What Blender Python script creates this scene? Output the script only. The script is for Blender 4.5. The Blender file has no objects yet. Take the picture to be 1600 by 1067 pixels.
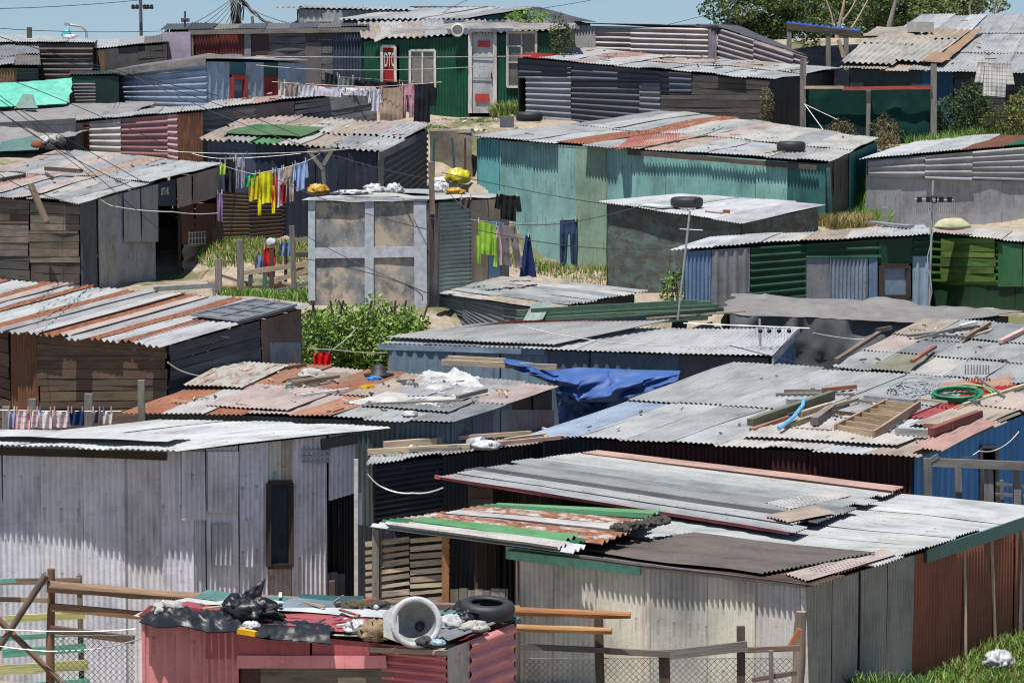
import bpy, math, random
from mathutils import Vector, Matrix, noise
R = math.radians
SC = bpy.context.scene
COL = SC.collection
rnd = random.Random(7)

# ---------------------------------------------------------------- camera
FPX = 5040.0; HROW = 50.0
PIT = math.atan((533.5 - HROW) / FPX)
CAMZ = 8.0
cam = bpy.data.objects.new('camera', bpy.data.cameras.new('camera'))
COL.objects.link(cam); SC.camera = cam
cam.location = (0, 0, CAMZ)
cam.rotation_euler = (math.pi / 2 - PIT, 0, 0)
cam.data.sensor_width = 36; cam.data.lens = 36 * FPX / 1600
cam.data.clip_start = 1; cam.data.clip_end = 5000

# ---------------------------------------------------------------- sky and sun
SUN_EL, SUN_AZ = 73.5, 29.0       # azimuth measured from behind the camera towards the left
world = bpy.data.worlds.new('World'); SC.world = world; world.use_nodes = True
wn = world.node_tree.nodes; wl = world.node_tree.links
bg = wn['Background']; sky = wn.new('ShaderNodeTexSky'); sky.sky_type = 'NISHITA'; sky.sun_disc = False
sky.sun_elevation = R(SUN_EL); sky.sun_rotation = R(180 + SUN_AZ)
sky.air_density = 1.0; sky.dust_density = 0.3; sky.ozone_density = 3.0
tcw = wn.new('ShaderNodeTexCoord'); va = wn.new('ShaderNodeVectorMath'); va.inputs[1].default_value = (0, 0, .095)   # the clear blue above the horizon band
wl.new(tcw.outputs['Generated'], va.inputs[0]); wl.new(va.outputs[0], sky.inputs[0])
wl.new(sky.outputs[0], bg.inputs[0]); bg.inputs[1].default_value = 0.078
sun = bpy.data.objects.new('sun', bpy.data.lights.new('sun', 'SUN')); COL.objects.link(sun)
sun.data.energy = 5.0; sun.data.angle = R(0.5); sun.data.color = (1.0, 0.965, 0.91)
sd = Vector((-math.sin(R(SUN_AZ)) * math.cos(R(SUN_EL)), -math.cos(R(SUN_AZ)) * math.cos(R(SUN_EL)), math.sin(R(SUN_EL))))
sun.rotation_euler = sd.to_track_quat('Z', 'Y').to_euler(); sun.location = (0, 0, 60)
SC.view_settings.view_transform = 'Standard'; SC.view_settings.look = 'None'
SC.view_settings.exposure = 0.4; SC.view_settings.gamma = 1.0
SC.cycles.filter_width = 1.15; SC.cycles.max_bounces = 6; SC.cycles.diffuse_bounces = 3; SC.cycles.transparent_max_bounces = 12

# ---------------------------------------------------------------- pixels to world points
CP = Vector((0, 0, CAMZ))
def ray(px, py):
    c, s = math.cos(PIT), math.sin(PIT)
    x = (px - 800) / FPX; y = (533.5 - py) / FPX
    return Vector((x, c + y * s, -s + y * c))
def P(px, py, k):
    """k > 0: distance in front of the camera; k < 0: height relative to the camera"""
    d = ray(px, py)
    return CP + d * (k / d.y if k > 0 else k / d.z)
def hit(px, py, o, n):
    d = ray(px, py); t = (o - CP).dot(n) / d.dot(n)
    return CP + d * t
def pix(p):
    c, s = math.cos(PIT), math.sin(PIT)
    v = p - CP
    dz = v.y * c - v.z * s; up = v.y * s + v.z * c
    return 800 + FPX * v.x / dz, 533.5 - FPX * up / dz
def fbm(p, sc=1.0, o=3, seed=0):
    return noise.fractal(Vector((p[0] * sc + seed * 7.3, p[1] * sc + seed * 3.1, p[2] * sc - seed * 5.7)), 1.0, 2.0, o)

# ---------------------------------------------------------------- colours
C = dict(white=(.66, .67, .68), white2=(.54, .56, .57), offw=(.58, .56, .52), galv=(.42, .43, .43), galv2=(.31, .325, .335), grey=(.24, .24, .25),
         dgrey=(.11, .11, .12), char=(.062, .06, .06), black=(.018, .018, .02), night=(.034, .037, .048), navy=(.025, .05, .13),
         rust=(.22, .085, .05), drust=(.11, .04, .025), brown=(.10, .06, .04), dbrown=(.045, .03, .024), maroon=(.07, .02, .018),
         cream=(.70, .66, .57), sand=(.50, .42, .34), pinkw=(.56, .46, .42), lilac=(.40, .39, .44), lav=(.43, .43, .50),
         teal=(.10, .27, .26), teal2=(.17, .38, .34), dteal=(.03, .12, .12), green=(.006, .085, .042), green2=(.03, .16, .07), lgreen=(.13, .33, .14),
         olive=(.16, .17, .09), lime=(.25, .38, .06), mint=(.18, .45, .36), blue=(.03, .20, .48), sblue=(.15, .24, .36), pblue=(.38, .47, .58),
         slate=(.10, .14, .18), steel=(.20, .27, .33), red=(.42, .03, .02), dred=(.20, .03, .025), pink=(.72, .27, .27), rose=(.45, .10, .11),
         salmon=(.52, .33, .28), wood=(.20, .14, .095), gwood=(.19, .17, .15), dwood=(.085, .062, .046), owood=(.34, .16, .06), lwood=(.40, .31, .21),
         yellow=(.65, .58, .02), gold=(.60, .33, .02), purple=(.30, .18, .36), tan=(.40, .31, .22), tarpb=(.02, .075, .28), tarpg=(.20, .19, .185),
         tin=(.52, .53, .53), asb=(.40, .36, .31), moss=(.28, .27, .20), denim=(.12, .20, .38), dkgreen=(.01, .05, .025))
def colr(c):
    return C[c] if isinstance(c, str) else c
def jit(c, a=.08):
    c = colr(c); f = 1 + rnd.uniform(-a, a)
    return tuple(max(0, x * f * (1 + rnd.uniform(-a, a) * .3)) for x in c)

# ---------------------------------------------------------------- materials
MATS = {}
def newmat(name):
    m = bpy.data.materials.new(name); m.use_nodes = True
    nt = m.node_tree; b = nt.nodes['Principled BSDF']
    return m, nt, b
def nd(nt, t, **kw):
    n = nt.nodes.new(t)
    for k, v in kw.items():
        if k.startswith('i_'): n.inputs[k[2:].replace('_', ' ')].default_value = v
        else: setattr(n, k, v)
    return n
def mapping(nt, src, sc):
    m = nd(nt, 'ShaderNodeMapping'); m.inputs['Scale'].default_value = sc
    nt.links.new(src, m.inputs['Vector']); return m.outputs[0]
def noi(nt, vec, scale, detail=4, rough=.55):
    n = nd(nt, 'ShaderNodeTexNoise'); n.inputs['Scale'].default_value = scale
    n.inputs['Detail'].default_value = detail; n.inputs['Roughness'].default_value = rough
    nt.links.new(vec, n.inputs['Vector']); return n.outputs['Fac']
def ramp(nt, fac, stops):
    r = nd(nt, 'ShaderNodeValToRGB'); e = r.color_ramp.elements
    while len(e) < len(stops): e.new(.5)
    for i, (p, c) in enumerate(stops):
        e[i].position = p; e[i].color = (c, c, c, 1) if not isinstance(c, tuple) else (*c, 1)
    nt.links.new(fac, r.inputs[0]); return r.outputs[0]
def mixc(nt, fac, a, b, mode='MIX'):
    m = nd(nt, 'ShaderNodeMix', data_type='RGBA', blend_type=mode)
    for s, v in ((m.inputs[0], fac), (m.inputs[6], a), (m.inputs[7], b)):
        if hasattr(v, 'links'): nt.links.new(v, s)
        elif isinstance(v, tuple): s.default_value = (*v, 1) if len(v) == 3 else v
        else: s.default_value = v
    return m.outputs[2]
def math_(nt, op, a, b=None, clamp=False):
    m = nd(nt, 'ShaderNodeMath', operation=op, use_clamp=clamp)
    for s, v in ((m.inputs[0], a), (m.inputs[1], b)):
        if v is None: continue
        if hasattr(v, 'links'): nt.links.new(v, s)
        else: s.default_value = v
    return m.outputs[0]
def bump(nt, b, h, strength=.3, dist=.02):
    n = nd(nt, 'ShaderNodeBump'); n.inputs['Strength'].default_value = strength; n.inputs['Distance'].default_value = dist
    nt.links.new(h, n.inputs['Height']); nt.links.new(n.outputs[0], b.inputs['Normal'])

def mat_tin():
    m, nt, b = newmat('weathered_tin')
    at = nd(nt, 'ShaderNodeAttribute', attribute_name='Col'); uv = nd(nt, 'ShaderNodeUVMap', uv_map='UVMap').outputs[0]
    c = at.outputs['Color']; ru = at.outputs['Alpha']
    blotch = noi(nt, mapping(nt, uv, (1.1, .7, 1)), 1.6, 5, .6)
    c = mixc(nt, 1.0, c, ramp(nt, blotch, [(.30, .62), (.50, .95), (.72, 1.12)]), 'MULTIPLY')
    streak = noi(nt, mapping(nt, uv, (22, 1.3, 1)), 1.0, 8, .75)
    c = mixc(nt, 1.0, c, ramp(nt, streak, [(.30, .58), (.46, .98), (.60, 1.0), (.72, 1.18)]), 'MULTIPLY')
    grit = noi(nt, mapping(nt, uv, (30, 22, 1)), 1.0, 6, .8)
    c = mixc(nt, 1.0, c, ramp(nt, grit, [(.30, .35), (.40, .95), (.62, 1.0), (.72, 1.3)]), 'MULTIPLY')
    cross = noi(nt, mapping(nt, uv, (2.5, 5, 1)), 2.2, 8, .75)
    c = mixc(nt, 1.0, c, ramp(nt, cross, [(.28, .45), (.40, .95), (.60, 1.0), (.74, 1.25)]), 'MULTIPLY')
    # flaked paint: patches showing paler bare metal
    fl = ramp(nt, noi(nt, mapping(nt, uv, (5, 2.2, 1)), 2.0, 9, .78), [(.635, 0.0), (.66, 1.0)])
    c = mixc(nt, math_(nt, 'MULTIPLY', fl, .35), c, (.42, .42, .41))
    # rust
    n1 = noi(nt, mapping(nt, uv, (5, 1.6, 1)), 1.5, 8, .72)
    th = math_(nt, 'ADD', n1, math_(nt, 'MULTIPLY', math_(nt, 'SUBTRACT', ru, .44), .80))
    rf = ramp(nt, th, [(.54, 0.0), (.66, 1.0)])
    rc = mixc(nt, ramp(nt, noi(nt, mapping(nt, uv, (9, 3, 1)), 3.0, 6, .7), [(.35, 0.0), (.65, 1.0)]), (.085, .035, .022), (.30, .12, .06))
    c = mixc(nt, rf, c, rc)
    # nails in rows, each with a short rust run below it
    sp = nd(nt, 'ShaderNodeSeparateXYZ'); nt.links.new(uv, sp.inputs[0])
    fu = math_(nt, 'ABSOLUTE', math_(nt, 'SUBTRACT', math_(nt, 'FRACT', math_(nt, 'MULTIPLY', sp.outputs[0], 4.2)), .5))
    fv = math_(nt, 'FRACT', math_(nt, 'MULTIPLY', sp.outputs[1], 1.15))
    nail = math_(nt, 'MULTIPLY', math_(nt, 'LESS_THAN', fu, .05), math_(nt, 'LESS_THAN', math_(nt, 'ABSOLUTE', math_(nt, 'SUBTRACT', fv, .5)), .018))
    run = math_(nt, 'MULTIPLY', math_(nt, 'LESS_THAN', fu, .05), math_(nt, 'MULTIPLY', math_(nt, 'LESS_THAN', fv, .5), math_(nt, 'MULTIPLY', math_(nt, 'GREATER_THAN', fv, .30), .28)))
    c = mixc(nt, run, c, (.16, .075, .04)); c = mixc(nt, math_(nt, 'MULTIPLY', nail, math_(nt, 'MULTIPLY', blotch, .9)), c, (.05, .04, .035))
    nt.links.new(c, b.inputs['Base Color'])
    b.inputs['Roughness'].default_value = .55; b.inputs['Specular IOR Level'].default_value = .35
    nt.links.new(ramp(nt, math_(nt, 'ADD', rf, math_(nt, 'MULTIPLY', blotch, .4)), [(.1, .42), (.8, .85)]), b.inputs['Roughness'])
    bump(nt, b, math_(nt, 'ADD', cross, math_(nt, 'MULTIPLY', blotch, 2.0)), .35, .012)
    return m
def mat_wood():
    m, nt, b = newmat('weathered_wood')
    at = nd(nt, 'ShaderNodeAttribute', attribute_name='Col'); uv = nd(nt, 'ShaderNodeUVMap', uv_map='UVMap').outputs[0]
    c = at.outputs['Color']
    g = noi(nt, mapping(nt, uv, (26, 1.6, 1)), 1.5, 9, .78)
    c = mixc(nt, 1.0, c, ramp(nt, g, [(.30, .25), (.48, .95), (.72, 1.45)]), 'MULTIPLY')
    bl = noi(nt, mapping(nt, uv, (3, .8, 1)), 1.3, 5, .6)
    c = mixc(nt, 1.0, c, ramp(nt, bl, [(.3, .55), (.5, 1.0), (.7, 1.25)]), 'MULTIPLY')
    rf = ramp(nt, math_(nt, 'ADD', noi(nt, mapping(nt, uv, (4, 2, 1)), 2.1, 7, .7), math_(nt, 'MULTIPLY', math_(nt, 'SUBTRACT', at.outputs['Alpha'], .5), .7)), [(.55, 0.0), (.68, 1.0)])
    c = mixc(nt, rf, c, (.30, .14, .06))
    nt.links.new(c, b.inputs['Base Color']); b.inputs['Roughness'].default_value = .85
    bump(nt, b, g, .5, .01)
    return m
def mat_cloth():
    m, nt, b = newmat('cloth')
    at = nd(nt, 'ShaderNodeAttribute', attribute_name='Col')
    tc = nd(nt, 'ShaderNodeTexCoord').outputs['Object']
    n = noi(nt, tc, 6.0, 5, .6)
    c = mixc(nt, 1.0, at.outputs['Color'], ramp(nt, n, [(.3, .78), (.7, 1.1)]), 'MULTIPLY')
    nt.links.new(c, b.inputs['Base Color']); b.inputs['Roughness'].default_value = .9; b.inputs['Specular IOR Level'].default_value = .15
    bump(nt, b, noi(nt, tc, 40, 3), .25, .01)
    return m
def mat_plastic(name, rough, sc, amt=.4):
    m, nt, b = newmat(name)
    at = nd(nt, 'ShaderNodeAttribute', attribute_name='Col')
    tc = nd(nt, 'ShaderNodeTexCoord').outputs['Object']
    n = noi(nt, tc, sc, 7, .65)
    c = mixc(nt, 1.0, at.outputs['Color'], ramp(nt, n, [(.3, 1 - amt), (.5, 1.0), (.75, 1 + amt * .5)]), 'MULTIPLY')
    nt.links.new(c, b.inputs['Base Color']); b.inputs['Roughness'].default_value = rough
    bump(nt, b, n, .5, .015)
    return m
def mat_panel():      # painted boards with a smoke and patina stain of their own (the silver hut)
    m, nt, b = newmat('silvered_board')
    at = nd(nt, 'ShaderNodeAttribute', attribute_name='Col')
    uv = nd(nt, 'ShaderNodeUVMap', uv_map='UVMap').outputs[0]
    n = noi(nt, mapping(nt, uv, (1, 1, 1)), 1.5, 6, .62)
    n2 = noi(nt, mapping(nt, uv, (1.3, .9, 1)), 2.6, 8, .7)
    c = mixc(nt, ramp(nt, n, [(.44, 0.0), (.56, 1.0)]), at.outputs['Color'], (.50, .40, .29))
    c = mixc(nt, ramp(nt, n2, [(.40, 1.0), (.54, 0.0)]), c, (.14, .145, .14))
    c = mixc(nt, ramp(nt, noi(nt, mapping(nt, uv, (6, 6, 1)), 2.0, 5), [(.60, 0.0), (.68, .7)]), c, (.42, .42, .42))
    nt.links.new(c, b.inputs['Base Color']); b.inputs['Roughness'].default_value = .6
    bump(nt, b, n2, .3, .01)
    return m
def mat_stained():    # dark sheet with brown and verdigris marks
    m, nt, b = newmat('stained_sheet')
    at = nd(nt, 'ShaderNodeAttribute', attribute_name='Col')
    uv = nd(nt, 'ShaderNodeUVMap', uv_map='UVMap').outputs[0]
    v = mapping(nt, uv, (1.0, 2.2, 1))
    c = mixc(nt, ramp(nt, noi(nt, v, 1.7, 7, .68), [(.44, 0.0), (.60, 1.0)]), at.outputs['Color'], (.12, .17, .16))
    c = mixc(nt, ramp(nt, noi(nt, mapping(nt, uv, (1.4, 3.1, 1)), 2.3, 8, .72), [(.54, 0.0), (.60, 1.0)]), c, (.09, .06, .035))
    c = mixc(nt, ramp(nt, noi(nt, mapping(nt, uv, (2.4, 5.1, 1)), 2.1, 8, .75), [(.62, 0.0), (.68, 1.0)]), c, (.36, .31, .22))
    nt.links.new(c, b.inputs['Base Color']); b.inputs['Roughness'].default_value = .7
    return m
def mat_ground():
    m, nt, b = newmat('sandy_ground')
    tc = nd(nt, 'ShaderNodeTexCoord').outputs['Object']
    n = noi(nt, tc, .55, 8, .65); n2 = noi(nt, tc, 6.0, 8, .75)
    c = mixc(nt, ramp(nt, n2, [(.35, 0.0), (.7, 1.0)]), (.22, .175, .125), (.44, .37, .29))
    c = mixc(nt, ramp(nt, n, [(.50, 0.0), (.58, 1.0)]), c, (.12, .12, .055))
    c = mixc(nt, ramp(nt, noi(nt, tc, 2.6, 9, .8), [(.60, 0.0), (.66, 1.0)]), c, (.34, .14, .09))
    nt.links.new(c, b.inputs['Base Color']); b.inputs['Roughness'].default_value = .95
    bump(nt, b, n2, .8, .05)
    return m
def mat_leaf():
    m, nt, b = newmat('foliage')
    at = nd(nt, 'ShaderNodeAttribute', attribute_name='Col')
    nt.links.new(at.outputs['Color'], b.inputs['Base Color']); b.inputs['Roughness'].default_value = .6
    tr = nd(nt, 'ShaderNodeBsdfTranslucent'); nt.links.new(at.outputs['Color'], tr.inputs[0])
    mx = nd(nt, 'ShaderNodeMixShader'); mx.inputs[0].default_value = .25
    nt.links.new(b.outputs[0], mx.inputs[1]); nt.links.new(tr.outputs[0], mx.inputs[2])
    nt.links.new(mx.outputs[0], nt.nodes['Material Output'].inputs[0])
    return m
def mat_simple(name, rough, metal=0.0):
    m, nt, b = newmat(name)
    at = nd(nt, 'ShaderNodeAttribute', attribute_name='Col')
    tc = nd(nt, 'ShaderNodeTexCoord').outputs['Object']
    c = mixc(nt, 1.0, at.outputs['Color'], ramp(nt, noi(nt, tc, 9.0, 6, .7), [(.3, .65), (.6, 1.05)]), 'MULTIPLY')
    nt.links.new(c, b.inputs['Base Color']); b.inputs['Roughness'].default_value = rough; b.inputs['Metallic'].default_value = metal
    return m
def mat_check():
    m, nt, b = newmat('check_cloth')
    at = nd(nt, 'ShaderNodeAttribute', attribute_name='Col'); uv = nd(nt, 'ShaderNodeUVMap', uv_map='UVMap').outputs[0]
    sp = nd(nt, 'ShaderNodeSeparateXYZ'); nt.links.new(uv, sp.inputs[0])
    def line(o):
        f = math_(nt, 'FRACT', math_(nt, 'MULTIPLY', o, 11.0)); return math_(nt, 'LESS_THAN', f, .26)
    l = math_(nt, 'MAXIMUM', line(sp.outputs[0]), line(sp.outputs[1]))
    c = mixc(nt, math_(nt, 'MULTIPLY', l, .75), (.62, .60, .58), at.outputs['Color'])
    nt.links.new(c, b.inputs['Base Color']); b.inputs['Roughness'].default_value = .9
    return m
M = dict(tin=mat_tin(), wood=mat_wood(), cloth=mat_cloth(), plastic=mat_plastic('plastic_sheet', .42, 9, .35), tarp=mat_plastic('tarpaulin', .62, 3.2, .3),
         panel=mat_panel(), stained=mat_stained(), ground=mat_ground(), leaf=mat_leaf(), metal=mat_simple('dull_metal', .45, .4),
         rubber=mat_simple('rubber', .6), stone=mat_simple('concrete', .92), glass=mat_simple('window_glass', .08), paint=mat_simple('paint', .5), check=mat_check())

# ---------------------------------------------------------------- mesh builder
class MB:
    def __init__(s): s.v = []; s.f = []; s.mi = []; s.uv = []; s.c = []; s.mats = []; s.smooth = []
    def mat(s, m):
        if m not in s.mats: s.mats.append(m)
        return s.mats.index(m)
    def grid(s, pts, nu, nv, uvf, col, mat, smooth=True):
        """pts: row-major (nv+1) rows of (nu+1) points; uvf(i,j); col: rgba or callable(i,j)"""
        o = len(s.v); s.v.extend(pts); mi = s.mat(mat); w = nu + 1
        for j in range(nv):
            for i in range(nu):
                a = o + j * w + i
                s.f.append((a, a + 1, a + w + 1, a + w)); s.mi.append(mi); s.smooth.append(smooth)
                s.uv += [uvf(i, j), uvf(i + 1, j), uvf(i + 1, j + 1), uvf(i, j + 1)]
                cc = col(i, j) if callable(col) else col
                s.c += [cc] * 4
    def poly(s, pts, col, mat, uvs=None, smooth=False):
        o = len(s.v); s.v.extend(pts); s.f.append(tuple(range(o, o + len(pts)))); s.mi.append(s.mat(mat)); s.smooth.append(smooth)
        s.uv += uvs or [(0, 0)] * len(pts); s.c += [rgba(col)] * len(pts)
    def mesh(s, vs, fs, col, mat, smooth=True):
        o = len(s.v); s.v.extend(vs); mi = s.mat(mat); c = rgba(col)
        for f in fs:
            s.f.append(tuple(o + k for k in f)); s.mi.append(mi); s.smooth.append(smooth)
            for k in f:
                p = vs[k]; s.uv.append((p[0], p[2])); s.c.append(c)
    def build(s, name, parent=None, origin=None, label=None):
        me = bpy.data.meshes.new(name)
        o = Vector(origin) if origin is not None else (parent.location.copy() if parent is not None and parent.parent is None else Vector((0, 0, 0)))
        if parent is not None and parent.parent is not None:
            q = parent
            o = Vector((0, 0, 0))
            while q is not None: o = o + q.location; q = q.parent
        me.from_pydata([tuple(Vector(p) - o) for p in s.v], [], s.f)
        for m in s.mats: me.materials.append(M[m])
        me.polygons.foreach_set('material_index', s.mi)
        me.polygons.foreach_set('use_smooth', s.smooth)
        uv = me.uv_layers.new(name='UVMap'); uv.data.foreach_set('uv', [x for p in s.uv for x in p])
        ca = me.color_attributes.new('Col', 'FLOAT_COLOR', 'CORNER'); ca.data.foreach_set('color', [x for p in s.c for x in p])
        me.update()
        ob = bpy.data.objects.new(name, me); COL.objects.link(ob)
        if parent is not None: ob.parent = parent
        else: ob.location = o
        if label: ob['label'] = label
        return ob
def rgba(c, r=0.0):
    c = colr(c); return (c[0], c[1], c[2], r if len(c) < 4 else c[3])
def thing(name, label, cat, loc, group=None):
    o = bpy.data.objects.new(name, None); COL.objects.link(o); o.location = loc; o.empty_display_size = .2
    o['label'] = label; o['category'] = cat
    if group: o['group'] = group
    return o
def tag(o, label, cat, group=None, kind=None):
    if label: o['label'] = label
    if cat: o['category'] = cat
    if group: o['group'] = group
    if kind: o['kind'] = kind
    return o
def single(mb, name, label, cat, group=None):
    xs = [p[0] for p in mb.v]; ys = [p[1] for p in mb.v]; zs = [p[2] for p in mb.v]
    o = mb.build(name, None, ((min(xs) + max(xs)) / 2, (min(ys) + max(ys)) / 2, min(zs)))
    return tag(o, label, cat, group)

# ---------------------------------------------------------------- shapes
def sheet(mb, A, B, Cc, D, style='V', color='galv', rust=0.0, off=0.0, warp=.012, n=None, pitch=None, mat='tin', seed=None):
    """A-B is the lower edge, D-C the upper one. V: corrugations run A->D; H: they run A->B; F flat; I/J broad ribs; P/Q planks"""
    A, B, Cc, D = (Vector(x) for x in (A, B, Cc, D))
    if style in 'HJP': A, B, Cc, D = B, Cc, D, A
    W = ((B - A).length + (Cc - D).length) / 2; L = ((D - A).length + (Cc - B).length) / 2
    if W < .01 or L < .01: return
    nn = n if n is not None else (B - A).cross(D - A).normalized()
    sd_ = rnd.uniform(0, 99) if seed is None else seed
    far = A.y > 62
    am_ = .012 if abs(nn.z) > .5 else (.021 if A.y < 50 else .016)
    prof = {'V': (.08, am_, 6), 'H': (.08, am_, 6), 'I': (.19, .022, 8), 'J': (.14, .024, 6), 'W': (.16, .026, 7), 'X': (.16, .026, 7)}.get(style)
    rows = max(2, min(7, int(L / .45)))
    uo, vo = rnd.uniform(0, 50), rnd.uniform(0, 50)
    base = rgba(jit(color, .07), rust)
    if style in 'VHIJWX':
        p_, am, sg = prof
        if pitch: p_ = pitch
        waves = max(1, round(W / p_)); nu = waves * (sg if not far or style not in 'VH' else 5)
        if W / p_ < .6: nu = 4
        ph = rnd.random() * 6.28
        pts = []
        ej0 = [rnd.uniform(-.006, .006) for _ in range(3)]
        for j in range(rows + 1):
            v = j / rows
            for i in range(nu + 1):
                u = i / nu
                p = (A.lerp(B, u)).lerp(D.lerp(Cc, u), v)
                t = u * W / p_
                if style in 'I':
                    fr = t % 1.0; h = am * (max(0, min(1, min((fr - .28) / .12, (.78 - fr) / .12))))
                else: h = am * math.sin(t * 6.2832 + ph)
                w = warp * (1.5 * fbm(p, .45, 2) + .6 * fbm((u * W, v * L, sd_), .9, 3))
                pts.append(p + nn * (h + w + off))
        mb.grid(pts, nu, rows, lambda i, j: (uo + i / nu * W, vo + j / rows * L), base, mat)
    elif style in 'PQ':
        x = 0.0
        while x < W - .02:
            w = min(W - x, rnd.uniform(.11, .19)); u0, u1 = x / W, (x + w - .008) / W
            l0 = rnd.uniform(0, .02); l1 = 1 - rnd.uniform(0, .02)
            def q(u, v): return A.lerp(B, u).lerp(D.lerp(Cc, u), v)
            th = .02; o_ = off + rnd.uniform(-.006, .008); c = rgba(jit(color, .3), rust)
            nr = 4; wob = rnd.uniform(-.012, .012)
            pts = []
            for j in range(nr + 1):
                v = l0 + (l1 - l0) * j / nr; wb = wob * math.sin(v * 5 + sd_) + warp * fbm((x, v * L, sd_), .8, 2)
                e = .008 * fbm((x, v * L, sd_ + 4), 2.5, 2)
                for (uu, hh) in ((u0 + e, -th), (u0 + e, th), (u1 - e, th), (u1 - e, -th)):
                    pts.append(q(uu, v) + nn * (hh * .6 + o_ + wb))
            uo2 = rnd.uniform(0, 50)
            mb.grid(pts, 3, nr, lambda i, j: (uo2 + (0, .02, .02 + w, .04 + w)[i], j / nr * L), c, 'wood', False)
            x += w
    else:
        nu = max(3, min(12, int(W / .22))); nv = max(3, min(12, int(L / .22))); pts = []
        for j in range(nv + 1):
            v = j / nv
            for i in range(nu + 1):
                u = i / nu; p = A.lerp(B, u).lerp(D.lerp(Cc, u), v)
                pts.append(p + nn * (off + warp * 2 * fbm((u * W, v * L, sd_), 1.3, 4)))
        mb.grid(pts, nu, nv, lambda i, j: (uo + i / nu * W, vo + j / nv * L), base, mat)

def basis(d):
    d = d.normalized(); up = Vector((0, 0, 1)) if abs(d.z) < .92 else Vector((1, 0, 0))
    s = d.cross(up).normalized(); return d, s, s.cross(d).normalized()
def bar(mb, p, q, w=.05, h=None, color='wood', mat='wood', rust=0.0, wob=.004, roll=0.0, segs=None):
    p, q = Vector(p), Vector(q); h = h or w; L = (q - p).length
    if L < 1e-4: return
    d, s, u = basis(q - p)
    if roll: s, u = s * math.cos(roll) + u * math.sin(roll), u * math.cos(roll) - s * math.sin(roll)
    ns = segs or max(1, min(8, int(L / .5))); pts = []; sd_ = rnd.uniform(0, 99); uo = rnd.uniform(0, 50)
    for j in range(ns + 1):
        t = j / ns; c = p.lerp(q, t) + (s * fbm((t * L, sd_, 0), .8, 2) + u * fbm((t * L, 0, sd_), .8, 2)) * wob * 2
        for a, b in ((-1, -1), (1, -1), (1, 1), (-1, 1), (-1, -1)):
            pts.append(c + s * a * w / 2 + u * b * h / 2)
    base = rgba(jit(color, .1), rust)
    per = (0, w, w + h, 2 * w + h, 2 * w + 2 * h)
    mb.grid(pts, 4, ns, lambda i, j: (uo + per[i], j / ns * L), base, mat, False)
    o = [pts[0], pts[3], pts[2], pts[1]]; e = [pts[-5], pts[-4], pts[-3], pts[-2]]
    mb.poly(o, base, mat, [(uo, 0), (uo, h), (uo + w, h), (uo + w, 0)]); mb.poly(e, base, mat, [(uo, 0), (uo + w, 0), (uo + w, h), (uo, h)])
def tube(mb, pts, r, color='black', mat='metal', n=6, rust=0.0, taper=None, wob=0.0, closed=False):
    pts = [Vector(p) for p in pts]; k = len(pts); out = []; base = rgba(color, rust)
    L = 0; ls = [0]
    for i in range(1, k): L += (pts[i] - pts[i - 1]).length; ls.append(L)
    for i, p in enumerate(pts):
        a = pts[max(0, i - 1)]; b = pts[min(k - 1, i + 1)]
        if closed: a = pts[(i - 1) % (k - 1)]; b = pts[(i + 1) % (k - 1)]
        d, s, u = basis(b - a)
        rr = r if taper is None else r + (taper - r) * i / max(1, k - 1)
        for m_ in range(n + 1):
            an = 6.2832 * (m_ % n) / n
            r2 = rr * (1 + wob * fbm((math.cos(an), math.sin(an), ls[i] * 2), 1.5, 2)) if wob else rr
            out.append(p + (s * math.cos(an) + u * math.sin(an)) * r2)
    mb.grid(out, n, k - 1, lambda i, j: (i / n * 6.28 * r, ls[j]), base, mat)
    if not closed:
        for o, rev in ((0, 1), ((k - 1) * (n + 1), 0)):
            c = [out[o + m_] for m_ in range(n)]
            mb.poly(c[::-1] if rev else c, base, mat, [(x[0], x[2]) for x in c])
def sag(a, b, s=.1, n=14):
    a, b = Vector(a), Vector(b)
    return [a.lerp(b, t / n) - Vector((0, 0, s * 4 * (t / n) * (1 - t / n))) for t in range(n + 1)]
def box(mb, c, sx, sy, sz, rz=0.0, color='grey', mat='stone', tilt=0.0, rust=0.0):
    c = Vector(c); m = Matrix.Rotation(rz, 3, 'Z') @ Matrix.Rotation(tilt, 3, 'Y')
    vs = [c + m @ Vector((x * sx / 2, y * sy / 2, z * sz)) for x in (-1, 1) for y in (-1, 1) for z in (0, 1)]
    col = rgba(jit(color, .05), rust)
    for f in ((0, 1, 3, 2), (4, 6, 7, 5), (0, 4, 5, 1), (2, 3, 7, 6), (1, 5, 7, 3), (0, 2, 6, 4)):
        p = [vs[k] for k in f]
        e1 = (p[1] - p[0]).length; e2 = (p[2] - p[1]).length; o = rnd.uniform(0, 9)
        mb.poly(p, col, mat, [(o, 0), (o + e1, 0), (o + e1, e2), (o, e2)])
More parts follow.
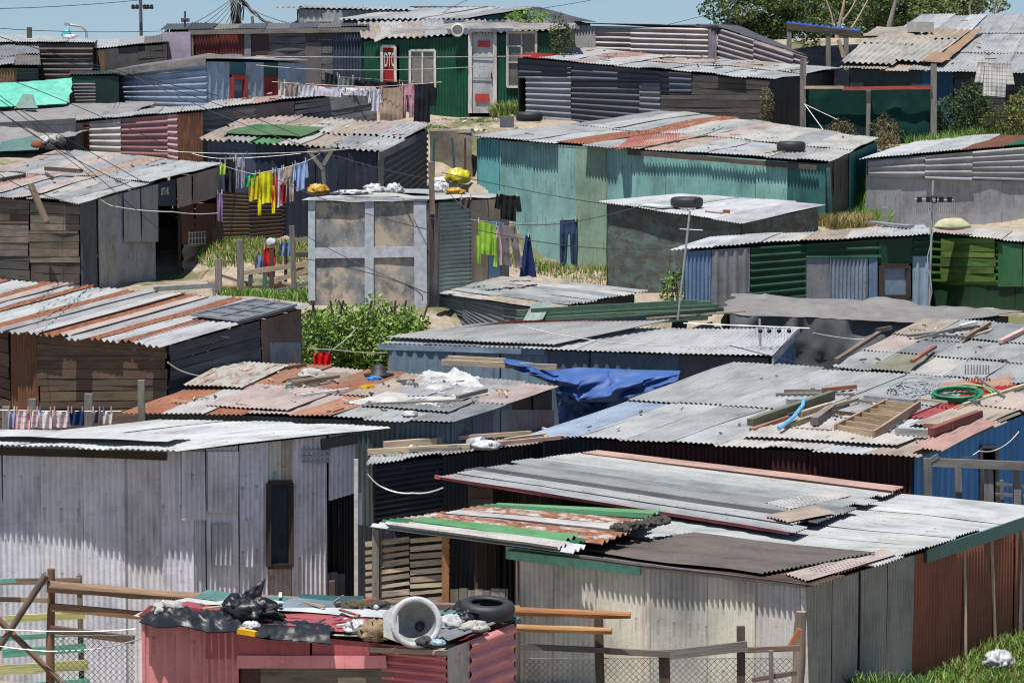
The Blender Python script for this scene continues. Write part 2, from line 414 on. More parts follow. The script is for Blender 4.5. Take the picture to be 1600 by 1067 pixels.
def drape(mb, A, B, Cc, D, amp, color, mat, seed, nu=60, nv=36, fold=2.4, edge=.12, thick=.02):
    """a heavy sheet lying in a few broad sharp-crested folds"""
    A, B, Cc, D = (Vector(x) for x in (A, B, Cc, D)); nn = (B - A).cross(D - A).normalized(); nn = nn if nn.z > 0 else -nn
    W = (B - A).length; L = (D - A).length; pts = []; uv_ = []
    for j in range(nv + 1):
        for i in range(nu + 1):
            u, v = i / nu, j / nv
            uu = u + edge * fbm((u * 2, v * 3, 1), 1.0, 3, seed) ; vv = v + edge * 1.3 * fbm((u * 3, v * 2, 9), 1.0, 3, seed)
            q = (uu * W, vv * L, 0); wr = fbm(q, .8, 2, seed + 2)
            ph = (uu * W * .55 + vv * L * .95) * fold + 3.0 * wr
            h = (1 - abs(math.sin(ph * 1.2))) ** 1.4 * .65 + .35 * (1 - abs(math.sin((uu * W * 1.1 - vv * L * .6) * fold * .8 + 2.5 * wr + seed))) ** 1.6
            h = max(0, h * (.75 + .7 * fbm(q, .9, 2, seed + 4))) + .05 * fbm(q, 4, 3, seed)
            m_ = min(1, 7 * min(u, 1 - u, v, 1 - v) + .12)
            pts.append(A.lerp(B, uu).lerp(D.lerp(Cc, uu), vv) + nn * max(.004, amp * h * m_))
    c = rgba(color)
    mb.grid(pts, nu, nv, lambda i, j: (i / nu * W, j / nv * L), c, mat); mb.grid([p - nn * thick for p in pts], nu, nv, lambda i, j: (i / nu * W, j / nv * L), c, mat)
def lathe(mb, c, axis, prof, color, mat, n=24, seed=0, wob=0.0):
    """prof: list of (radius, height along axis)"""
    c = Vector(c); d, s, u = basis(Vector(axis)); pts = []
    for (r, h) in prof:
        for i in range(n + 1):
            a = 6.2832 * (i % n) / n; rr = r * (1 + wob * fbm((math.cos(a), math.sin(a), h * 3), 1.6, 2, seed))
            pts.append(c + d * h + (s * math.cos(a) + u * math.sin(a)) * rr)
    mb.grid(pts, n, len(prof) - 1, lambda i, j: (i / n, prof[j][1]), rgba(color), mat)
def crumple(mb, A, B, Cc, D, amp, color, mat, seed, nu=34, nv=20, sc=1.8, edge=.05, ridge=True, fall=None, n=None, thick=.012):
    """a creased cloth or plastic sheet over the quad, irregular outline, closed with a thin underside"""
    A, B, Cc, D = (Vector(x) for x in (A, B, Cc, D)); nn = n or (B - A).cross(D - A).normalized()
    if nn.z < 0: nn = -nn
    W = (B - A).length; L = (D - A).length; pts = []
    for j in range(nv + 1):
        v = j / nv
        for i in range(nu + 1):
            u = i / nu
            eu = edge * fbm((0, v * L * 1.5, 3), 1.3, 3, seed); ev = edge * fbm((u * W * 1.5, 0, 5), 1.3, 3, seed)
            uu = u + eu * (1 if u < .5 else -1) * abs(u - .5) * 2; vv = v + ev * abs(v - .5) * 2
            p = A.lerp(B, uu).lerp(D.lerp(Cc, uu), vv)
            q = (uu * W, vv * L, 0)
            h = 1 - abs(fbm(q, sc, 4, seed)) * 2.2 if ridge else fbm(q, sc, 4, seed)
            h = max(h, 0) * .7 + .3 * fbm(q, sc * 2.7, 3, seed + 1)
            m_ = min(1, 6 * min(u, 1 - u, v, 1 - v) + .25)
            z = amp * h * m_
            pp = p + nn * max(z, .004)
            pp += (B - A).normalized() * .25 * amp * fbm(q, sc, 3, seed + 5) + (D - A).normalized() * .25 * amp * fbm(q, sc, 3, seed + 6)
            if fall: pp.z -= fall(u, v)
            pts.append(pp)
    mb.grid(pts, nu, nv, lambda i, j: (i / nu * W, j / nv * L), rgba(color), mat)
    mb.grid([p - nn * thick for p in pts], nu, nv, lambda i, j: (i / nu * W, j / nv * L), rgba(color), mat)
def lump(mb, c, rx, ry, rz, color, mat, seed=0, amp=.25, n=12, rot=0.0, sc=1.3, ridge=False):
    color = colr(color); color = tuple(x * (.68 if max(color) > .5 else 1) for x in color)
    c = Vector(c); pts = []; nv = n; nu = n * 2; m = Matrix.Rotation(rot, 3, 'Z')
    for j in range(nv + 1):
        th = math.pi * j / nv
        for i in range(nu + 1):
            a = 6.2832 * (i % nu) / nu
            d = Vector((math.sin(th) * math.cos(a), math.sin(th) * math.sin(a), math.cos(th)))
            f = fbm(d, sc, 4, seed)
            if ridge: f = .4 - abs(f) * 1.6
            k = 1 + amp * f
            z = d.z * rz * k
            if z < 0: z *= .45
            pts.append(c + m @ Vector((d.x * rx * k, d.y * ry * k, 0)) + Vector((0, 0, z + rz * .3)))
    mb.grid(pts, nu, nv, lambda i, j: (i / nu, j / nv), rgba(color), mat)
# ---------------------------------------------------------------- ground
GC = [(100, 1060, 43), (500, 1060, 43), (450, 1190, 31), (1255, 1095, 38), (1430, 1062, 40.5), (1600, 968, 43.4), (1500, 1012, 42), (1580, 1040, 41),
      (640, 935, 46), (600, 900, 47.5), (1200, 880, 47), (1500, 800, 49), (1700, 780, 51), (500, 850, 50), (250, 750, 52), (0, 770, 54), (455, 720, 54),
      (1000, 728, 55), (1240, 710, 57), (560, 640, 56), (480, 478, 61), (640, 476, 61.5), (800, 610, 59), (900, 560, 60), (1000, 462, 66),
      (120, 452, 62), (400, 462, 61), (400, 400, 66.5), (345, 440, 66), (450, 385, 68), (900, 438, 70), (740, 440, 71), (1160, 470, 58), (960, 462, 63),
      (1100, 478, 62), (1500, 482, 61), (1600, 482, 62), (1300, 700, 58), (1360, 356, 69), (1320, 352, 67.5), (1345, 290, 72), (1290, 368, 66.5), (1500, 360, 70),
      (640, 300, 70), (450, 352, 72), (380, 356, 71), (700, 288, 72.5), (700, 202, 74), (780, 187, 78), (740, 186, 79.5), (820, 180, 79), (600, 192, 79), (1000, 204, 79),
      (1240, 215, 76), (1350, 226, 75), (1500, 208, 76), (1500, 212, 78), (200, 245, 74), (100, 238, 75), (20, 238, 75), (250, 166, 79), (400, 166, 79), (100, 132, 84),
      (500, 150, 82), (1400, 60, 90), (100, 72, 100), (900, 75, 100), (1500, 75, 100)]
GP = [P(*g) for g in GC]
for x in (-160, -60, 0, 60, 160):
    GP.append(Vector((x, -30, .2))); GP.append(Vector((x, 12, .1))); GP.append(Vector((x, 150, 5.2))); GP.append(Vector((x, 600, 3.0)))
for x in (-40, -18, 18, 40):
    for y, z in ((40, 0), (50, .4), (60, 2.6), (70, 3.9), (78, 5.8), (90, 6.6)): GP.append(Vector((x, y, z)))
GPT = [(p.x, p.y, p.z) for p in GP]
def G(x, y):
    sw = sz = 0
    for px_, py_, pz_ in GPT:
        d = (x - px_) ** 2 * .45 + (y - py_) ** 2 + .25
        w = 1.0 / (d * d); sw += w; sz += w * pz_
    return sz / sw
def build_ground():
    def axis(lo, hi, st, out):
        a = []; v = lo
        while v < hi: a.append(v); v += st
        a.append(hi); g = st
        l, r = lo, hi; L, Rr = [], []
        while r < out: g *= 1.45; r += g; l -= g; L.append(l); Rr.append(r)
        return L[::-1] + a + Rr
    xs = axis(-13, 14, .5, 900); ys = axis(26, 92, .5, 1500)
    mb = MB(); pts = []
    for y in ys:
        for x in xs:
            z = G(x, y) if abs(x) < 250 and y < 700 else 3.0
            if 20 < y < 110 and abs(x) < 30: z += .05 * fbm((x, y, 0), .9, 4)
            pts.append(Vector((x, y, z)))
    mb.grid(pts, len(xs) - 1, len(ys) - 1, lambda i, j: (xs[i], ys[j]), rgba('sand'), 'ground')
    o = mb.build('ground'); o['kind'] = 'structure'
build_ground()

# ---------------------------------------------------------------- shack framework
SH = {}
def asc(c, i): return c[i % len(c)] if isinstance(c, (list, tuple)) and not isinstance(c[0], (int, float)) else c
class Wall:
    def __init__(s, a, b, za, zb):
        s.a = Vector((a.x, a.y, 0)); s.b = Vector((b.x, b.y, 0)); s.L = (s.b - s.a).length
        s.d = (s.b - s.a) / s.L; s.n = s.d.cross(Vector((0, 0, 1))); s.za, s.zb = za, zb
    def top(s, t): return s.za + (s.zb - s.za) * t / s.L
    def s_of(s, px, py):
        h = hit(px, py, s.a, s.n); return (h - s.a).dot(s.d), h.z
    def pt(s, t, z, off=0): v = s.a + s.d * t + s.n * off; return Vector((v.x, v.y, z))
    def bot(s, t): p = s.a + s.d * t; return G(p.x, p.y) - .12
    def px(s, px, py, off=0):
        t, z = s.s_of(px, py); return s.pt(t, z, off)
class Shack:
    def __init__(s, key, label, c, over=(.25, .15, .15, .15), name='shack', cat='shack', droop=0.0, group='corrugated iron shacks on the hillside'):
        s.c = [P(*x) for x in c]; s.key = key; SH[key] = s
        m = sum(s.c, Vector()) / 4; s.root = thing(name, label, cat, (m.x, m.y, G(m.x, m.y)), group)
        W = ((s.c[1] - s.c[0]).length + (s.c[2] - s.c[3]).length) / 2; L = ((s.c[3] - s.c[0]).length + (s.c[2] - s.c[1]).length) / 2
        s.W, s.Ln = W, L; f, r, b, l = over
        s.ft = [s.rp(l / W, f / L), s.rp(1 - r / W, f / L), s.rp(1 - r / W, 1 - b / L), s.rp(l / W, 1 - b / L)]
        s.w = {}
        for k, i, j in (('f', 0, 1), ('r', 1, 2), ('b', 2, 3), ('l', 3, 0)):
            s.w[k] = Wall(s.ft[i], s.ft[j], s.ft[i].z - .05, s.ft[j].z - .05)
        s.rmb = MB(); s.parts = []
    def rp(s, u, v): return s.c[0].lerp(s.c[1], u).lerp(s.c[3].lerp(s.c[2], u), v)
    def roof(s, along='v', n=5, rows=1, cols=('galv',), rust=(0.0,), style=None, jt=.05, lift=.0, warp=.018, mat='tin', skew=.0, ov=.02):
        st = style or ('V' if along == 'v' else 'H')
        for j in range(rows):
            for i in range(n):
                if asc(cols, j * n + i) is None: continue
                e0, e1 = rnd.uniform(-jt, jt), rnd.uniform(-jt, jt); sk = rnd.uniform(-skew, skew); eps = ov / n * 2
                if along == 'v':
                    u0, u1 = i / n - eps, (i + 1) / n + eps; v0, v1 = j / rows - .03 * (j > 0), (j + 1) / rows
                    if j == 0: v0 += e0 / s.Ln
                    else: v0 += e0 / s.Ln * .5
                    if j == rows - 1: v1 += e1 / s.Ln
                    q = [s.rp(u0 + sk, v0), s.rp(u1 + sk, v0), s.rp(u1, v1), s.rp(u0, v1)]
                else:
                    v0, v1 = i / n - eps, (i + 1) / n + eps; u0, u1 = j / rows - .02, (j + 1) / rows + .02
                    if j == 0: u0 += .02 + e0 / s.W
                    if j == rows - 1: u1 += -.02 + e1 / s.W
                    q = [s.rp(u0, v0 + sk), s.rp(u1, v0), s.rp(u1, v1), s.rp(u0, v1 + sk)]
                # each sheet slightly tipped so that it laps over its neighbour
                z = lift + .012 * (i % 2) + .022 * j * (1 if along == 'v' else (j % 2)); tip = rnd.uniform(-.008, .012)
                q = [x + Vector((0, 0, z + (tip if k in (1, 2) else 0))) for k, x in enumerate(q)]
                sheet(s.rmb, *q, style=st, color=tuple(.70 * x for x in colr(asc(cols, j * n + i))), rust=(rust[(j * n + i) % len(rust)] if isinstance(rust, (list, tuple)) else rust), warp=warp, mat=mat)
    def onr(s, px, py, h=0.0):
        best = None
        for tri in ((0, 1, 2), (0, 2, 3)):
            a, b, c = (s.c[k] for k in tri); n = (b - a).cross(c - a).normalized(); p = hit(px, py, a, n)
            def side(u, v): return (v - u).cross(p - u).dot(n)
            m = min(side(a, b), side(b, c), side(c, a))
            if best is None or m > best[0]: best = (m, p)
        return best[1] + Vector((0, 0, h))
    def patch(s, q, style='V', color='galv', rust=0.0, lift=.035, warp=.02, mat='tin'):
        pts = [s.onr(x, y, lift) for x, y in q]; sheet(s.rmb, *pts, style=style, color=tuple(.70 * x for x in colr(color)), rust=rust, warp=warp, mat=mat)
    def wall(s, k, spec=None, auto=('V', ['galv'], 0.0, .8), name='wall', rows=None):
        w = s.w[k]; mb = MB()
        if spec is None:
            st, cols, rust, wd = auto; i = 0
            if st in 'VIFQW':
                t = 0
                while t < w.L - .05:
                    e = min(w.L, t + wd * rnd.uniform(.85, 1.2)); e = w.L if w.L - e < .25 else e
                    o = .012 * (i % 2); j1, j2 = rnd.uniform(-.05, .0), rnd.uniform(-.05, 0)
                    sheet(mb, w.pt(t, w.bot(t), o), w.pt(e + .02, w.bot(e), o), w.pt(e + .02, w.top(e), o), w.pt(t, w.top(t), o), st, asc(cols, i), rust, n=w.n)
                    t = e; i += 1
            else:
                zb = min(w.bot(0), w.bot(w.L)); H = max(w.za, w.zb) - zb; nr = max(1, round(H / wd)); 
                for r_ in range(nr):
                    t = 0; f0, f1 = r_ / nr, (r_ + 1) / nr
                    while t < w.L - .05:
                        e = min(w.L, t + rnd.uniform(1.3, 2.4)); e = w.L if w.L - e < .4 else e; o = .014 * (i % 3)
                        def zz(tt, f): b_ = w.bot(tt); return b_ + (w.top(tt) - b_) * f
                        sheet(mb, w.pt(t, zz(t, f0) - .03, o), w.pt(e + .02, zz(e, f0) - .03, o), w.pt(e + .02, zz(e, f1), o), w.pt(t, zz(t, f1), o), st, asc(cols, i), rust, n=w.n)
                        t = e; i += 1
        else:
            for i, q in enumerate(spec):
                x0, x1, y0, y1, st, cl, ru = q[:7]; off = q[7] if len(q) > 7 else .006 * (i % 4); mt = q[8] if len(q) > 8 else 'tin'
                ymid = 50 + (8 - (w.za + w.zb) / 2 + 8 - 8) * 0 + pix(w.pt(w.L / 2, (w.za + w.zb) / 2))[1] + 30
                t0 = 0 if x0 is None else w.s_of(x0, ymid)[0]; t1 = w.L if x1 is None else w.s_of(x1, ymid)[0]
                def zt(y, t, lo, k2):
                    if y is None: return w.bot(t) if lo else w.top(t)
                    if isinstance(y, tuple): y = y[k2]
                    p = w.pt(t, (w.za + w.zb) / 2); return w.s_of(pix(p)[0], y)[1]
                # a wide span is split in separate sheets
                wd = .8 if st in 'VIFQW' else 9
                m_ = max(1, round((t1 - t0) / wd)) if mt == 'tin' or st == 'Q' else 1
                for g in range(m_):
                    ta, tb = t0 + (t1 - t0) * g / m_, t0 + (t1 - t0) * (g + 1) / m_
                    def zz2(y, lo, f):
                        a_, b_ = zt(y, t0, lo, 0), zt(y, t1, lo, 1); return a_ + (b_ - a_) * f
                    if y0 is None: zA, zB = w.top(ta), w.top(tb)
                    else: zA, zB = zz2(y0, 0, g / m_), zz2(y0, 0, (g + 1) / m_)
                    if y1 is None: bA, bB = w.bot(ta), w.bot(tb)
                    else: bA, bB = zz2(y1, 1, g / m_), zz2(y1, 1, (g + 1) / m_)
                    o = off + .01 * (g % 2)
                    gp = rnd.choice((.012, .012, -.012, -.02)) if st in 'VIF' and mt == 'tin' and w.a.y < 64 else .012; sk = rnd.uniform(-.006, .006)
                    sheet(mb, w.pt(ta, bA, o), w.pt(tb + gp + sk, bB, o), w.pt(tb + gp - sk, zB, o), w.pt(ta, zA, o), st, asc(cl, g), ru, n=w.n, mat=mt)
        if mb.v:
            mb.build(name, s.root)
        return s
    def part(s, mb, name, parent=None, label=None):
        return mb.build(name, parent or s.root, label=label)
    def board(s, k, x0, y0, x1, y1, w=.1, color='wood', off=.04, name='trim_board', rust=0.0, mat='wood', label=None, th=.03):
        wl_ = s.w[k]; mb = MB(); bar(mb, wl_.px(x0, y0, off), wl_.px(x1, y1, off), th, w, color, mat, rust); return s.part(mb, name, label=label)
    def opening(s, k, x0, y0, x1, y1, frame='gwood', fw=.06, name='door_frame', sides='lrt', off=.02):
        w = s.w[k]; mb = MB()
        if 'l' in sides: bar(mb, w.px(x0, y1, off), w.px(x0, y0, off), .05, fw, frame)
        if 'r' in sides: bar(mb, w.px(x1, y1, off), w.px(x1, y0, off), .05, fw, frame)
        if 't' in sides: bar(mb, w.px(x0, y0, off), w.px(x1, y0, off), .05, fw, frame)
        if 'b' in sides: bar(mb, w.px(x0, y1, off), w.px(x1, y1, off), .05, fw, frame)
        return s.part(mb, name)
    def door(s, k, x0, y0, x1, y1, color='white', frame='offw', off=.03, style='F', rust=0.0, fw=.07, label=None, handle=True):
        w = s.w[k]; mb = MB(); A, B, C_, D = w.px(x0, y1, off), w.px(x1, y1, off), w.px(x1, y0, off), w.px(x0, y0, off)
        sheet(mb, A, B, C_, D, style, color, rust, n=w.n, warp=.002, mat='tin' if style != 'Q' else 'wood')
        d = s.part(mb, 'door', label=label); fr = MB()
        for a, b in ((A, D), (B, C_), (D, C_)): bar(fr, a + w.n * .03, b + w.n * .03, .06, fw, frame)
        s.part(fr, 'door_frame')
        if handle:
            hb = MB(); p = B.lerp(C_, .45) + (A - B).normalized() * .09 + w.n * .035; bar(hb, p - Vector((0, 0, .08)), p + Vector((0, 0, .08)), .03, .03, 'char', 'metal')
            s.part(hb, 'handle', d)
        return d
    def window(s, k, x0, y0, x1, y1, glass='char', frame='offw', off=.02, fw=.06, mul=(.5,), bars=(), curtain=None, label=None):
        w = s.w[k]; A, B, C_, D = w.px(x0, y1, off), w.px(x1, y1, off), w.px(x1, y0, off), w.px(x0, y0, off)
        fr = MB()
        for a, b in ((A, D), (B, C_), (D, C_), (A, B)): bar(fr, a + w.n * .02, b + w.n * .02, .06, fw, frame)
        for m_ in mul: bar(fr, A.lerp(B, m_) + w.n * .02, D.lerp(C_, m_) + w.n * .02, .04, fw * .7, frame)
        for a_, b_, m_ in bars: bar(fr, A.lerp(B, a_).lerp(D.lerp(C_, a_), m_) + w.n * .02, A.lerp(B, b_).lerp(D.lerp(C_, b_), m_) + w.n * .02, .04, fw * .6, frame)
        fo = fr.build('window', s.root, label=label); g = MB(); g.poly([A, B, C_, D], glass, 'glass'); g.build('pane', fo)
        if curtain:
            cm = MB(); o = -w.n * .06
            sheet(cm, A + o, B + o, C_ + o, D + o, 'V', curtain, 0, n=w.n, mat='cloth', pitch=.13); cm.build('curtain', fo)
        return fo
    def fascia(s, k, color='gwood', w=.12, off=.02, dz=-.03, t0=0.0, t1=1.0, name='fascia_board', label=None, over=None):
        i, j = {'f': (0, 1), 'r': (1, 2), 'b': (2, 3), 'l': (3, 0)}[k]; a, b = s.c[i], s.c[j]; n = s.w[k].n; mb = MB()
        o = n * (over if over is not None else off) + Vector((0, 0, dz - w / 2))
        bar(mb, a.lerp(b, t0) + o, a.lerp(b, t1) + o, .03, w, color); return s.part(mb, name, label=label)
    def done(s, name='roof'):
        if s.rmb.v: s.roofo = s.rmb.build(name, s.root)
        for k in 'frbl':
            pass
        return s
def fill(s, ks, auto):
    for k in ks: s.wall(k, None, auto)
# ================================================================ shacks, near to far
# --- pink hut in the foreground
s = Shack('pink', 'faded pink iron hut in the foreground with a commode bowl and tyre on top', [(213, 962, -5.9), (700, 1008, -5.9), (812, 966, -5.88), (330, 925, -5.74)], over=(.05, .04, .04, .05))
s.roof('u', 5, 1, ['offw', 'dred', 'rose', 'white', 'teal'], [0, .15, .2, .1, .1], style='F', warp=.03, jt=.08)
s.patch([(215, 965), (420, 984), (430, 972), (235, 952)], 'F', 'dred', .1, .03, .03)
s.patch([(400, 980), (560, 993), (600, 975), (470, 965)], 'F', 'rose', .1, .03, .02)
s.patch([(430, 958), (600, 968), (620, 950), (460, 944)], 'F', 'steel', .05, .04, .03)
s.patch([(590, 998), (700, 1006), (800, 966), (700, 958)], 'V', 'galv2', .1, .03, .02)
s.patch([(460, 952), (560, 955), (570, 937), (470, 934)], 'F', 'dteal', .1, .05, .03)
s.wall('f', [(None, 236, None, None, 'F', 'pink', .38, .0), (236, 325, None, None, 'W', 'pink', .30, .01), (325, 372, None, None, 'V', 'pink', .35, .02), (325, 400, None, 1028, 'F', 'rose', .3, .04),
             (372, 612, None, 1035, 'F', 'rose', .1, .03), (372, 560, 1035, None, 'F', 'maroon', .3, -.02), (560, 690, 1024, None, 'H', (.5, .12, .12), .3, .02), (600, None, None, None, 'H', (.62, .2, .2), .35, .035),
             (375, 612, 1022, 1042, 'F', 'pink', .1, .06), (405, 615, 1042, 1067, 'P', 'wood', 0, .02, 'wood')])
s.wall('r', [(None, 733, None, None, 'F', 'pinkw', .35, .0), (733, None, None, None, 'J', 'pink', .15, .01)])
fill(s, 'bl', ('V', ['pink', 'rose'], .2, .8)); s.board('f', 585, 1012, 704, 1018, .05, 'lwood', .08, 'eave_batten')
s.done()

# --- cream hut, front right
s = Shack('cream', 'cream and rust walled shack with a broad white roof at lower right', [(790, 857, -6.5), (1266, 915, -6.5), (1650, 797, -6.5), (1212, 754, -6.42)], over=(.1, .13, .1, .1))
s.roof('u', 9, 1, ['brown', 'brown', 'tin', 'tin', 'tin', 'white2', 'tin', 'white2', 'tin'], [0, .05, 0, .1, 0, 0, .05, 0, 0], style='H', warp=.02, jt=.06)
s.patch([(900, 864), (1190, 903), (1368, 872), (1085, 838)], 'H', (.17, .145, .125), .05, .05, .02)
s.patch([(1262, 912), (1400, 872), (1380, 862), (1225, 900)], 'H', 'pinkw', .15, .03, .01)
s.wall('f', [(None, 868, None, None, 'V', 'cream', .02, 0), (868, 930, None, None, 'V', 'cream', .04, .012), (930, 1008, None, None, 'V', 'cream', .02, 0), (1008, 1018, None, None, 'V', 'cream', .2, .02),
             (1018, 1108, None, None, 'V', 'offw', .05, .0), (1108, 1180, None, None, 'V', 'cream', .08, .012), (1180, None, None, None, 'V', 'offw', .05, 0)])
s.board('f', 795, 862, 900, 876, .16, 'mint', .05, 'green_fascia', mat='paint'); s.board('f', 900, 876, 1005, 889, .14, 'mint', .055, 'green_fascia', mat='paint')
s.board('f', 890, 866, 1262, 914, .05, 'grey', .07, 'roof_edging', mat='metal')
s.wall('r', [(None, 1340, None, None, 'V', (.37, .36, .315), .04, 0), (1340, 1421, None, None, 'V', (.36, .35, .305), .06, .012), ])
w1 = s.w['r']; t_ = w1.s_of(1421, 960)[0]; a_ = w1.pt(t_, 0, .02); b_ = w1.pt(w1.L, 0, .26); s.w['r2'] = Wall(a_, b_, w1.top(t_), w1.zb)
s.wall('r2', [(None, 1502, None, None, 'V', (.29, .10, .055), .3, .0), (1502, 1546, None, None, 'V', (.27, .10, .06), .3, .01), (1546, None, None, None, 'V', (.29, .10, .055), .3, 0)], name='rust_wall')
s.board('r2', 1441, 868, 1620, 808, .17, 'dteal', .06, 'green_fascia', mat='paint')
s.board('r2', 1503, 852, 1505, 1040, .035, 'lwood', .04, 'cover_strip'); s.board('r2', 1545, 838, 1551, 1005, .04, 'lwood', .04, 'cover_strip'); s.board('r2', 1589, 826, 1590, 990, .05, 'gwood', .04, 'cover_strip')
s.board('f', 1257, 916, 1262, 1085, .06, 'offw', .03, 'corner_strip', mat='paint')
fill(s, 'bl', ('V', ['rust', 'galv2'], .3, .8)); s.done()

# --- grey patched roof behind it, on posts
s = Shack('patched', 'open-fronted shack under a long grey and pink patched roof', [(680, 742, -6.32), (1232, 829, -6.36), (1412, 763, -6.38), (930, 705, -6.2)], over=(.35, .2, .1, .35))
s.roof('u', 10, 1, ['galv', 'galv', 'dgrey', 'galv2', 'grey', 'galv2', 'galv', 'galv', 'offw', 'salmon'], [.0, .05, .1, .05, .1, .15], style='H', warp=.008, jt=.14, ov=.05)
s.patch([(1195, 788), (1290, 770), (1330, 778), (1235, 798)], 'H', 'offw', .45, .03); s.patch([(1230, 820), (1305, 806), (1270, 797), (1195, 812)], 'H', 'sand', .4, .05)
s.fascia('f', 'rose', .05, .0, .0, name='red_edging')
s.wall('f', [(None, 770, None, 790, 'P', 'dwood', 0, 0, 'wood')]); fill(s, 'l', ('Q', ['dwood', 'gwood'], .1, .8)); s.wall('b', None, ('V', ['char', 'maroon'], .2, .8)); s.done()

# --- striped awning with slatted wall
s = Shack('awning', 'striped green, rust and grey metal lean-to over a slatted timber wall', [(570, 819, -6.37), (890, 862, -6.33), (1045, 800, -6.3), (782, 787, -6.3)], over=(.15, .55, .15, .15), name='lean_to')
s.roof('u', 9, 1, ['white', 'green2', 'offw', 'offw', 'offw', 'galv', 'offw', 'green2', 'lgreen'], [.1, .05, .62, .35, .66, .3, .6, .05, 0], style='J', warp=.006, jt=.14, ov=.05)
for q, cl, r_ in (([(600, 824), (870, 862), (890, 853), (640, 820)], 'offw', .25), ([(640, 818), (880, 850), (905, 842), (660, 812)], 'lgreen', 0), ([(670, 812), (960, 845), (980, 838), (690, 807)], 'offw', .62),
                  ([(690, 806), (980, 836), (1000, 828), (715, 802)], 'offw', .3), ([(720, 800), (1000, 826), (1015, 820), (745, 796)], 'offw', .6)):
    s.patch(q, 'J', cl, r_, .045, .02)
mb = MB(); w = s.w['f']                       # slatted timber wall left of the doorway
y = 846
while y < 945:
    for (xa, xb) in ((570, 638), (640, 700)):
        a = w.px(xa, y + rnd.uniform(-1, 1) + (4 if xa < 600 else 0), -.02); b = w.px(xb, y - 5 + rnd.uniform(-2, 2), -.02)
        bar(mb, a, b, .02, rnd.uniform(.045, .075), jit('lwood', .25), 'wood')
    y += rnd.uniform(10.5, 13)
mb.build('slatted_wall', s.root)
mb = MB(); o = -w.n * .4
sheet(mb, w.px(525, 960) + o, w.px(706, 960) + o, w.px(706, 842) + o, w.px(525, 825) + o, 'V', 'night', .1); mb.build('dark_backing', s.root)  # near-black sheet stands in for the darkness behind the slats
for x, y0, cl in ((591, 826, 'gwood'), (700, 838, 'owood')):
    mb = MB(); bar(mb, w.px(x, 1000, .05), w.px(x, y0, .05), .09, .09, cl); mb.build('post', s.root)
mb = MB(); bar(mb, w.px(565, 1000, .1), w.px(565, 716, .1), .05, .05, 'offw', 'paint'); mb.build('white_post', s.root)
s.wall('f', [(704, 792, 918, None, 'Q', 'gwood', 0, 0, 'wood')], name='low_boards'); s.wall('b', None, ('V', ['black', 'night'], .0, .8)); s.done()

# --- white shack, lower left
s = Shack('white', 'large pale lilac corrugated shack with white roof filling the lower left', [(-70, 693, -5.44), (270, 704, -5.44), (607, 667, -5.44), (250, 656, -5.36)], over=(.52, .2, .3, .2))
s.roof('v', 7, 1, ['white'], [0], warp=.012, jt=.03, ov=.04); s.patch([(-60, 690), (262, 700), (300, 690), (-20, 680)], 'F', 'white', 0, .09, .008)
LV = (.66, .65, .69); LW = (.70, .68, .70)
s.wall('f', [(None, 0, None, None, 'V', LV, .05, 0), (0, 64, None, None, 'V', LV, .08, .012), (64, 129, None, None, 'V', LW, .06, 0), (129, 194, None, None, 'V', LV, .04, .014), (194, 252, None, None, 'V', LW, .05, 0), (252, None, None, None, 'V', LV, .2, .02)])
s.board('f', -60, 702, 262, 712, .1, 'dbrown', .06, 'dark_eave_strip')
s.wall('r', [(None, 320, None, None, 'V', LV, .05, 0), (320, 372, None, None, 'V', LW, .03, .01), (372, 416, None, None, 'V', LV, .05, 0), (416, 437, None, 752, 'V', 'offw', .1, .0), (437, 454, None, 752, 'V', 'sand', .35, .012),
             (416, 454, 887, None, 'V', 'pinkw', .4, .0), (454, 512, None, None, 'V', LW, .08, .01), (512, None, None, (783, 770), 'V', LV, .04, 0), (563, None, (770, 768), None, 'V', LW, .1, .01),
             (283, 320, 705, 812, 'V', LV, .02, .04), (322, 368, 705, 800, 'V', LW, .04, .05), (326, 362, 818, 882, 'V', 'galv', .1, .04), (468, 512, 698, 722, 'H', 'galv', .05, .03), (378, 392, 812, 885, 'V', LV, .1, .03)])
s.window('r', 417, 754, 452, 884, glass=(.035, .05, .06), frame='dbrown', fw=.07, mul=(), label='tall narrow dark window with brown frame')
s.board('r', 498, 694, 555, 684, .14, 'char', .05, 'dark_board', mat='tin'); s.wall('r', [(512, 562, 895, None, 'Q', 'dgrey', 0, -.12, 'wood')], name='half_door')
mb = MB(); w = s.w['r']; bar(mb, w.px(512, 960, .1), w.px(512, 906, .1), .12, .08, 'brown'); mb.build('step_post', s.root)
fill(s, 'bl', ('V', ['black'], .1, .8)); s.done()  # hidden walls coloured black to imitate the unlit interior behind the door opening

# --- dark hut between the white shack and the patched roof
s = Shack('darkhut', 'near-black corrugated hut with firewood and poles piled on its thin roof', [(574, 725, 46.5), (948, 676, 50.2), (905, 664, 52.3), (588, 704, 49.2)], over=(.12, .1, .1, .1))
s.roof('v', 7, 1, ['tin', 'white2', 'galv', 'galv', 'sand', 'rust', 'rust'], [0, 0, .1, .2, .4, .5, .6], warp=.02, jt=.05)
s.wall('f', [(None, 690, None, None, 'H', 'night', .05, 0), (690, None, None, None, 'V', 'night', .15, 0)]); fill(s, 'rbl', ('V', ['char', 'night'], .15, .8)); s.done()

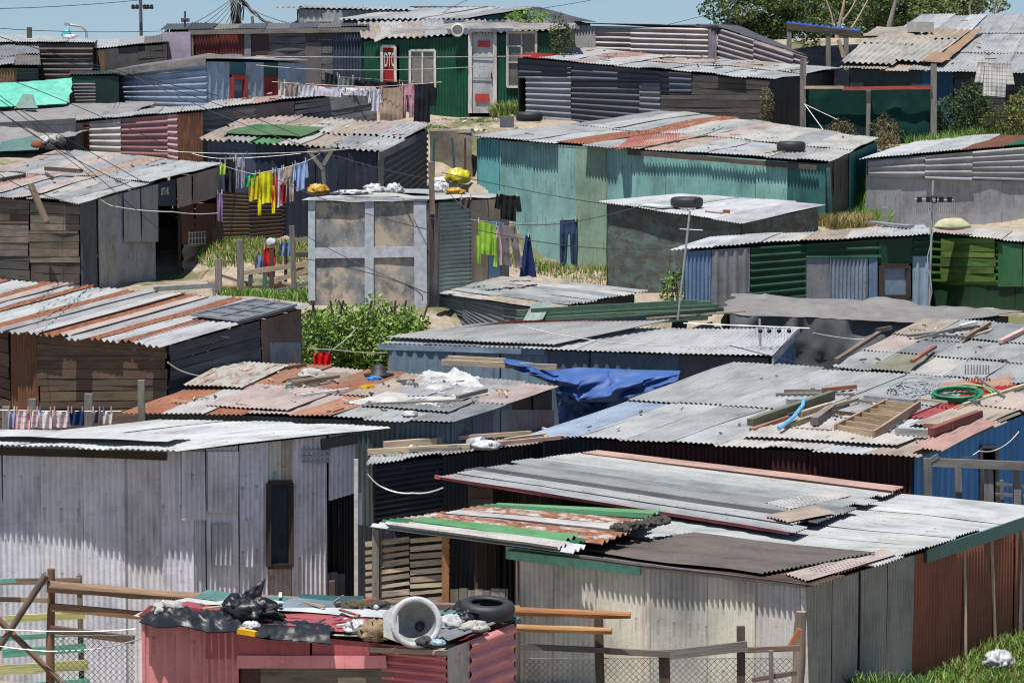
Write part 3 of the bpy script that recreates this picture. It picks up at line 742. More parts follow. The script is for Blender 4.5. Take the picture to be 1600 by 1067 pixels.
# --- rusty roof with white cloth
s = Shack('rusty', 'grey-green walled shack under a rust-streaked roof heaped with white sheeting', [(198, 642, -5.93), (705, 660, -5.93), (878, 604, -5.72), (395, 567, -5.5)], over=(.2, .12, .1, .15))
s.roof('v', 8, 2, [(.45, .20, .11), 'offw', (.40, .17, .10), 'pinkw', (.50, .26, .17), 'galv', 'galv', 'galv2', 'offw', (.42, .22, .14), 'pinkw', (.38, .18, .11), 'sand', 'galv', 'galv', 'pinkw'], [.5, .35, .55, .35, .45, .2, .1, .1, .5, .5, .4, .55, .4, .15, .05, .35], warp=.03, jt=.1, skew=.006)
s.patch([(285, 608), (380, 612), (455, 578), (360, 570)], 'V', 'offw', .5, .08); s.patch([(320, 640), (450, 648), (530, 615), (400, 605)], 'V', 'pinkw', .35, .06); s.patch([(560, 640), (700, 650), (750, 628), (640, 618)], 'V', 'galv2', .1, .06)
s.wall('f', None, ('V', [(.10, .13, .12), (.08, .10, .10), 'slate'], .1, .8)); s.wall('r', [(None, 770, None, None, 'V', 'slate', .1, 0), (770, 800, None, None, 'V', 'steel', .1, .012), (800, None, None, 650, 'F', 'char', .1, 0), (780, None, 640, None, 'V', 'galv2', .2, .02)])
fill(s, 'bl', ('V', ['galv2'], .2, .8)); s.done()

# --- striped rust and zinc roof, left
s = Shack('striperoof', 'brown boarded shack under a roof striped in rust and zinc at the left edge', [(-240, 492, -5.07), (250, 542, -5.07), (482, 477, -4.6), (-20, 436, -4.6)], over=(.25, .1, .1, .1))
s.roof('v', 22, 1, ['galv', 'rust', 'tin', 'tin', 'rust', 'pinkw', 'galv', 'rust', 'tin', 'tin', 'rust', 'galv', 'galv', 'tin', 'rust', 'pinkw', 'galv', 'rust', 'tin', 'rust', 'tin', 'tin'], [.1, .8, .05, .15, .75, .2, .05, .7, .2, .05, .7, .25, .05, .1, .8, .2, .05, .75, .0, .55, 0, .05], style='W', warp=.02, jt=.12)
BW = (.10, .062, .04)
s.wall('f', [(None, 18, None, None, 'P', 'brown', 0, 0, 'wood'), (18, 60, None, None, 'V', (.16, .07, .04), .5, .01), (60, None, None, 560, 'P', BW, 0, .0), (60, None, 556, 602, 'P', BW, 0, .012), (60, None, 598, None, 'P', BW, 0, .0)])
s.wall('r', [(None, 408, None, None, 'P', (.07, .072, .082), 0, 0), (408, None, None, None, 'F', (.20, .12, .09), .35, .02), (420, None, 535, None, 'F', 'galv2', .1, .03)])
fill(s, 'bl', ('P', ['dwood'], 0, .7)); s.done()

# --- pale steel-roofed shack in the middle
s = Shack('steel', 'blue-grey steel shack with a clean pale roof in the middle of the picture', [(590, 537, -5.35), (1206, 557, -5.4), (1247, 514, -5.15), (720, 512, -5.1)], over=(.12, .05, .05, .1))
s.roof('v', 8, 1, ['galv', 'grey', 'galv', 'tin', 'tin', 'tin', 'tin', 'tin'], [.1, .1, .05, 0, 0, 0, 0, 0], warp=.012, jt=.04)
s.patch([(600, 533), (868, 545), (1052, 505), (760, 510)], 'V', 'galv', .1, .07, .01); s.patch([(680, 527), (900, 522), (1035, 508), (800, 510)], 'V', (.42, .12, .11), .1, .10, .01)
s.wall('f', [(None, 640, None, None, 'I', 'steel', 0, 0), (640, 855, None, None, 'I', 'steel', .02, 0), (855, 1060, None, None, 'I', 'slate', .05, .01), (1060, None, None, None, 'I', 'dgrey', .2, .0)])
s.wall('r', [(None, None, None, None, 'I', (.16, .30, .46), .02, 0)]); fill(s, 'bl', ('V', ['teal', 'galv'], .1, .8))
s.fascia('f', 'steel', .1, .02, 0, .0, .43, over=-.03); s.fascia('r', 'tin', .14, .02, .02); s.done()

# --- big roof at right, with rafters and a hose
s = Shack('bigroof', 'wide grey roofed shack strewn with timber, its side wall bright blue', [(826, 680, -6.1), (1432, 713, -6.1), (1700, 609, -5.6), (1150, 567, -5.35)], over=(.15, .12, .1, .15))
s.roof('v', 8, 2, ['pblue', 'tin', 'galv', 'tin', 'offw', 'offw', 'white2', 'sand', 'galv', 'galv', 'tin', 'galv', 'galv', 'galv', 'rose', 'moss'], [0, 0, .05, .0, .15, .2, .15, .35, 0, 0, .05, 0, 0, .1, .4, .3], warp=.02, jt=.06, skew=.004)
s.patch([(1425, 628), (1500, 648), (1600, 614), (1520, 600)], 'V', 'red', .15, .06); s.patch([(1425, 708), (1475, 715), (1565, 668), (1500, 662)], 'V', 'salmon', .35, .10); s.patch([(1160, 690), (1400, 700), (1440, 684), (1190, 672)], 'V', 'offw', .15, .07)
s.patch([(1500, 640), (1600, 650), (1650, 628), (1560, 618)], 'V', 'pinkw', .3, .08)
s.patch([(1420, 668), (1520, 676), (1600, 645), (1500, 640)], 'V', 'sand', .1, .07)
s.wall('f', [(None, 945, None, None, 'V', 'night', .1, 0), (945, None, None, None, 'V', 'maroon', .2, 0)])
s.wall('r', [(None, 1500, None, None, 'I', 'blue', 0, 0), (1500, 1530, None, None, 'I', 'blue', 0, .01), (1530, 1556, None, 697, 'I', 'blue', 0, 0), (1556, None, None, None, 'I', 'blue', 0, 0)])
s.opening('r', 1531, 698, 1556, 800, 'gwood', .05); fill(s, 'bl', ('V', ['galv2'], .1, .8)); s.done()

# --- second tier roof at right edge
s = Shack('tier', 'upper roof of small grey and mossy sheets at the right edge', [(1303, 572, -5.55), (1720, 610, -5.5), (1830, 528, -5.1), (1447, 500, -5.1)], over=(.1, .1, .1, .1))
s.roof('v', 7, 3, ['galv', 'moss', 'offw', 'galv', 'galv', 'galv', 'galv2', 'pinkw', 'galv2', 'galv', 'galv', 'galv', 'galv', 'rust', 'sand', 'galv', 'galv2', 'galv', 'galv', 'galv', 'galv'], [.1, .3, .35, .1, .05, .1, .1, .3, .2, .1, .05, .1], warp=.02, jt=.05)
fill(s, 'frbl', ('V', ['char', 'galv2'], .2, .8)); s.done()

# --- grey tarpaulin hut
s = Shack('tarphut', 'low hut swathed in grey tarpaulin behind the steel shack', [(1130, 492, 57.2), (1445, 507, 57.4), (1590, 490, 59.2), (1150, 462, 59.2)], over=(.1, .1, .1, .1))
a, b, c_, d = s.c
mb = MB(); crumple(mb, a + Vector((-.1, -.1, .02)), b + Vector((.1, -.1, .02)), c_ + Vector((.1, .1, .02)), d + Vector((0, .1, .02)), .30, (.17, .16, .155), 'tarp', 11, 60, 26, .9, .03, False)
mb.build('tarpaulin_roof', s.root)
mb = MB(); w = s.w['f']
pts = []; nu, nv = 60, 20
for j in range(nv + 1):
    for i in range(nu + 1):
        t = w.L * i / nu; f = j / nv; z = w.top(t) + .06 - f * 2.4
        fold = .22 * math.sin(t * 3.1 + f * 3.0 + 1.5 * fbm((t, f * 2, 0), .6, 2)) * f + .16 * (1 - abs(fbm((t * .8 + f * 1.2, f * 1.5, 3), 1.2, 4)) * 2)
        pts.append(w.pt(t, z, .08 + fold + .1 * f))
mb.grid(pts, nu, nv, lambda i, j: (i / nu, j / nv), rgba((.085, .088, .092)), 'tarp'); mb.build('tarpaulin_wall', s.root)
fill(s, 'rbl', ('V', ['char'], .1, .8)); s.done()

# --- low corrugated shed centre
s = Shack('lowshed', 'low corrugated shed with a weathered zinc roof beside the hedge', [(655, 453, -4.95), (868, 484, -4.95), (1013, 457, -4.8), (765, 430, -4.75)], over=(.08, .35, .08, .05))
s.roof('u', 7, 2, ['offw', 'galv', 'galv2', 'galv', 'galv', 'pinkw', 'galv', 'sand', 'galv2', 'galv', 'galv', 'galv2'], [.3, .1, .1, .15, .05, .3, .1], style='H', warp=.015, jt=.05)
s.wall('f', None, ('H', [(.17, .20, .20), (.15, .18, .19)], .15, .8)); fill(s, 'rbl', ('V', ['char', 'dgrey'], .2, .8)); s.done()

# --- silver painted hut
s = Shack('silver', 'silver-painted crate-like hut with plastic bags on its flat roof', [(476, 313, 61), (668, 313, 61.0), (800, 306, 63.0), (600, 296, 64.0)], over=(.06, .05, .05, .06))
s.roof('u', 3, 1, ['white2', 'offw', 'galv'], [.1], style='F', warp=.03)
s.wall('f', [(None, None, None, None, 'F', 'char', 0, -.06), (None, 572, None, 392, 'F', (.25, .245, .24), 0, .0, 'panel'), (580, None, None, 390, 'F', (.30, .28, .25), 0, .0, 'panel'), (None, 572, 402, None, 'F', (.22, .225, .23), 0, .0, 'panel'), (580, None, 400, None, 'F', (.27, .26, .25), 0, .0, 'panel')])
for x0, y0, x1, y1, wd in ((487, 312, 487, 470, .13), (577, 314, 577, 475, .17), (482, 396, 662, 393, .20), (656, 316, 658, 480, .24), (484, 312, 668, 312, .07)):
    s.board('f', x0, y0, x1, y1, wd, (.50, .53, .56), .03, 'silver_batten', mat='paint')
s.wall('r', [(None, 684, None, None, 'Q', 'gwood', .3, .02, 'wood'), (684, 735, None, None, 'H', (.30, .34, .30), .1, .0), (735, 762, None, None, 'F', 'tan', .3, .01), (762, 790, None, 344, 'F', 'tan', .3, .01), (762, 782, 344, None, 'F', 'sblue', .0, .02), (782, None, None, None, 'F', 'gwood', .3, .02)])
fill(s, 'bl', ('V', ['galv2'], .1, .8)); s.done()

# --- small hut with white roof and tyre
s = Shack('tyrehut', 'dark stained hut with a flat white roof carrying a single tyre', [(935, 315, 66.5), (1157, 349, 62.8), (1288, 320, 66), (1066, 303, 68.5)], over=(.16, .1, .1, .14))
s.roof('v', 5, 1, ['white', 'tin', 'white', 'white', 'tin'], [0], warp=.008, jt=.02)
s.wall('f', [(None, None, None, None, 'F', (.075, .085, .08), .2, 0, 'stained')]); s.wall('r', [(None, None, None, None, 'F', (.07, .065, .05), .3, 0, 'stained')]); fill(s, 'bl', ('V', ['dteal'], .1, .8)); s.done()

# --- green and zinc row, right
s = Shack('greenrow', 'shack of dark green boards and zinc sheets with a blue framed window', [(1047, 391, 59.8), (1452, 366, 61.2), (1440, 352, 63.2), (1110, 372, 61.6)], over=(.1, .0, .05, .25))
s.roof('v', 6, 1, ['white', 'tin', 'offw', 'sand', 'offw', 'tin'], [0, .05, .2, .25, .2, .1], warp=.03, jt=.08)
DG = (.012, .065, .03)
s.wall('f', [(None, 1111, None, None, 'V', 'sblue', .05, 0), (1111, 1172, None, None, 'I', (.25, .25, .26), .1, .01), (1172, 1258, None, None, 'J', DG, .02, 0), (1258, 1296, 402, None, 'F', 'grey', .1, .01), (1258, 1374, None, 402, 'J', DG, .02, 0),
             (1296, 1357, 402, None, 'V', (.22, .27, .33), .05, 0), (1357, 1372, 402, None, 'F', 'sblue', 0, .01), (1372, 1425, None, 412, 'F', DG, 0, 0), (1372, 1425, 466, None, 'F', 'wood', 0, 0), (1425, None, None, 400, 'J', DG, 0, 0), (1425, None, 400, None, 'I', (.28, .38, .48), .02, .01)])
s.window('f', 1376, 415, 1418, 464, glass=(.16, .24, .33), frame='dbrown', fw=.09, mul=(), label='blue curtained window in a dark timber frame')
fill(s, 'rbl', ('V', ['dteal'], .1, .8)); s.done()
s = Shack('brightgreen', 'bright mossy-green plank shack at the right edge below the grey one', [(1452, 362, -3.85), (1680, 388, -3.95), (1690, 372, -3.9), (1480, 352, -3.75)], over=(.08, .0, .05, .0))
s.roof('v', 4, 1, ['pinkw', 'offw', 'offw', 'sand'], [.2], warp=.03, jt=.08)
s.wall('f', [(None, 1560, None, 448, 'J', (.04, .12, .02), .2, 0), (1560, None, None, 448, 'F', (.05, .15, .06), .2, .02), (None, None, 448, None, 'F', (.02, .06, .03), .05, -.02), (1470, 1556, 372, 440, 'P', (.10, .17, .03), 0, .02, 'wood')])
fill(s, 'rbl', ('V', ['dteal'], .1, .8)); s.done()

# --- grey-white shack right
s = Shack('greyright', 'pale grey panelled shack with ribbed upper sheets at the right', [(1345, 249, -2.74), (1720, 216, -2.35), (1740, 208, -2.2), (1450, 214, -2.45)], over=(.12, .05, .05, .1))
s.roof('v', 5, 1, ['white', 'tin', 'rust', 'green2', 'tin'], [0, .1, .4, .1, 0], warp=.02, jt=.06)
GW = (.36, .35, .36)
s.wall('f', [(None, None, (276, 288), None, 'F', GW, .02, 0), (None, 1442, None, (276, 279), 'J', GW, .0, .05), (1442, 1515, None, (279, 282), 'J', GW, 0, .07), (1515, None, None, (280, 288), 'J', GW, .0, .05)])
fill(s, 'rbl', ('V', ['galv'], .1, .8)); s.done()

# --- dark board shack, left
s = Shack('boardshack', 'weathered dark plank shack with pinkish iron roof and black doorway at left', [(-120, 298, -3.2), (122, 317, -3.22), (347, 256, -2.8), (90, 236, -2.72)], over=(.2, .05, .05, .15))
s.roof('v', 9, 2, ['pinkw', 'offw', 'salmon', 'pinkw', 'galv', 'pinkw', 'offw', 'galv', 'tin', 'pinkw', 'galv', 'offw', 'pinkw', 'galv', 'sand', 'galv', 'tin', 'tin'], [.25, .2, .5, .2, .1, .3, .2, .05, 0, .2, .1, .2], warp=.03, jt=.08, skew=.01)
BD = (.135, .105, .082)
s.wall('f', [(None, 48, None, 345, 'P', BD, 0, .0), (None, 48, 345, 400, 'P', BD, 0, .02), (None, 48, 400, None, 'P', (.06, .055, .05), 0, 0), (48, None, None, 360, 'P', BD, 0, .01), (48, None, 360, 410, 'P', BD, 0, .03), (48, None, 410, None, 'P', (.07, .06, .05), 0, .01)])
s.wall('r', [(None, 152, None, None, 'V', (.14, .14, .15), .3, 0), (152, 182, None, None, 'V', (.46, .44, .40), .42, .012), (182, 242, None, None, 'V', (.40, .40, .42), .38, 0), (190, 242, None, 378, 'F', (.38, .38, .38), .05, .06),
             (242, 274, None, 322, 'F', (.05, .07, .085), .1, .02), (274, None, None, (326, 306), 'F', (.46, .36, .30), .40, .04), (284, None, 318, 382, 'F', (.14, .05, .04), .4, .0), (284, None, 382, None, 'J', (.20, .17, .15), .4, .01)])
mkw = s.w['r']; s.opening('r', 244, 322, 279, 452, 'dwood', .06, sides='r'); fill(s, 'bl', ('P', ['dwood'], 0, .7)); s.done(); bshack = s

# --- brown tin fence under the yellow washing
w = Wall(P(338, 372, 68.5), P(485, 372, 69.5), P(338, 298, 68.5).z, P(485, 300, 69.5).z); mb = MB()
for i, (a, b) in enumerate(((0, .35), (.34, .7), (.69, 1))):
    sheet(mb, w.pt(w.L * a, w.bot(w.L * a), .01 * i), w.pt(w.L * b, w.bot(w.L * b), .01 * i), w.pt(w.L * b, w.zb, .01 * i), w.pt(w.L * a, w.za, .01 * i), 'H', [(.16, .11, .07), (.09, .06, .045), (.07, .055, .05)][i], .35, n=w.n)
single(mb, 'tin_fence', 'rusty brown corrugated fence behind the yellow washing', 'fence')

# --- dark blue sided shack with asbestos patches
s = Shack('darkblue', 'dark blue-black shack with green and pale patched roof above the washing line', [(313, 216, 70.5), (592, 237, 67.5), (672, 198, 72), (400, 178, 75.5)], over=(.15, .08, .08, .1))
s.roof('v', 7, 2, ['sand', 'galv', 'lgreen', 'offw', 'sand', 'galv', 'tin', 'sand', 'pinkw', 'sand', 'offw', 'sand', 'pinkw', 'tin'], [.1, .05, .0, .2, .1, .1, 0], warp=.02, jt=.08, style='W')
s.patch([(345, 212), (470, 218), (510, 203), (400, 198)], 'F', (.10, .20, .07), .05, .06, .01)
s.wall('f', [(None, 400, None, None, 'I', (.07, .09, .13), .05, 0), (400, None, None, None, 'I', (.028, .035, .055), .02, .01)]); s.wall('r', [(None, 600, None, None, 'F', (.2, .19, .17), .1, 0), (600, None, None, None, 'J', (.05, .053, .06), .05, .01)])
fill(s, 'bl', ('V', ['char'], .1, .8)); s.fascia('r', 'gwood', .16, .0, -.02, .0, .7); s.done()

# --- teal shack
s = Shack('teal', 'long teal painted corrugated shack on the slope with tyres on its roof', [(735, 214, 72.5), (1292, 254, 67.5), (1372, 218, 72.5), (1046, 175, 77)], over=(.12, .06, .06, .08))
s.roof('v', 12, 2, ['galv', 'galv', 'tin', 'rust', 'galv', 'salmon', 'sand', 'tin', 'white2', 'offw', 'galv', 'offw', 'galv2', 'tin', 'galv', 'offw', 'offw', 'galv', 'pinkw', 'offw', 'offw', 'galv', 'offw', 'offw'], [.1, .1, .0, .7, .1, .4, .1, .05, 0, .1, .05, .2], warp=.03, jt=.12, skew=.006)
TL = (.25, .47, .44)
s.wall('f', [(None, 780, None, None, 'V', (.15, .43, .43), .0, 0), (780, 832, None, None, 'V', TL, .05, .01), (832, 900, None, None, 'V', (.28, .50, .46), .02, 0), (900, 948, None, None, 'V', (.28, .40, .31), .15, .01), (948, 1040, None, None, 'V', TL, .04, .0),
             (1040, 1110, None, None, 'V', TL, .02, .01), (1110, 1180, None, None, 'V', (.25, .48, .44), .05, 0), (1180, 1230, None, None, 'V', (.29, .52, .46), .02, .015), (1230, None, None, None, 'V', (.05, .16, .15), .05, 0)])
s.wall('r', [(None, 1325, None, None, 'F', (.07, .065, .06), .1, 0), (1325, None, None, None, 'V', (.03, .17, .15), .02, .01)]); fill(s, 'bl', ('V', ['teal'], .1, .8))
p0 = [s.onr(x, y, .03) for x, y in ((962, 234), (1062, 226), (1058, 203), (990, 212))]
p0[2] += Vector((0, 0, .03)); p0[3] += Vector((0, 0, .02)); mb = MB(); sheet(mb, *p0, style='V', color=(.36, .13, .10), rust=.45, warp=.03); s.part(mb, 'curled_sheet'); s.board('r', 1290, 262, 1294, 345, .09, 'teal2', .05, 'corner_strip', mat='paint'); s.done()
s.board('f', 985, 238, 1280, 262, .1, 'dwood', .1, 'dark_eave_strip')  # dark strip stands in for the shadowed gap under the lower eave

# --- green house with red door
s = Shack('greenhouse', 'dark green house with a pale door, red door and pale framed windows', [(566, 62, 81), (905, 46, 80), (890, 30, 86), (560, 34, 87)], over=(.12, .25, .1, .05), name='green_house', cat='house')
s.roof('v', 10, 1, ['sand', 'offw', 'sand', 'galv', 'dgrey', 'galv2', 'dgrey', 'moss', 'moss', 'dgrey'], [.1], style='W', warp=.02, jt=.06)
GR = (.010, .085, .045)
s.wall('f', [(None, 595, None, None, 'V', GR, 0, 0), (595, 624, None, 72, 'V', GR, 0, 0), (624, 640, None, None, 'V', GR, 0, 0), (640, 680, None, 78, 'V', GR, 0, 0), (640, 680, 137, None, 'V', GR, 0, 0), (680, 733, None, None, 'V', GR, 0, 0),
             (733, 776, None, 47, 'V', GR, 0, 0), (776, 792, None, None, 'V', GR, 0, 0), (792, 839, None, 50, 'V', GR, 0, 0), (792, 839, 137, None, 'V', GR, 0, 0), (839, None, None, None, 'V', GR, 0, 0)])
dr = s.door('f', 597, 73, 618, 188, (.34, .02, .018), 'offw', .0, label='red door painted with white letters')
s.door('f', 735, 48, 774, 177, (.50, .50, .53), 'offw', .02, fw=.09, label='pale lilac door with two red notices')
w = s.w['f']
for y in (90, 122): mb = MB(); bar(mb, w.px(736, y, .045), w.px(772, y + 1, .045), .012, .03, (.28, .27, .29), 'paint'); s.part(mb, 'door_ledge')
s.window('f', 641, 79, 680, 137, (.20, .19, .17), 'offw', label='two-pane window with cream curtain')
s.window('f', 793, 51, 838, 136, (.14, .13, .13), 'offw', bars=((0, .5, .75), (0, .5, .45)), label='tall window with bracketed panes')
w = s.w['f']
mb = MB()      # bent white roof fascia
for a, b in (((586, 62), (612, 50)), ((612, 50), (712, 41)), ((712, 40), (900, 41))): bar(mb, w.px(*a, .12), w.px(*b, .12), .04, .14, 'offw', 'wood')
s.part(mb, 'bent_fascia'); mb = MB(); lathe(mb, w.px(717, 48, .15), (0, -1, 0), [(.02, 0), (.16, 0), (.17, .08), (.12, .1), (.11, .02)], 'offw', 'paint', 16); s.part(mb, 'round_vent')
def text(txt, wl_, px_, py_, size, color, off, parent, name='lettering', sx=1.0):
    cu = bpy.data.curves.new('t', 'FONT'); cu.body = txt; cu.size = size; cu.extrude = .004; cu.offset = .006
    t = bpy.data.objects.new('t', cu); COL.objects.link(t); dg = bpy.context.evaluated_depsgraph_get(); dg.update()
    me = bpy.data.meshes.new_from_object(t.evaluated_get(dg)); bpy.data.objects.remove(t)
    o = wl_.px(px_, py_, off); m = Matrix((wl_.d, Vector((0, 0, 1)), wl_.n)).transposed(); mb = MB()
    mb.mesh([o + m @ Vector((v.co.x * sx, v.co.y, v.co.z)) for v in me.vertices], [tuple(p.vertices) for p in me.polygons], color, 'paint', False)
    return mb.build(name, parent)
text('DTC', w, 600.5, 104, .50, 'offw', .03, dr, sx=.27)
for (x0, y0, x1, y1) in ((747, 64, 766, 74), (743, 147, 765, 160)):
    mb = MB(); sheet(mb, w.px(x0, y1, .05), w.px(x1, y1, .05), w.px(x1, y0, .05), w.px(x0, y0, .05), 'F', (.45, .05, .04), 0, n=w.n, warp=.002, mat='paint')
    no = mb.build('red_notice', s.root)
    text('FOR', w, x0 + 2, y1 - 2, .14, (.7, .45, .35), .056, no, sx=1.1) if False else None
s.wall('r', None, ('V', [GR], 0, .8)); fill(s, 'bl', ('V', [GR], 0, .8)); s.done()

# --- dark zinc-striped shack upper centre-right
s = Shack('striped', 'charcoal shack with horizontal zinc ribs catching light, right of the green house', [(806, 88, 78.5), (1205, 124, 75.5), (1312, 107, 79), (900, 76, 83)], over=(.1, .1, .1, .05))
s.roof('v', 10, 2, ['red', 'white2', 'pinkw', 'offw', 'tin', 'galv', 'offw', 'tin', 'tin', 'galv', 'pinkw', 'offw', 'salmon', 'offw', 'sand', 'pinkw', 'galv', 'sand', 'offw', 'galv'], [.3, .05, .3, .2, .0, .1, .3, .1, 0, .1], warp=.04, jt=.12, skew=.006)
NB = (.05, .06, .085)
s.wall('f', [(None, 825, None, 122, 'J', NB, 0, 0), (None, 892, None, 122, 'J', NB, 0, .01), (822, 892, 120, None, 'J', (.20, .22, .25), 0, .02), (892, 1030, None, 132, 'J', NB, 0, .0), (892, 1000, 130, None, 'J', (.055, .065, .085), 0, .01), (1000, 1032, 130, None, 'J', (.15, .16, .18), 0, .03),
             (1030, 1080, None, 145, 'J', NB, 0, .01), (1080, None, None, 148, 'P', (.06, .055, .05), 0, .0), (1030, None, 145, None, 'P', (.07, .06, .052), 0, .01)])
fill(s, 'rbl', ('V', ['char'], .1, .8)); s.done()

# --- whitish shack behind it
s = Shack('behindwhite', 'shack of white streaked corrugated sheets on the skyline left of the trees', [(893, 37, 85), (1120, 42, 84), (1260, 88, 82), (1030, 52, 92)], over=(.02, .02, .02, .02))
s.c[3] = P(1150, 40, 92); s.roof('u', 4, 1, ['dgrey', 'char', 'dgrey'], [.1], style='H')
s.w['r'] = Wall(P(1122, 42, 84), P(1262, 88, 81), P(1122, 44, 84).z, P(1262, 90, 81).z)
s.wall('f', [(None, 930, None, None, 'V', (.40, .40, .38), .05, .03), (930, 985, None, None, 'J', (.42, .36, .34), .15, 0), (985, 1070, None, None, 'J', (.48, .42, .40), .1, .01), (1070, 1106, None, None, 'J', (.40, .34, .32), .2, 0), (1106, None, None, None, 'V', (.30, .27, .30), .2, .02)])
s.wall('r', None, ('J', [(.36, .30, .30)], .2, .8)); fill(s, 'bl', ('V', ['galv2'], .1, .8)); s.done()

# --- asbestos roofed shack, top right
s = Shack('asbestos', 'shack with broken corrugated asbestos and zinc roof at the top right', [(1310, 107, 77.5), (1680, 118, 76), (1700, 24, 84), (1440, 26, 85)], over=(.2, .1, .1, .2))
s.roof('v', 10, 3, ['asb', 'asb', 'sand', 'galv', 'galv', 'galv', 'galv', 'galv', 'galv', 'galv', 'asb', 'sand', 'sand', 'rust', 'galv', 'galv', 'tin', 'galv', 'galv', 'galv', 'galv', 'tin', 'galv', 'tin', 'galv', 'galv', 'galv', 'galv', 'galv', 'tin'], [.1, .2, .35, .0, .05, .0, .0, .05, .0, 0], style='V', warp=.02, jt=.1)
for q, cl in (([(1312, 104), (1395, 106), (1450, 66), (1348, 68)], (.52, .49, .44)), ([(1345, 74), (1430, 76), (1470, 62), (1380, 60)], (.50, .42, .34)), ([(1348, 62), (1430, 66), (1440, 48), (1370, 48)], (.42, .37, .30)),
              ([(1395, 100), (1450, 104), (1500, 68), (1440, 68)], (.46, .43, .38)), ([(1430, 66), (1500, 68), (1520, 52), (1450, 50)], (.48, .38, .29)), ([(1440, 104), (1472, 106), (1535, 54), (1500, 54)], (.42, .26, .16))):
    s.patch(q, 'W' if cl[0] > .43 else 'F', cl, .15, .10, .03)
s.wall('f', [(None, 1440, None, None, 'F', (.03, .05, .05), .05, 0), (1440, 1488, None, None, 'F', (.02, .08, .15), 0, .01), (1488, None, None, None, 'P', (.05, .05, .06), 0, 0)]); fill(s, 'rbl', ('P', ['dwood'], 0, .7)); s.done()

# --- blue-grey shack upper left
s = Shack('bluegrey', 'blue-grey ribbed shack with a red framed window at the upper left', [(165, 112, 81), (322, 93, 77.5), (480, 96, 79.5), (330, 84, 84)], over=(.05, .05, .05, .05))
s.roof('v', 6, 1, ['grey', 'gwood', 'grey', 'galv', 'galv2', 'grey'], [.1], warp=.02)
s.wall('f', [(None, 183, None, None, 'F', 'gwood', .1, 0), (183, None, None, None, 'J', (.21, .28, .38), .02, 0)]); s.fascia('f', 'gwood', .16, .02, .02)
SL = (.30, .38, .48)
s.wall('r', [(None, 357, None, None, 'I', SL, 0, 0), (357, 384, None, 118, 'F', (.03, .12, .14), 0, 0), (384, 412, None, None, 'I', SL, 0, 0), (412, 440, None, 120, 'F', (.02, .09, .07), 0, 0), (412, 435, 120, None, 'F', (.25, .025, .02), 0, .01), (435, None, None, None, 'I', SL, 0, 0)])
s.window('r', 361, 121, 381, 158, (.10, .16, .24), (.24, .02, .02), mul=(), fw=.12, label='small window in a red frame'); fill(s, 'bl', ('V', ['galv2'], .1, .8)); s.done()

# --- roof carrying the pale washing
s = Shack('midgrey', 'low grey boarded shack with sagging pale roof behind the pale washing', [(308, 172, 73.5), (592, 140, 75.5), (580, 133, 78.5), (330, 158, 77)], over=(.08, .05, .05, .05))
s.roof('v', 7, 1, ['tin', 'offw', 'salmon', 'tin', 'galv', 'tin', 'galv'], [.1, .2, .3, 0, .1], warp=.03, jt=.08)
s.wall('f', [(None, 400, None, None, 'J', (.20, .19, .18), .1, 0), (400, 460, None, None, 'F', (.12, .10, .10), .1, .01), (460, None, None, None, 'P', (.17, .175, .18), 0, 0)]); fill(s, 'rbl', ('V', ['char'], .1, .8)); s.done()

# --- long dark shack and white-lilac end, upper left
s = Shack('lilacend', 'dark boarded terrace shack with a lilac plastered end wall', [(250, 48, 84.5), (575, 43, 83.5), (575, 36, 88), (262, 38, 89)], over=(.1, .05, .05, .1))
s.roof('v', 8, 1, ['dgrey', 'char', 'moss', 'dgrey', 'gwood', 'dgrey', 'gwood', 'char'], [.1], warp=.03, jt=.05)
s.wall('f', [(None, 300, None, None, 'F', (.38, .34, .41), .0, .15), (300, 304, None, None, 'F', 'gwood', .1, .1), (304, 382, None, None, 'V', (.15, .03, .025), .2, .0), (382, 392, None, None, 'F', 'grey', 0, .02), (392, 420, None, None, 'F', (.07, .04, .04), .3, 0),
             (420, 478, None, None, 'P', (.11, .11, .115), 0, 0), (478, 502, 66, None, 'F', (.13, .12, .125), .1, .03), (478, 520, None, None, 'P', (.09, .09, .09), 0, .0), (520, None, None, None, 'V', (.05, .065, .10), .1, .01)])
s.wall('l', None, ('F', [(.36, .33, .40)], 0, .8)); fill(s, 'rb', ('V', ['char'], .1, .8)); s.fascia('f', 'gwood', .12, .02, .0, .14, 1.0); s.done()

# --- far roofs on the skyline
s = Shack('farwhite', 'pale far-off shack with ribbed overhanging roof on the skyline', [(432, 12, 92), (640, 15, 91), (640, 12, 96), (440, 9, 97)], over=(.1, .1, .1, .65))
s.roof('v', 6, 1, ['tin', 'galv'], [0], style='W'); s.wall('f', [(None, None, None, None, 'I', (.33, .34, .35), .02, 0)]); s.window('f', 478, 33, 520, 42, (.08, .14, .16), 'offw', fw=.05); fill(s, 'rbl', ('I', ['galv'], 0, .8)); s.done()
s = Shack('farwhite2', 'far white sloping roof rising behind the green house', [(530, 30, 88), (720, 30, 87.5), (830, 13, 92), (628, 14, 93)], over=(.1, .1, .1, .1))
s.roof('v', 6, 1, ['tin', 'galv', 'tin', 'white2'], [0, .05], style='W'); fill(s, 'frbl', ('V', ['dteal', 'char'], .1, .8)); s.done()
s = Shack('fardark', 'far dark gabled roof right of the green house', [(700, 22, 93), (930, 36, 91), (840, 12, 94), (640, 10, 96)], over=(.1, .1, .1, .1))
s.roof('v', 6, 1, ['char', 'slate', 'dgrey'], [.1]); fill(s, 'frbl', ('V', ['slate', 'char'], .1, .8)); s.done()
s = Shack('farleft', 'brown iron shack with pale roof on the skyline at the left edge', [(-70, 66, 85.5), (147, 66, 83), (150, 60, 88), (-60, 50, 90)], over=(.05, .05, .05, .05))
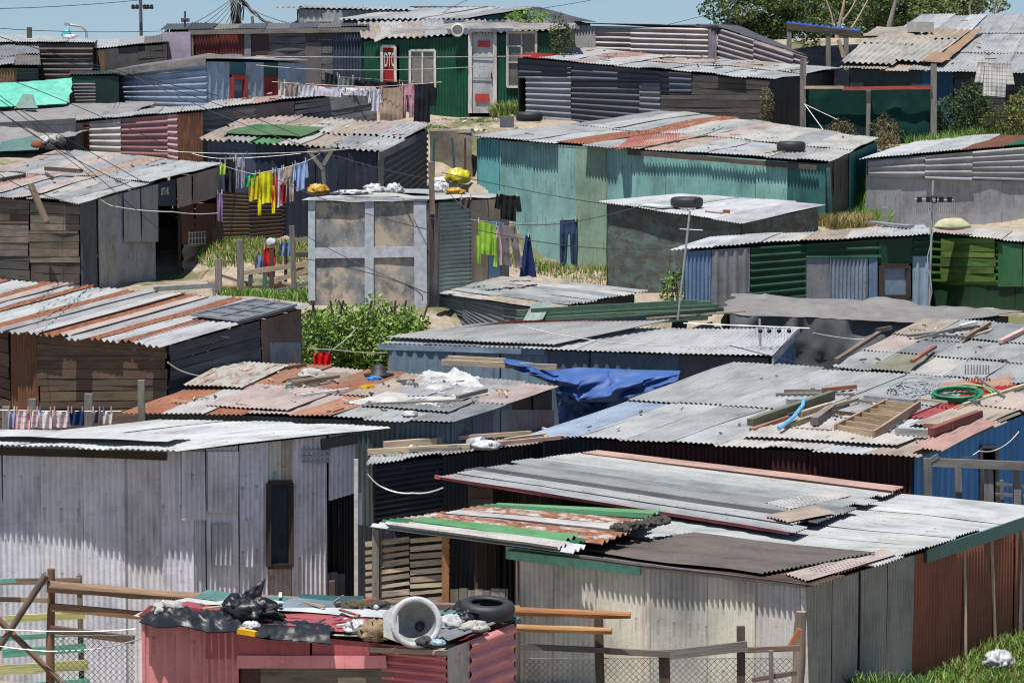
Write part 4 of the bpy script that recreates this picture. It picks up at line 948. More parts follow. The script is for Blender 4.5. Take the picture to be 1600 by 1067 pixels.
s.roof('v', 5, 1, ['tin', 'white2', 'tin'], [0, .1], jt=.1); s.wall('f', [(None, None, None, 92, 'J', (.16, .12, .11), .3, 0), (None, None, 92, None, 'J', (.13, .115, .12), .25, .02)]); s.wall('r', None, ('V', ['brown'], .3, .8)); fill(s, 'bl', ('V', ['galv2'], .2, .8)); s.done()
s = Shack('farleft2', 'low dim shack with a white roof strip between brown shack and lilac wall', [(147, 76, 84), (262, 66, 83.5), (262, 56, 88), (150, 62, 88.5)], over=(.05, .02, .05, .02))
s.roof('v', 3, 1, ['tin', 'galv', 'gwood'], [.1], jt=.06); s.wall('f', [(None, 164, None, None, 'V', (.20, .14, .08), .4, 0), (164, 216, None, None, 'F', (.09, .09, .09), .1, 0), (216, None, None, None, 'P', (.07, .06, .06), 0, 0)]); fill(s, 'rbl', ('V', ['char'], .1, .8)); s.done()
s = Shack('farleft3', 'small rust-brown hut with ragged grey roof above the green tarpaulin', [(-60, 104, 81), (62, 104, 80.5), (60, 76, 84), (-50, 74, 84.5)], over=(.05, .05, .05, .05))
s.roof('v', 3, 2, ['grey', 'galv2', 'gwood', 'offw', 'grey'], [.2], jt=.15, warp=.07); s.wall('f', [(None, 28, None, None, 'V', (.20, .11, .06), .45, 0), (28, None, None, None, 'J', (.08, .085, .08), .1, 0)]); fill(s, 'rbl', ('V', ['char'], .2, .8)); s.done()
s = Shack('greenboard', 'dark green and black boarded hut beside the green tarpaulin', [(108, 116, 80), (186, 116, 79.5), (186, 112, 83), (112, 112, 83)], over=(.02, .02, .02, .02))
s.roof('v', 2, 1, ['char', 'green'], [.1]); s.wall('f', [(None, 150, None, 130, 'F', (.01, .07, .04), 0, 0), (None, 150, 130, None, 'H', (.16, .15, .16), .1, .02), (150, None, None, None, 'F', (.012, .03, .028), 0, 0)]); fill(s, 'rbl', ('V', ['char'], .2, .8)); s.done()

# --- striped pink and white walled shack at left
s = Shack('candystripe', 'low shack walled with white, maroon and rusty ribbed sheets at the left', [(104, 190, 75), (316, 172, 73), (318, 165, 78), (130, 178, 79)], over=(.08, .0, .05, .05))
s.roof('v', 6, 1, ['galv', 'tin', 'tin', 'galv', 'tin', 'tin'], [.05], warp=.02, jt=.06)
s.wall('f', [(None, 142, None, None, 'H', (.14, .06, .03), .6, 0), (142, 190, None, None, 'J', (.50, .47, .45), .05, .02), (190, 264, None, None, 'J', (.30, .14, .16), .1, .0), (264, 279, None, None, 'J', (.42, .25, .25), .1, .03), (279, None, None, None, 'V', (.13, .06, .035), .5, .01)])
fill(s, 'rbl', ('V', ['char'], .1, .8)); s.done()

text('DT HL', mkw, 248, 305, .20, 'offw', .05, bshack.root, sx=.8)
mb = MB()
for k in range(6): bar(mb, mkw.px(293 + k * 5, 381, .03), mkw.px(293 + k * 5, 362 + (k % 2) * 2, .03), .01, .025, 'offw', 'paint')
for y in (362, 371, 380): bar(mb, mkw.px(292, y + 2, .03), mkw.px(320, y, .03), .01, .02, 'offw', 'paint')
mb.build('chalk_marks', bshack.root)
# ================================================================ things
def cloth(name, label, cat, x0, y0, x1, y1, ybot, Y, color, kind='towel', group='washing on the lines', seed=None, Y2=None, mat='cloth', skew=0.0):
    sd_ = rnd.uniform(0, 99) if seed is None else seed
    A = P(x0, y0, Y); B = P(x1, y1, Y2 or Y); d = (B - A); W = d.length; d.normalize(); n = d.cross(Vector((0, 0, 1))).normalized()
    H = (ybot - max(y0, y1)) / FPX * Y; mb = MB(); c = rgba(color)
    def piece(u0t, u1t, u0b, u1b, v0, v1, nu=14, nv=12, amp=.022, off=0):
        k = max(1.5, (u1t - u0t) * W / .11)
        pts = []
        for j in range(nv + 1):
            f = j / nv; v = v0 + (v1 - v0) * f
            for i in range(nu + 1):
                u = i / nu; uu = (u0t + (u1t - u0t) * u) * (1 - f) + (u0b + (u1b - u0b) * u) * f
                h = 1.5 * amp * (.35 + .8 * v) * math.sin(u * 6.28 * k + sd_ + v * 2.2) + .03 * fbm((uu * W, v * H, sd_), 2.2, 3) + off
                z = -v * H * (1 + .05 * fbm((uu * 3, 0, sd_), 1, 2)) - (.02 * math.sin(u * 3.14) if v < .1 else 0)
                pts.append(A + d * (uu * W) + Vector((0, 0, z + (B.z - A.z) * (uu if 0 else 0))) + n * h + d * skew * v)
        for g, s_ in ((0, 1), (.006, -1)):
            mb.grid([p + n * g for p in pts], nu, nv, lambda i, j: (i / nu * W, v0 * H + (v1 - v0) * H * j / nv), c, mat)
    if kind == 'towel': piece(0, 1, .03, .97, 0, 1)
    elif kind == 'shirt':
        piece(.16, .84, .16, .84, 0, 1); piece(0, .2, -.10, .14, 0, .62, 6, 8, .015, .015); piece(.8, 1, .86, 1.10, 0, .62, 6, 8, .015, .015)
    elif kind == 'shirt_down':      # pegged at the hem, sleeves trailing
        piece(.1, .9, .1, .9, 0, .75); piece(.0, .22, .02, .2, .35, 1, 6, 8, .015, .015); piece(.78, 1, .8, .98, .35, 1, 6, 8, .015, .015)
    elif kind == 'trousers':
        piece(0, 1, -.02, 1.02, 0, .32, 12, 5); piece(-.02, .46, 0, .36, .3, 1, 8, 12, .015); piece(.54, 1.02, .62, .98, .3, 1, 8, 12, .015)
    elif kind == 'point': piece(.36, .62, -.02, 1.02, 0, 1, 16, 16, .03)
    mn = A.lerp(B, .5)
    ob = mb.build(name, None, (mn.x, mn.y, mn.z - H)); tag(ob, label, cat, group)
    for f in ((.12, .88) if kind != 'point' else (.5,)):
        pm = MB(); q = A.lerp(B, f); bar(pm, q - Vector((0, .012, .05)), q + Vector((0, -.012, .05)), .02, .02, rnd.choice(['lwood', 'offw', 'salmon', 'blue']), 'paint'); pg = pm.build('clothes_peg', None, ob.location); pg.parent = ob; pg.location = (0, 0, 0)
    return ob
def line(name, label, cat, pts, r=.006, color='black', mat='metal', group=None, s=.0, n=18):
    mb = MB(); ps = []
    for a, b in zip(pts, pts[1:]):
        q = sag(P(*a), P(*b), s, n); ps += q if not ps else q[1:]
    tube(mb, ps, r, color, mat, 5); return single(mb, name, label, cat, group)
def tyre(label, c, r=.32, w=.19, tilt=(0, 0, 1), color=(.022, .022, .024), rim=None):
    mb = MB(); pr = [(r * .56, w * .15), (r * .60, 0), (r * .80, -.01), (r * .95, .01), (r, w * .25), (r * 1.005, w * .5), (r, w * .75), (r * .95, w - .01), (r * .80, w + .01), (r * .60, w), (r * .56, w * .85), (r * .72, w * .8), (r * .9, w * .5), (r * .72, w * .2), (r * .56, w * .15)]
    lathe(mb, c, tilt, pr, color, 'rubber', 40)
    o = single(mb, 'tyre', label, 'tyre', 'old tyres weighing down the roofs'); return o
def stick(name, label, cat, p, q, w=.05, h=None, color='wood', group=None, mat='wood', rust=0.0):
    mb = MB(); bar(mb, p, q, w, h, color, mat, rust); return single(mb, name, label, cat, group)
def roofstick(s, name, label, a, b, w=.05, color='wood', h=None, lift=None, group='loose timber on the roofs', mat='wood', rust=0.0, cat='plank'):
    l = lift if lift is not None else .03 + (h or w) / 2
    return stick(name, label, cat, s.onr(a[0], a[1], l), s.onr(b[0], b[1], l + (.0 if len(b) < 3 else b[2])), w, h, color, group, mat, rust)
GT = 'timber fence round the front huts'

# ---------------- top of the pink hut
pk = SH['pink']
def bowl():
    base = pk.onr(668, 1003, .02); t = thing('commode_bowl', 'white commode bowl lying on its side on the pink hut roof', 'commode bowl', base)
    ax = (ray(648, 970) * -1).normalized() + Vector((.10, 0, .10)); ax.normalize(); c = pk.onr(650, 1006, .215)
    mb = MB(); lathe(mb, c, ax, [(.001, -.34), (.12, -.34), (.145, -.22), (.185, -.08), (.235, -.015), (.252, .005), (.25, .022), (.215, .024), (.197, .012)], (.46, .46, .47), 'paint', 36); mb.build('outer_shell', t)
    mb = MB(); lathe(mb, c, ax, [(.197, .012), (.185, -.05), (.155, -.14), (.10, -.22), (.05, -.25), (.001, -.25)], (.30, .31, .30), 'paint', 36); 
    d, s_, u = basis(ax); lathe(mb, c - d * .2 - s_ * .06 - u * .02, ax, [(.001, .02), (.035, .015), (.05, -.02)], (.03, .03, .03), 'paint', 14); mb.build('inner_bowl', t)
    mb = MB(); o = c - s_ * .20
    if (o - c).x > 0: s_ = -s_
    l = [c - s_ * .17 + u * .19 + d * .004, c - s_ * .17 - u * .19 + d * .004, c - s_ * .315 - u * .13 - d * .015, c - s_ * .315 + u * .10 - d * .015]
    if pix(l[2])[0] > pix(c)[0]: l = [c + (c - x) + d * .0 for x in l]
    mb.poly(l, (.46, .46, .46), 'paint'); mb.poly([x - d * .05 for x in l][::-1], (.46, .46, .46), 'paint')
    for a in range(4): b = (a + 1) % 4; mb.poly([l[a], l[a] - d * .05, l[b] - d * .05, l[b]], (.44, .44, .44), 'paint')
    mb.build('flange', t)
bowl()
tyre('large black tyre with torn black plastic over it on the pink hut', pk.onr(760, 972, .03) + Vector((0, .12, 0)), .28, .16, (.05, -.08, 1))
def crm(name, label, cat, q, amp, color, mat='plastic', seed=1, s=None, sc=1.8, lift=.03, nu=34, nv=20, edge=.08, ridge=True, group=None, thick=.01, fall=None):
    pts = [s.onr(x, y, lift) if s else P(x, y, k) for (x, y, *r_) in q for k in [r_[0] if r_ else 0]]
    mb = MB(); crumple(mb, *pts, amp, color, mat, seed, nu, nv, sc, edge, ridge, fall, thick=thick); return single(mb, name, label, cat, group)
BK = (.012, .013, .016)
crm('black_plastic', 'long torn black plastic sheet along the front edge of the pink hut roof', 'plastic sheet', [(212, 974), (430, 994), (410, 974), (245, 952)], .12, BK, seed=3, s=pk, sc=3.5, fall=lambda u, v: .06 * max(0, .25 - v) * 4 * (.3 + .7 * abs(math.sin(u * 9))))
crm('black_plastic', 'black plastic sheet trailing along the middle eave of the pink hut', 'plastic sheet', [(400, 990), (520, 1000), (520, 984), (420, 972)], .06, BK, seed=4, s=pk, sc=4, fall=lambda u, v: .06 * max(0, .3 - v) * 4)
mb = MB(); lump(mb, pk.onr(398, 975, .04), .26, .20, .15, BK, 'plastic', 21, .9, 18, sc=2.2, ridge=True); lump(mb, pk.onr(372, 968, .05), .15, .12, .14, BK, 'plastic', 22, 1.0, 14, sc=2.6, ridge=True); 
q = pk.onr(392, 960, .12)
crumple(mb, q + Vector((-.16, 0, .0)), q + Vector((.10, 0, .0)), q + Vector((.14, .04, .22)), q + Vector((-.05, .04, .12)), .05, BK, 'plastic', 5, 14, 10, 4, .2, True, n=Vector((0, -1, .3)).normalized())
single(mb, 'black_plastic', 'crumpled heap of black plastic, tallest thing on the pink hut', 'plastic sheet')
for lb, x, y, rx, ry, rz, cl, sd_, mt in (('white rag in a knot at the left end of the pink hut', 262, 962, .16, .12, .10, 'offw', 31, 'cloth'), ('pale bag lying against the black plastic on the pink hut', 392, 986, .10, .06, .06, 'white', 32, 'plastic'),
        ('white carrier bag beside the brown sack on the pink hut', 558, 990, .13, .10, .09, 'white', 33, 'plastic'), ('brown paper sack left of the commode bowl', 588, 1000, .17, .12, .13, (.26, .19, .12), 34, 'cloth'),
        ('dark rag just below the commode bowl', 663, 1010, .08, .06, .06, 'char', 35, 'cloth'), ('pale blue bottle below the commode bowl', 682, 1010, .09, .045, .04, (.35, .50, .60), 36, 'plastic'),
        ('grey cloth bundle between bowl and tyre', 705, 985, .13, .10, .10, 'galv', 37, 'cloth'), ('white fibre bag in front of the tyre', 742, 988, .14, .07, .07, 'offw', 38, 'cloth'), ('black rag bundle in front of the tyre', 722, 978, .13, .08, .09, BK, 39, 'plastic'),
        ('dark bundle of rags on the far edge of the pink hut', 592, 958, .12, .10, .08, 'char', 40, 'cloth'), ('tangle of dark scrap on the far edge of the pink hut', 553, 955, .17, .10, .07, (.08, .07, .05), 41, 'cloth'), ('orange brown scrap behind the dark bundle', 580, 948, .08, .06, .06, 'rust', 42, 'cloth')):
    mb = MB(); lump(mb, pk.onr(x, y, .02), rx, ry, rz, cl, mt, sd_, .7, 14, rnd.uniform(-.5, .5), 2.0, True); single(mb, 'bag' if 'bag' in lb or 'sack' in lb else ('bottle' if 'bottle' in lb else 'rag'), lb, 'bag' if 'bag' in lb or 'sack' in lb else ('bottle' if 'bottle' in lb else 'rag'), 'litter on the pink hut')
mb = MB(); bar(mb, P(372, 985, 30.9), P(400, 990, 30.85), .06, .05, 'gold', 'cloth'); single(mb, 'foam_block', 'small yellow foam block under the black plastic eave', 'foam')
crm('black_plastic', 'torn black plastic draped over the left of the large tyre', 'plastic sheet', [(708, 952, 31.9), (745, 958, 31.7), (752, 940, 32.2), (715, 938, 32.3)], .09, BK, seed=8, sc=5, nu=20, nv=14, lift=.2)

# ---------------- fence round the front huts
YF = 36.4
fl = thing('post_and_rail_fence', 'rough timber fence of brown logs and painted boards at lower left', 'fence', P(80, 1120, YF), GT)
def fpart(nm, x0, y0, x1, y1, w, color, h=None, Y=YF, Y2=None, mat='wood', rust=0.0, rnd_=False, parent=None):
    mb = MB(); a, b = P(x0, y0, Y), P(x1, y1, Y2 or Y)
    if rnd_: tube(mb, [a.lerp(b, t / 6) + Vector((0, 0, .012 * fbm((t, 0, x0), 1.0, 2))) for t in range(7)], w / 2, color, 'wood', 10, rust, w / 2 * .8, .25)
    else: bar(mb, a, b, w, h, color, mat, rust, wob=.006)
    return mb.build(nm, parent or fl)
OW = (.22, .12, .065)
fpart('post', 78, 1130, 80, 888, .105, OW, rnd_=True); fpart('post', 128, 1130, 124, 898, .05, (.18, .13, .09), .06, YF + .7)
fpart('rail', 74, 916, 345, 936, .135, (.24, .15, .09), Y=YF - .1, rnd_=True); fpart('rail', 78, 948, 232, 962, .06, OW, .09, YF - .06); fpart('rail', 78, 982, 210, 1000, .06, (.15, .08, .05), .085, YF - .06)
fpart('rail', -40, 908, 126, 907, .04, (.24, .17, .12), .075, YF + .65); fpart('rail', -40, 935, 76, 937, .04, (.27, .19, .13), .055, YF + .65)
fpart('painted_board', -30, 910, 26, 907, .03, 'mint', .05, YF + .58, mat='paint'); fpart('painted_board', 8, 968, 132, 960, .03, (.42, .42, .16), .085, YF + .6, mat='wood'); fpart('painted_board', -20, 998, 135, 988, .03, (.13, .34, .25), .06, YF + .6)
fpart('painted_board', 4, 1020, 134, 1012, .03, (.13, .36, .26), .10, YF + .6); fpart('painted_board', -20, 1048, 137, 1038, .03, (.42, .42, .18), .12, YF + .6); fpart('painted_board', 20, 1075, 140, 1066, .03, (.13, .36, .26), .10, YF + .6)
fpart('brace', 72, 898, -14, 1030, .085, (.14, .10, .075), Y=YF - .15, rnd_=True); fpart('brace', -20, 950, 115, 1085, .08, (.20, .12, .08), Y=YF - .05, rnd_=True)
line('fence_wire', 'upper pale wire strung across the lower left fence', 'wire', [(-20, 981, YF - .2), (110, 986, YF - .2), (212, 982, YF - .2)], .008, 'offw', s=.01, group='wires on the lower left fence')
line('fence_wire', 'lower pale wire sagging across the lower left fence', 'wire', [(-20, 1006, YF - .2), (75, 1017, YF - .2), (160, 1012, YF - .2), (230, 994, YF - .9)], .008, 'offw', s=.01, group='wires on the lower left fence')
def netting(label, x0, x1, y0, y1, Y, Y2=None, color=(.16, .19, .17)):
    A = P(x0, y0, Y); B = P(x1, y0, Y2 or Y); d = (B - A); W = d.length; d.normalize(); H = (y1 - y0) / FPX * Y; mb = MB(); st = .07; k = int(W / st) + 1; o = rgba(color); r = .0035
    n = d.cross(Vector((0, 0, 1)))
    kk = int(H / st) + 1
    for sgn in (1, -1):
        for i in range(-kk, k + kk):
            pts = []
            for j in range(kk + 1):
                t = i * st + sgn * j * st; z = j * st
                if 0 <= t <= W and z <= H: pts.append(A + d * t + Vector((0, 0, -z)) + n * .02 * fbm((t, z, 1), 1.5, 2))
            if len(pts) > 1: tube(mb, pts, r, color, 'metal', 3)
    tube(mb, [A + d * (W * t / 20) + n * .02 * math.sin(t) for t in range(21)], .005, color, 'metal', 4)
    return single(mb, 'wire_netting', label, 'wire netting')
netting('rusty diamond wire netting on the painted board fence at lower left', 85, 212, 992, 1120, YF - .25)
fr = thing('rail_fence', 'grey and orange timber rail fence in front of the cream wall', 'fence', P(1000, 1120, 35.6), GT)
def rp_(*a, **k): return fpart(*a, parent=fr, **k)
Yr = 35.4
rp_('rail', 806, 955, 985, 961, .10, (.30, .13, .05), Y=Yr, Y2=Yr - .2, rnd_=True); rp_('rail', 808, 981, 956, 985, .09, (.38, .20, .08), Y=Yr, Y2=Yr - .2, rnd_=True)
rp_('rail', 812, 1009, 952, 1016, .05, (.10, .09, .08), .06, Y=Yr); rp_('rail', 945, 1016, 1052, 1022, .05, (.17, .14, .12), .07, Y=Yr); rp_('rail', 1046, 1023, 1168, 1010, .05, 'gwood', .11, Y=Yr - .1); rp_('rail', 1165, 1016, 1250, 1013, .05, (.14, .10, .08), .06, Y=Yr)
rp_('rail', 1175, 1062, 1245, 1050, .05, (.14, .10, .08), .05, Y=Yr)
rp_('post', 940, 1120, 936, 965, .10, 'dwood', Y=Yr + .05); rp_('post', 1040, 1120, 1038, 1016, .12, 'dwood', Y=Yr + .1); rp_('post', 1157, 1120, 1157, 978, .09, 'dwood', Y=Yr); rp_('post', 1207, 1120, 1205, 1016, .05, 'gwood', Y=Yr - .05)
rp_('post', 1244, 1120, 1252, 955, .16, (.22, .17, .13), Y=Yr + .6, rnd_=True)
rp_('broken_rail', 1232, 1014, 1250, 982, .08, (.40, .14, .05), .05, Y=Yr + .3)
netting('grey diamond wire netting hung below the rails in front of the cream wall', 818, 1240, 1028, 1120, Yr + .2, None, (.13, .15, .14))
stick('fence_log', 'weathered log lying behind the pink hut roof', 'log', P(330, 936, 35.8), P(812, 955, 35.6), .13, .12, (.17, .12, .09))
# timber yard fence at right
yf = thing('yard_fence', 'grey timber yard fence in front of the bright blue wall', 'fence', P(1520, 830, 46), None)
for nm, x0, y0, x1, y1, w_, h_, Y_ in (('rail', 1446, 722, 1640, 729, .08, .12, 45.0), ('post', 1450, 810, 1449, 716, .10, .10, 45), ('post', 1545, 830, 1544, 728, .13, .08, 45.1), ('post', 1590, 830, 1588, 730, .10, .08, 45.1), ('slat', 1498, 815, 1497, 728, .09, .05, 45.2),
                                      ('brace', 1448, 722, 1466, 711, .06, .06, 45.0), ('slat', 1557, 755, 1610, 762, .04, .05, 45.2), ('slat', 1555, 772, 1620, 776, .04, .04, 45.2), ('slat', 1565, 750, 1566, 830, .05, .04, 45.2)):
    mb = MB(); bar(mb, P(x0, y0, Y_), P(x1, y1, Y_), w_ if nm != 'rail' else .05, h_ if nm == 'rail' else w_, (.17, .16, .15)); mb.build(nm, yf)
line('cord', 'frayed white cord hanging across the bright blue wall', 'cord', [(1502, 714, 47), (1530, 704, 47), (1562, 700, 47.2), (1592, 674, 47.6)], .008, 'offw', s=.03)

# ---------------- darkhut roof load
dk = SH['darkhut']; GL = 'loose timber on the roofs'
for i, (a, b, w_, cl, lb) in enumerate((((575, 712), (735, 704), .09, 'lwood', 'pale split log at the left end of the dark hut roof'), ((600, 705), (700, 697), .11, 'tan', 'thick bark-stripped log left on the dark hut roof'),
        ((690, 697), (830, 688), .06, 'lwood', 'long pale pole along the top of the dark hut roof'), ((700, 706), (790, 700), .06, (.10, .07, .05), 'dark half-rotten pole on the dark hut roof'), ((760, 704), (900, 690), .06, 'salmon', 'pinkish board at the middle of the dark hut roof'),
        ((790, 700), (935, 682), .07, 'lwood', 'long sandy plank near the rust edge of the dark hut roof'), ((640, 709), (720, 707), .05, 'gwood', 'short grey stick in front of the logs on the dark hut'), ((800, 694), (880, 686), .04, 'wood', 'thin brown stick at the rear of the dark hut roof'))):
    roofstick(dk, 'pole', lb, a, b, w_, cl, lift=.06 + .03 * (i % 3), cat='pole')
mb = MB(); p = dk.onr(733, 700, .06); lathe(mb, p, (.8, -.5, .2), [(.001, 0), (.09, 0), (.09, .25), (.07, .26), (.001, .26)], 'tin', 'metal', 18); single(mb, 'tin_can', 'shiny tin canister lying on the dark hut roof', 'canister')
mb = MB(); lump(mb, dk.onr(760, 704, .03), .2, .1, .09, 'white', 'plastic', 52, .7, 12, sc=2.2, ridge=True); single(mb, 'bag', 'white plastic bag beside the tin canister', 'bag')
line('cord', 'white cord sagging across the black wall below the dark hut roof', 'cord', [(574, 740, 45.2), (600, 762, 45.2), (645, 770, 45), (692, 762, 44.6)], .012, 'white', s=.03)

# ---------------- load of the rusty roof
ru = SH['rusty']
def dr_(lb, q, amp, cl, seed, **k):
    mb = MB(); drape(mb, *[ru.onr(x, y, .04) for x, y in q], amp, cl, 'tarp', seed, **k); return single(mb, 'white_sheeting', lb, 'sheeting')
dr_('big creased white sheet spread over the rusty roof', [(545, 636), (700, 644), (745, 608), (640, 602)], .10, (.40, .39, .37), 61)
dr_('white sheet bunched up behind the big creased one', [(640, 604), (757, 612), (742, 592), (670, 582)], .20, (.42, .43, .41), 64, fold=3.2)
crm('black_plastic', 'dull black plastic folded beside the white sheets', 'plastic sheet', [(618, 612), (655, 616), (660, 604), (630, 602)], .18, 'char', 'plastic', 63, ru, 3, nu=18, nv=12)
crm('old_carpet', 'flat brown mat of old carpet on the rusty roof', 'carpet', [(450, 612), (590, 618), (620, 588), (500, 582)], .05, (.19, .16, .13), 'cloth', 64, ru, 1.4, ridge=False, edge=.15)
for i, (a, b, w_, cl, lb) in enumerate((((450, 600), (505, 592), .05, 'gwood', 'grey stick at the head of the stick bundle'), ((455, 606), (520, 598), .05, 'lwood', 'pale stick in the stick bundle on the rusty roof'), ((460, 612), (530, 600), .05, 'wood', 'brown stick in the stick bundle on the rusty roof'),
        ((447, 609), (500, 603), .04, 'gwood', 'short stick lowest in the bundle on the rusty roof'), ((690, 575), (870, 583), .09, 'tan', 'long tan beam along the back edge of the rusty roof'), ((700, 570), (790, 575), .06, 'lwood', 'pale beam behind the long tan one'), ((575, 640), (720, 634), .07, 'gwood', 'weathered beam under the white sheets'),
        ((470, 628), (545, 618), .05, 'galv', 'grey strip left of the white sheets'), ((715, 634), (760, 622), .06, 'gwood', 'short grey board right of the white sheets'), ((445, 582), (478, 577), .05, 'brown', 'short brown block on the rusty roof'))):
    roofstick(ru, 'plank', lb, a, b, w_, cl, lift=.07 + .03 * (i % 3))
mb = MB(); p = ru.onr(592, 590, .03); lathe(mb, p, (0, 0, 1), [(.001, 0), (.24, 0), (.25, .03), (.13, .05), (.12, .14), (.06, .19), (.001, .19)], 'black', 'rubber', 24); single(mb, 'hat', 'black brimmed hat left on the rusty roof', 'hat')
for lb, x, y, rx, cl, k in (('pale stuffed sack on the left of the rusty roof', 487, 592, .22, 'offw', 71), ('bundle of grey rags beside the pale sack', 505, 598, .16, 'grey', 72), ('orange rag tucked against the white sheets', 574, 612, .14, 'gold', 73), ('blue rag in front of the black hat', 585, 597, .12, (.05, .2, .5), 74), ('small white rag on the front of the rusty roof', 640, 652, .12, 'white', 75), ('green twine heap at the end of the stick bundle', 452, 612, .10, 'dteal', 76)):
    mb = MB(); lump(mb, ru.onr(x, y, .02), rx, rx * .7, rx * .5, cl, 'cloth', k, .6, 12, 0, 2, True); single(mb, 'rag', lb, 'rag', 'rags on the rusty roof')
stick('post', 'dark leaning iron post behind the rusty roof', 'post', P(470, 582, 54), P(459, 548, 54), .05, .05, 'dwood')

# ---------------- blue tarpaulin
def bluetarp():
    mb = MB(); top = [(787, 560), (830, 566), (862, 579), (905, 574), (950, 576), (1000, 578), (1063, 579)]; bot = [(790, 572), (828, 586), (872, 604), (905, 628), (958, 628), (1008, 612), (1058, 598)]
    def lerp_(tb, u):
        f = u * (len(tb) - 1); i = min(int(f), len(tb) - 2); f -= i; f = f * f * (3 - 2 * f); return (tb[i][0] + (tb[i + 1][0] - tb[i][0]) * f, tb[i][1] + (tb[i + 1][1] - tb[i][1]) * f)
    nu, nv = 140, 30; pts = []
    for j in range(nv + 1):
        v = j / nv
        for i in range(nu + 1):
            u = i / nu; a, b = lerp_(top, u), lerp_(bot, u); x = a[0] + (b[0] - a[0]) * v; y = a[1] + (b[1] - a[1]) * v
            Y_ = 53.2 - .45 * math.sin(v * 2.2) + .10 * math.sin(v * 9 + u * 16) * v + .22 * fbm((u * 7, v * 1.4, 0), 1.0, 3) * (v + .05) + .09 * v * (1 - abs(fbm((u * 6 + v * 2, v * 1.2, 4), 1.6, 4)) * 2)
            pts.append(P(x, y, Y_))
    c = rgba((.026, .08, .25)); mb.grid(pts, nu, nv, lambda i, j: (i / nu, j / nv), c, 'tarp'); mb.grid([p + Vector((0, .02, 0)) for p in pts], nu, nv, lambda i, j: (i / nu, j / nv), c, 'tarp')
    pts = []; nu, nv = 30, 22
    for j in range(nv + 1):
        v = j / nv
        for i in range(nu + 1):
            u = i / nu; x = 866 + 120 * u * (1 - .15 * v) + 8 * v; y = 592 + 75 * v + 8 * math.sin(u * 3.1) * (1 - v)
            pts.append(P(x, y, 53.25 + .07 * math.sin(u * 13 + v * 3) + .25 * fbm((u * 3, v * 2.2, 7), 1.2, 4)))
    mb.grid(pts, nu, nv, lambda i, j: (i / nu, j / nv), c, 'tarp')
    single(mb, 'tarpaulin', 'bright blue tarpaulin sagging between the rusty roof and the steel shack', 'tarpaulin')
bluetarp()

# ---------------- stack of green lengths
for i, (x0, y0, x1, y1, w_, cl, lb) in enumerate(((808, 489, 1110, 474, .10, (.10, .16, .11), 'pale green length on top of the stack'), (815, 496, 1122, 479, .09, (.05, .10, .06), 'darker green length, second down in the stack'), (806, 501, 1118, 486, .10, (.11, .17, .12), 'third green length down with a broad face'),
        (800, 507, 1112, 490, .09, (.045, .09, .055), 'dark green length low in the stack'), (812, 511, 1105, 495, .10, (.09, .14, .10), 'lowest green length of the stack'), (830, 485, 1090, 471, .07, (.07, .12, .08), 'thin green length behind the top one'), (900, 504, 1130, 484, .06, (.03, .05, .04), 'short blackish length sticking out at the right of the stack'), (1010, 498, 1165, 486, .03, 'lwood', 'thin pale cane lying beyond the green stack'))):
    stick('metal_length', lb, 'metal length', P(x0, y0, 57.0 - .1 * i), P(x1, y1, 57.6 - .1 * i), w_ * 1.2, w_, cl, 'stack of long green metal sections', 'paint')
stick('stack_support', 'dark timber block carrying the green metal stack', 'timber block', P(860, 520, 57.3), P(870, 505, 57.3), .3, .25, 'dwood'); stick('stack_support', 'second dark timber block under the right of the stack', 'timber block', P(1060, 515, 57.3), P(1065, 492, 57.3), .3, .25, 'dwood')
mb = MB(); sheet(mb, P(804, 515, 56.0), P(834, 516, 56.0), P(864, 474, 57.4), P(836, 475, 57.4), 'F', (.22, .27, .26), .05, warp=.05); single(mb, 'zinc_strip', 'bent pale zinc strip thrown over the green stack', 'metal strip')

# ---------------- aerials
def mast(name, label, x0, y0, x1, y1, Y, r=.02, color='galv', parts=()):
    t = thing(name, label, 'aerial', P(x0, y0, Y), 'television aerials'); mb = MB(); tube(mb, [P(x0, y0, Y), P((x0 + x1) / 2, (y0 + y1) / 2, Y), P(x1, y1, Y)], r, color, 'metal', 8); mb.build('mast', t)
    return t
t = mast('aerial', 'leaning thin mast with a rod aerial in front of the stained hut', 1059, 500, 1078, 330, 56.2)
mb = MB()
for dx, y0, y1 in ((-10, 352, 374), (-3, 340, 372), (6, 336, 366), (14, 345, 375), (20, 342, 372)): tube(mb, [P(1075 + dx, y0, 56.2), P(1075 + dx, y1, 56.2)], .006, 'dgrey', 'metal', 4)
tube(mb, [P(1062, 358, 56.2), P(1098, 360, 56.2)], .01, 'galv', 'metal', 5); mb.build('rods', t)
t = mast('aerial', 'tall aerial with short rods in front of the pale grey panelled wall', 1452, 478, 1458, 282, 59.5, .022)
mb = MB(); 
for x in (1436, 1450, 1470, 1483): bar(mb, P(x - 3, 312, 59.4), P(x + 3, 312, 59.4), .05, .10, 'black', 'metal'); bar(mb, P(x + 3, 308, 59.4), P(x + 3, 316, 59.4), .03, .03, 'black', 'metal')
for a, b in (((1456, 307), (1463, 307)), ((1463, 307), (1463, 317)), ((1463, 317), (1456, 317)), ((1456, 317), (1456, 307))): tube(mb, [P(*a, 59.4), P(*b, 59.4)], .014, 'black', 'metal', 5)
tube(mb, [P(1430, 311, 59.45), P(1490, 313, 59.45)], .008, 'galv', 'metal', 5); tube(mb, [P(1450, 327, 59.45), P(1464, 327, 59.45)], .012, 'galv', 'metal', 5); mb.build('dipoles', t)
mb = MB()
for k in range(22): x = 1432 + k * 2.9; tube(mb, [P(x, 300 + abs(k - 8), 59.5), P(x, 334, 59.5)], .003, 'dgrey', 'metal', 3)
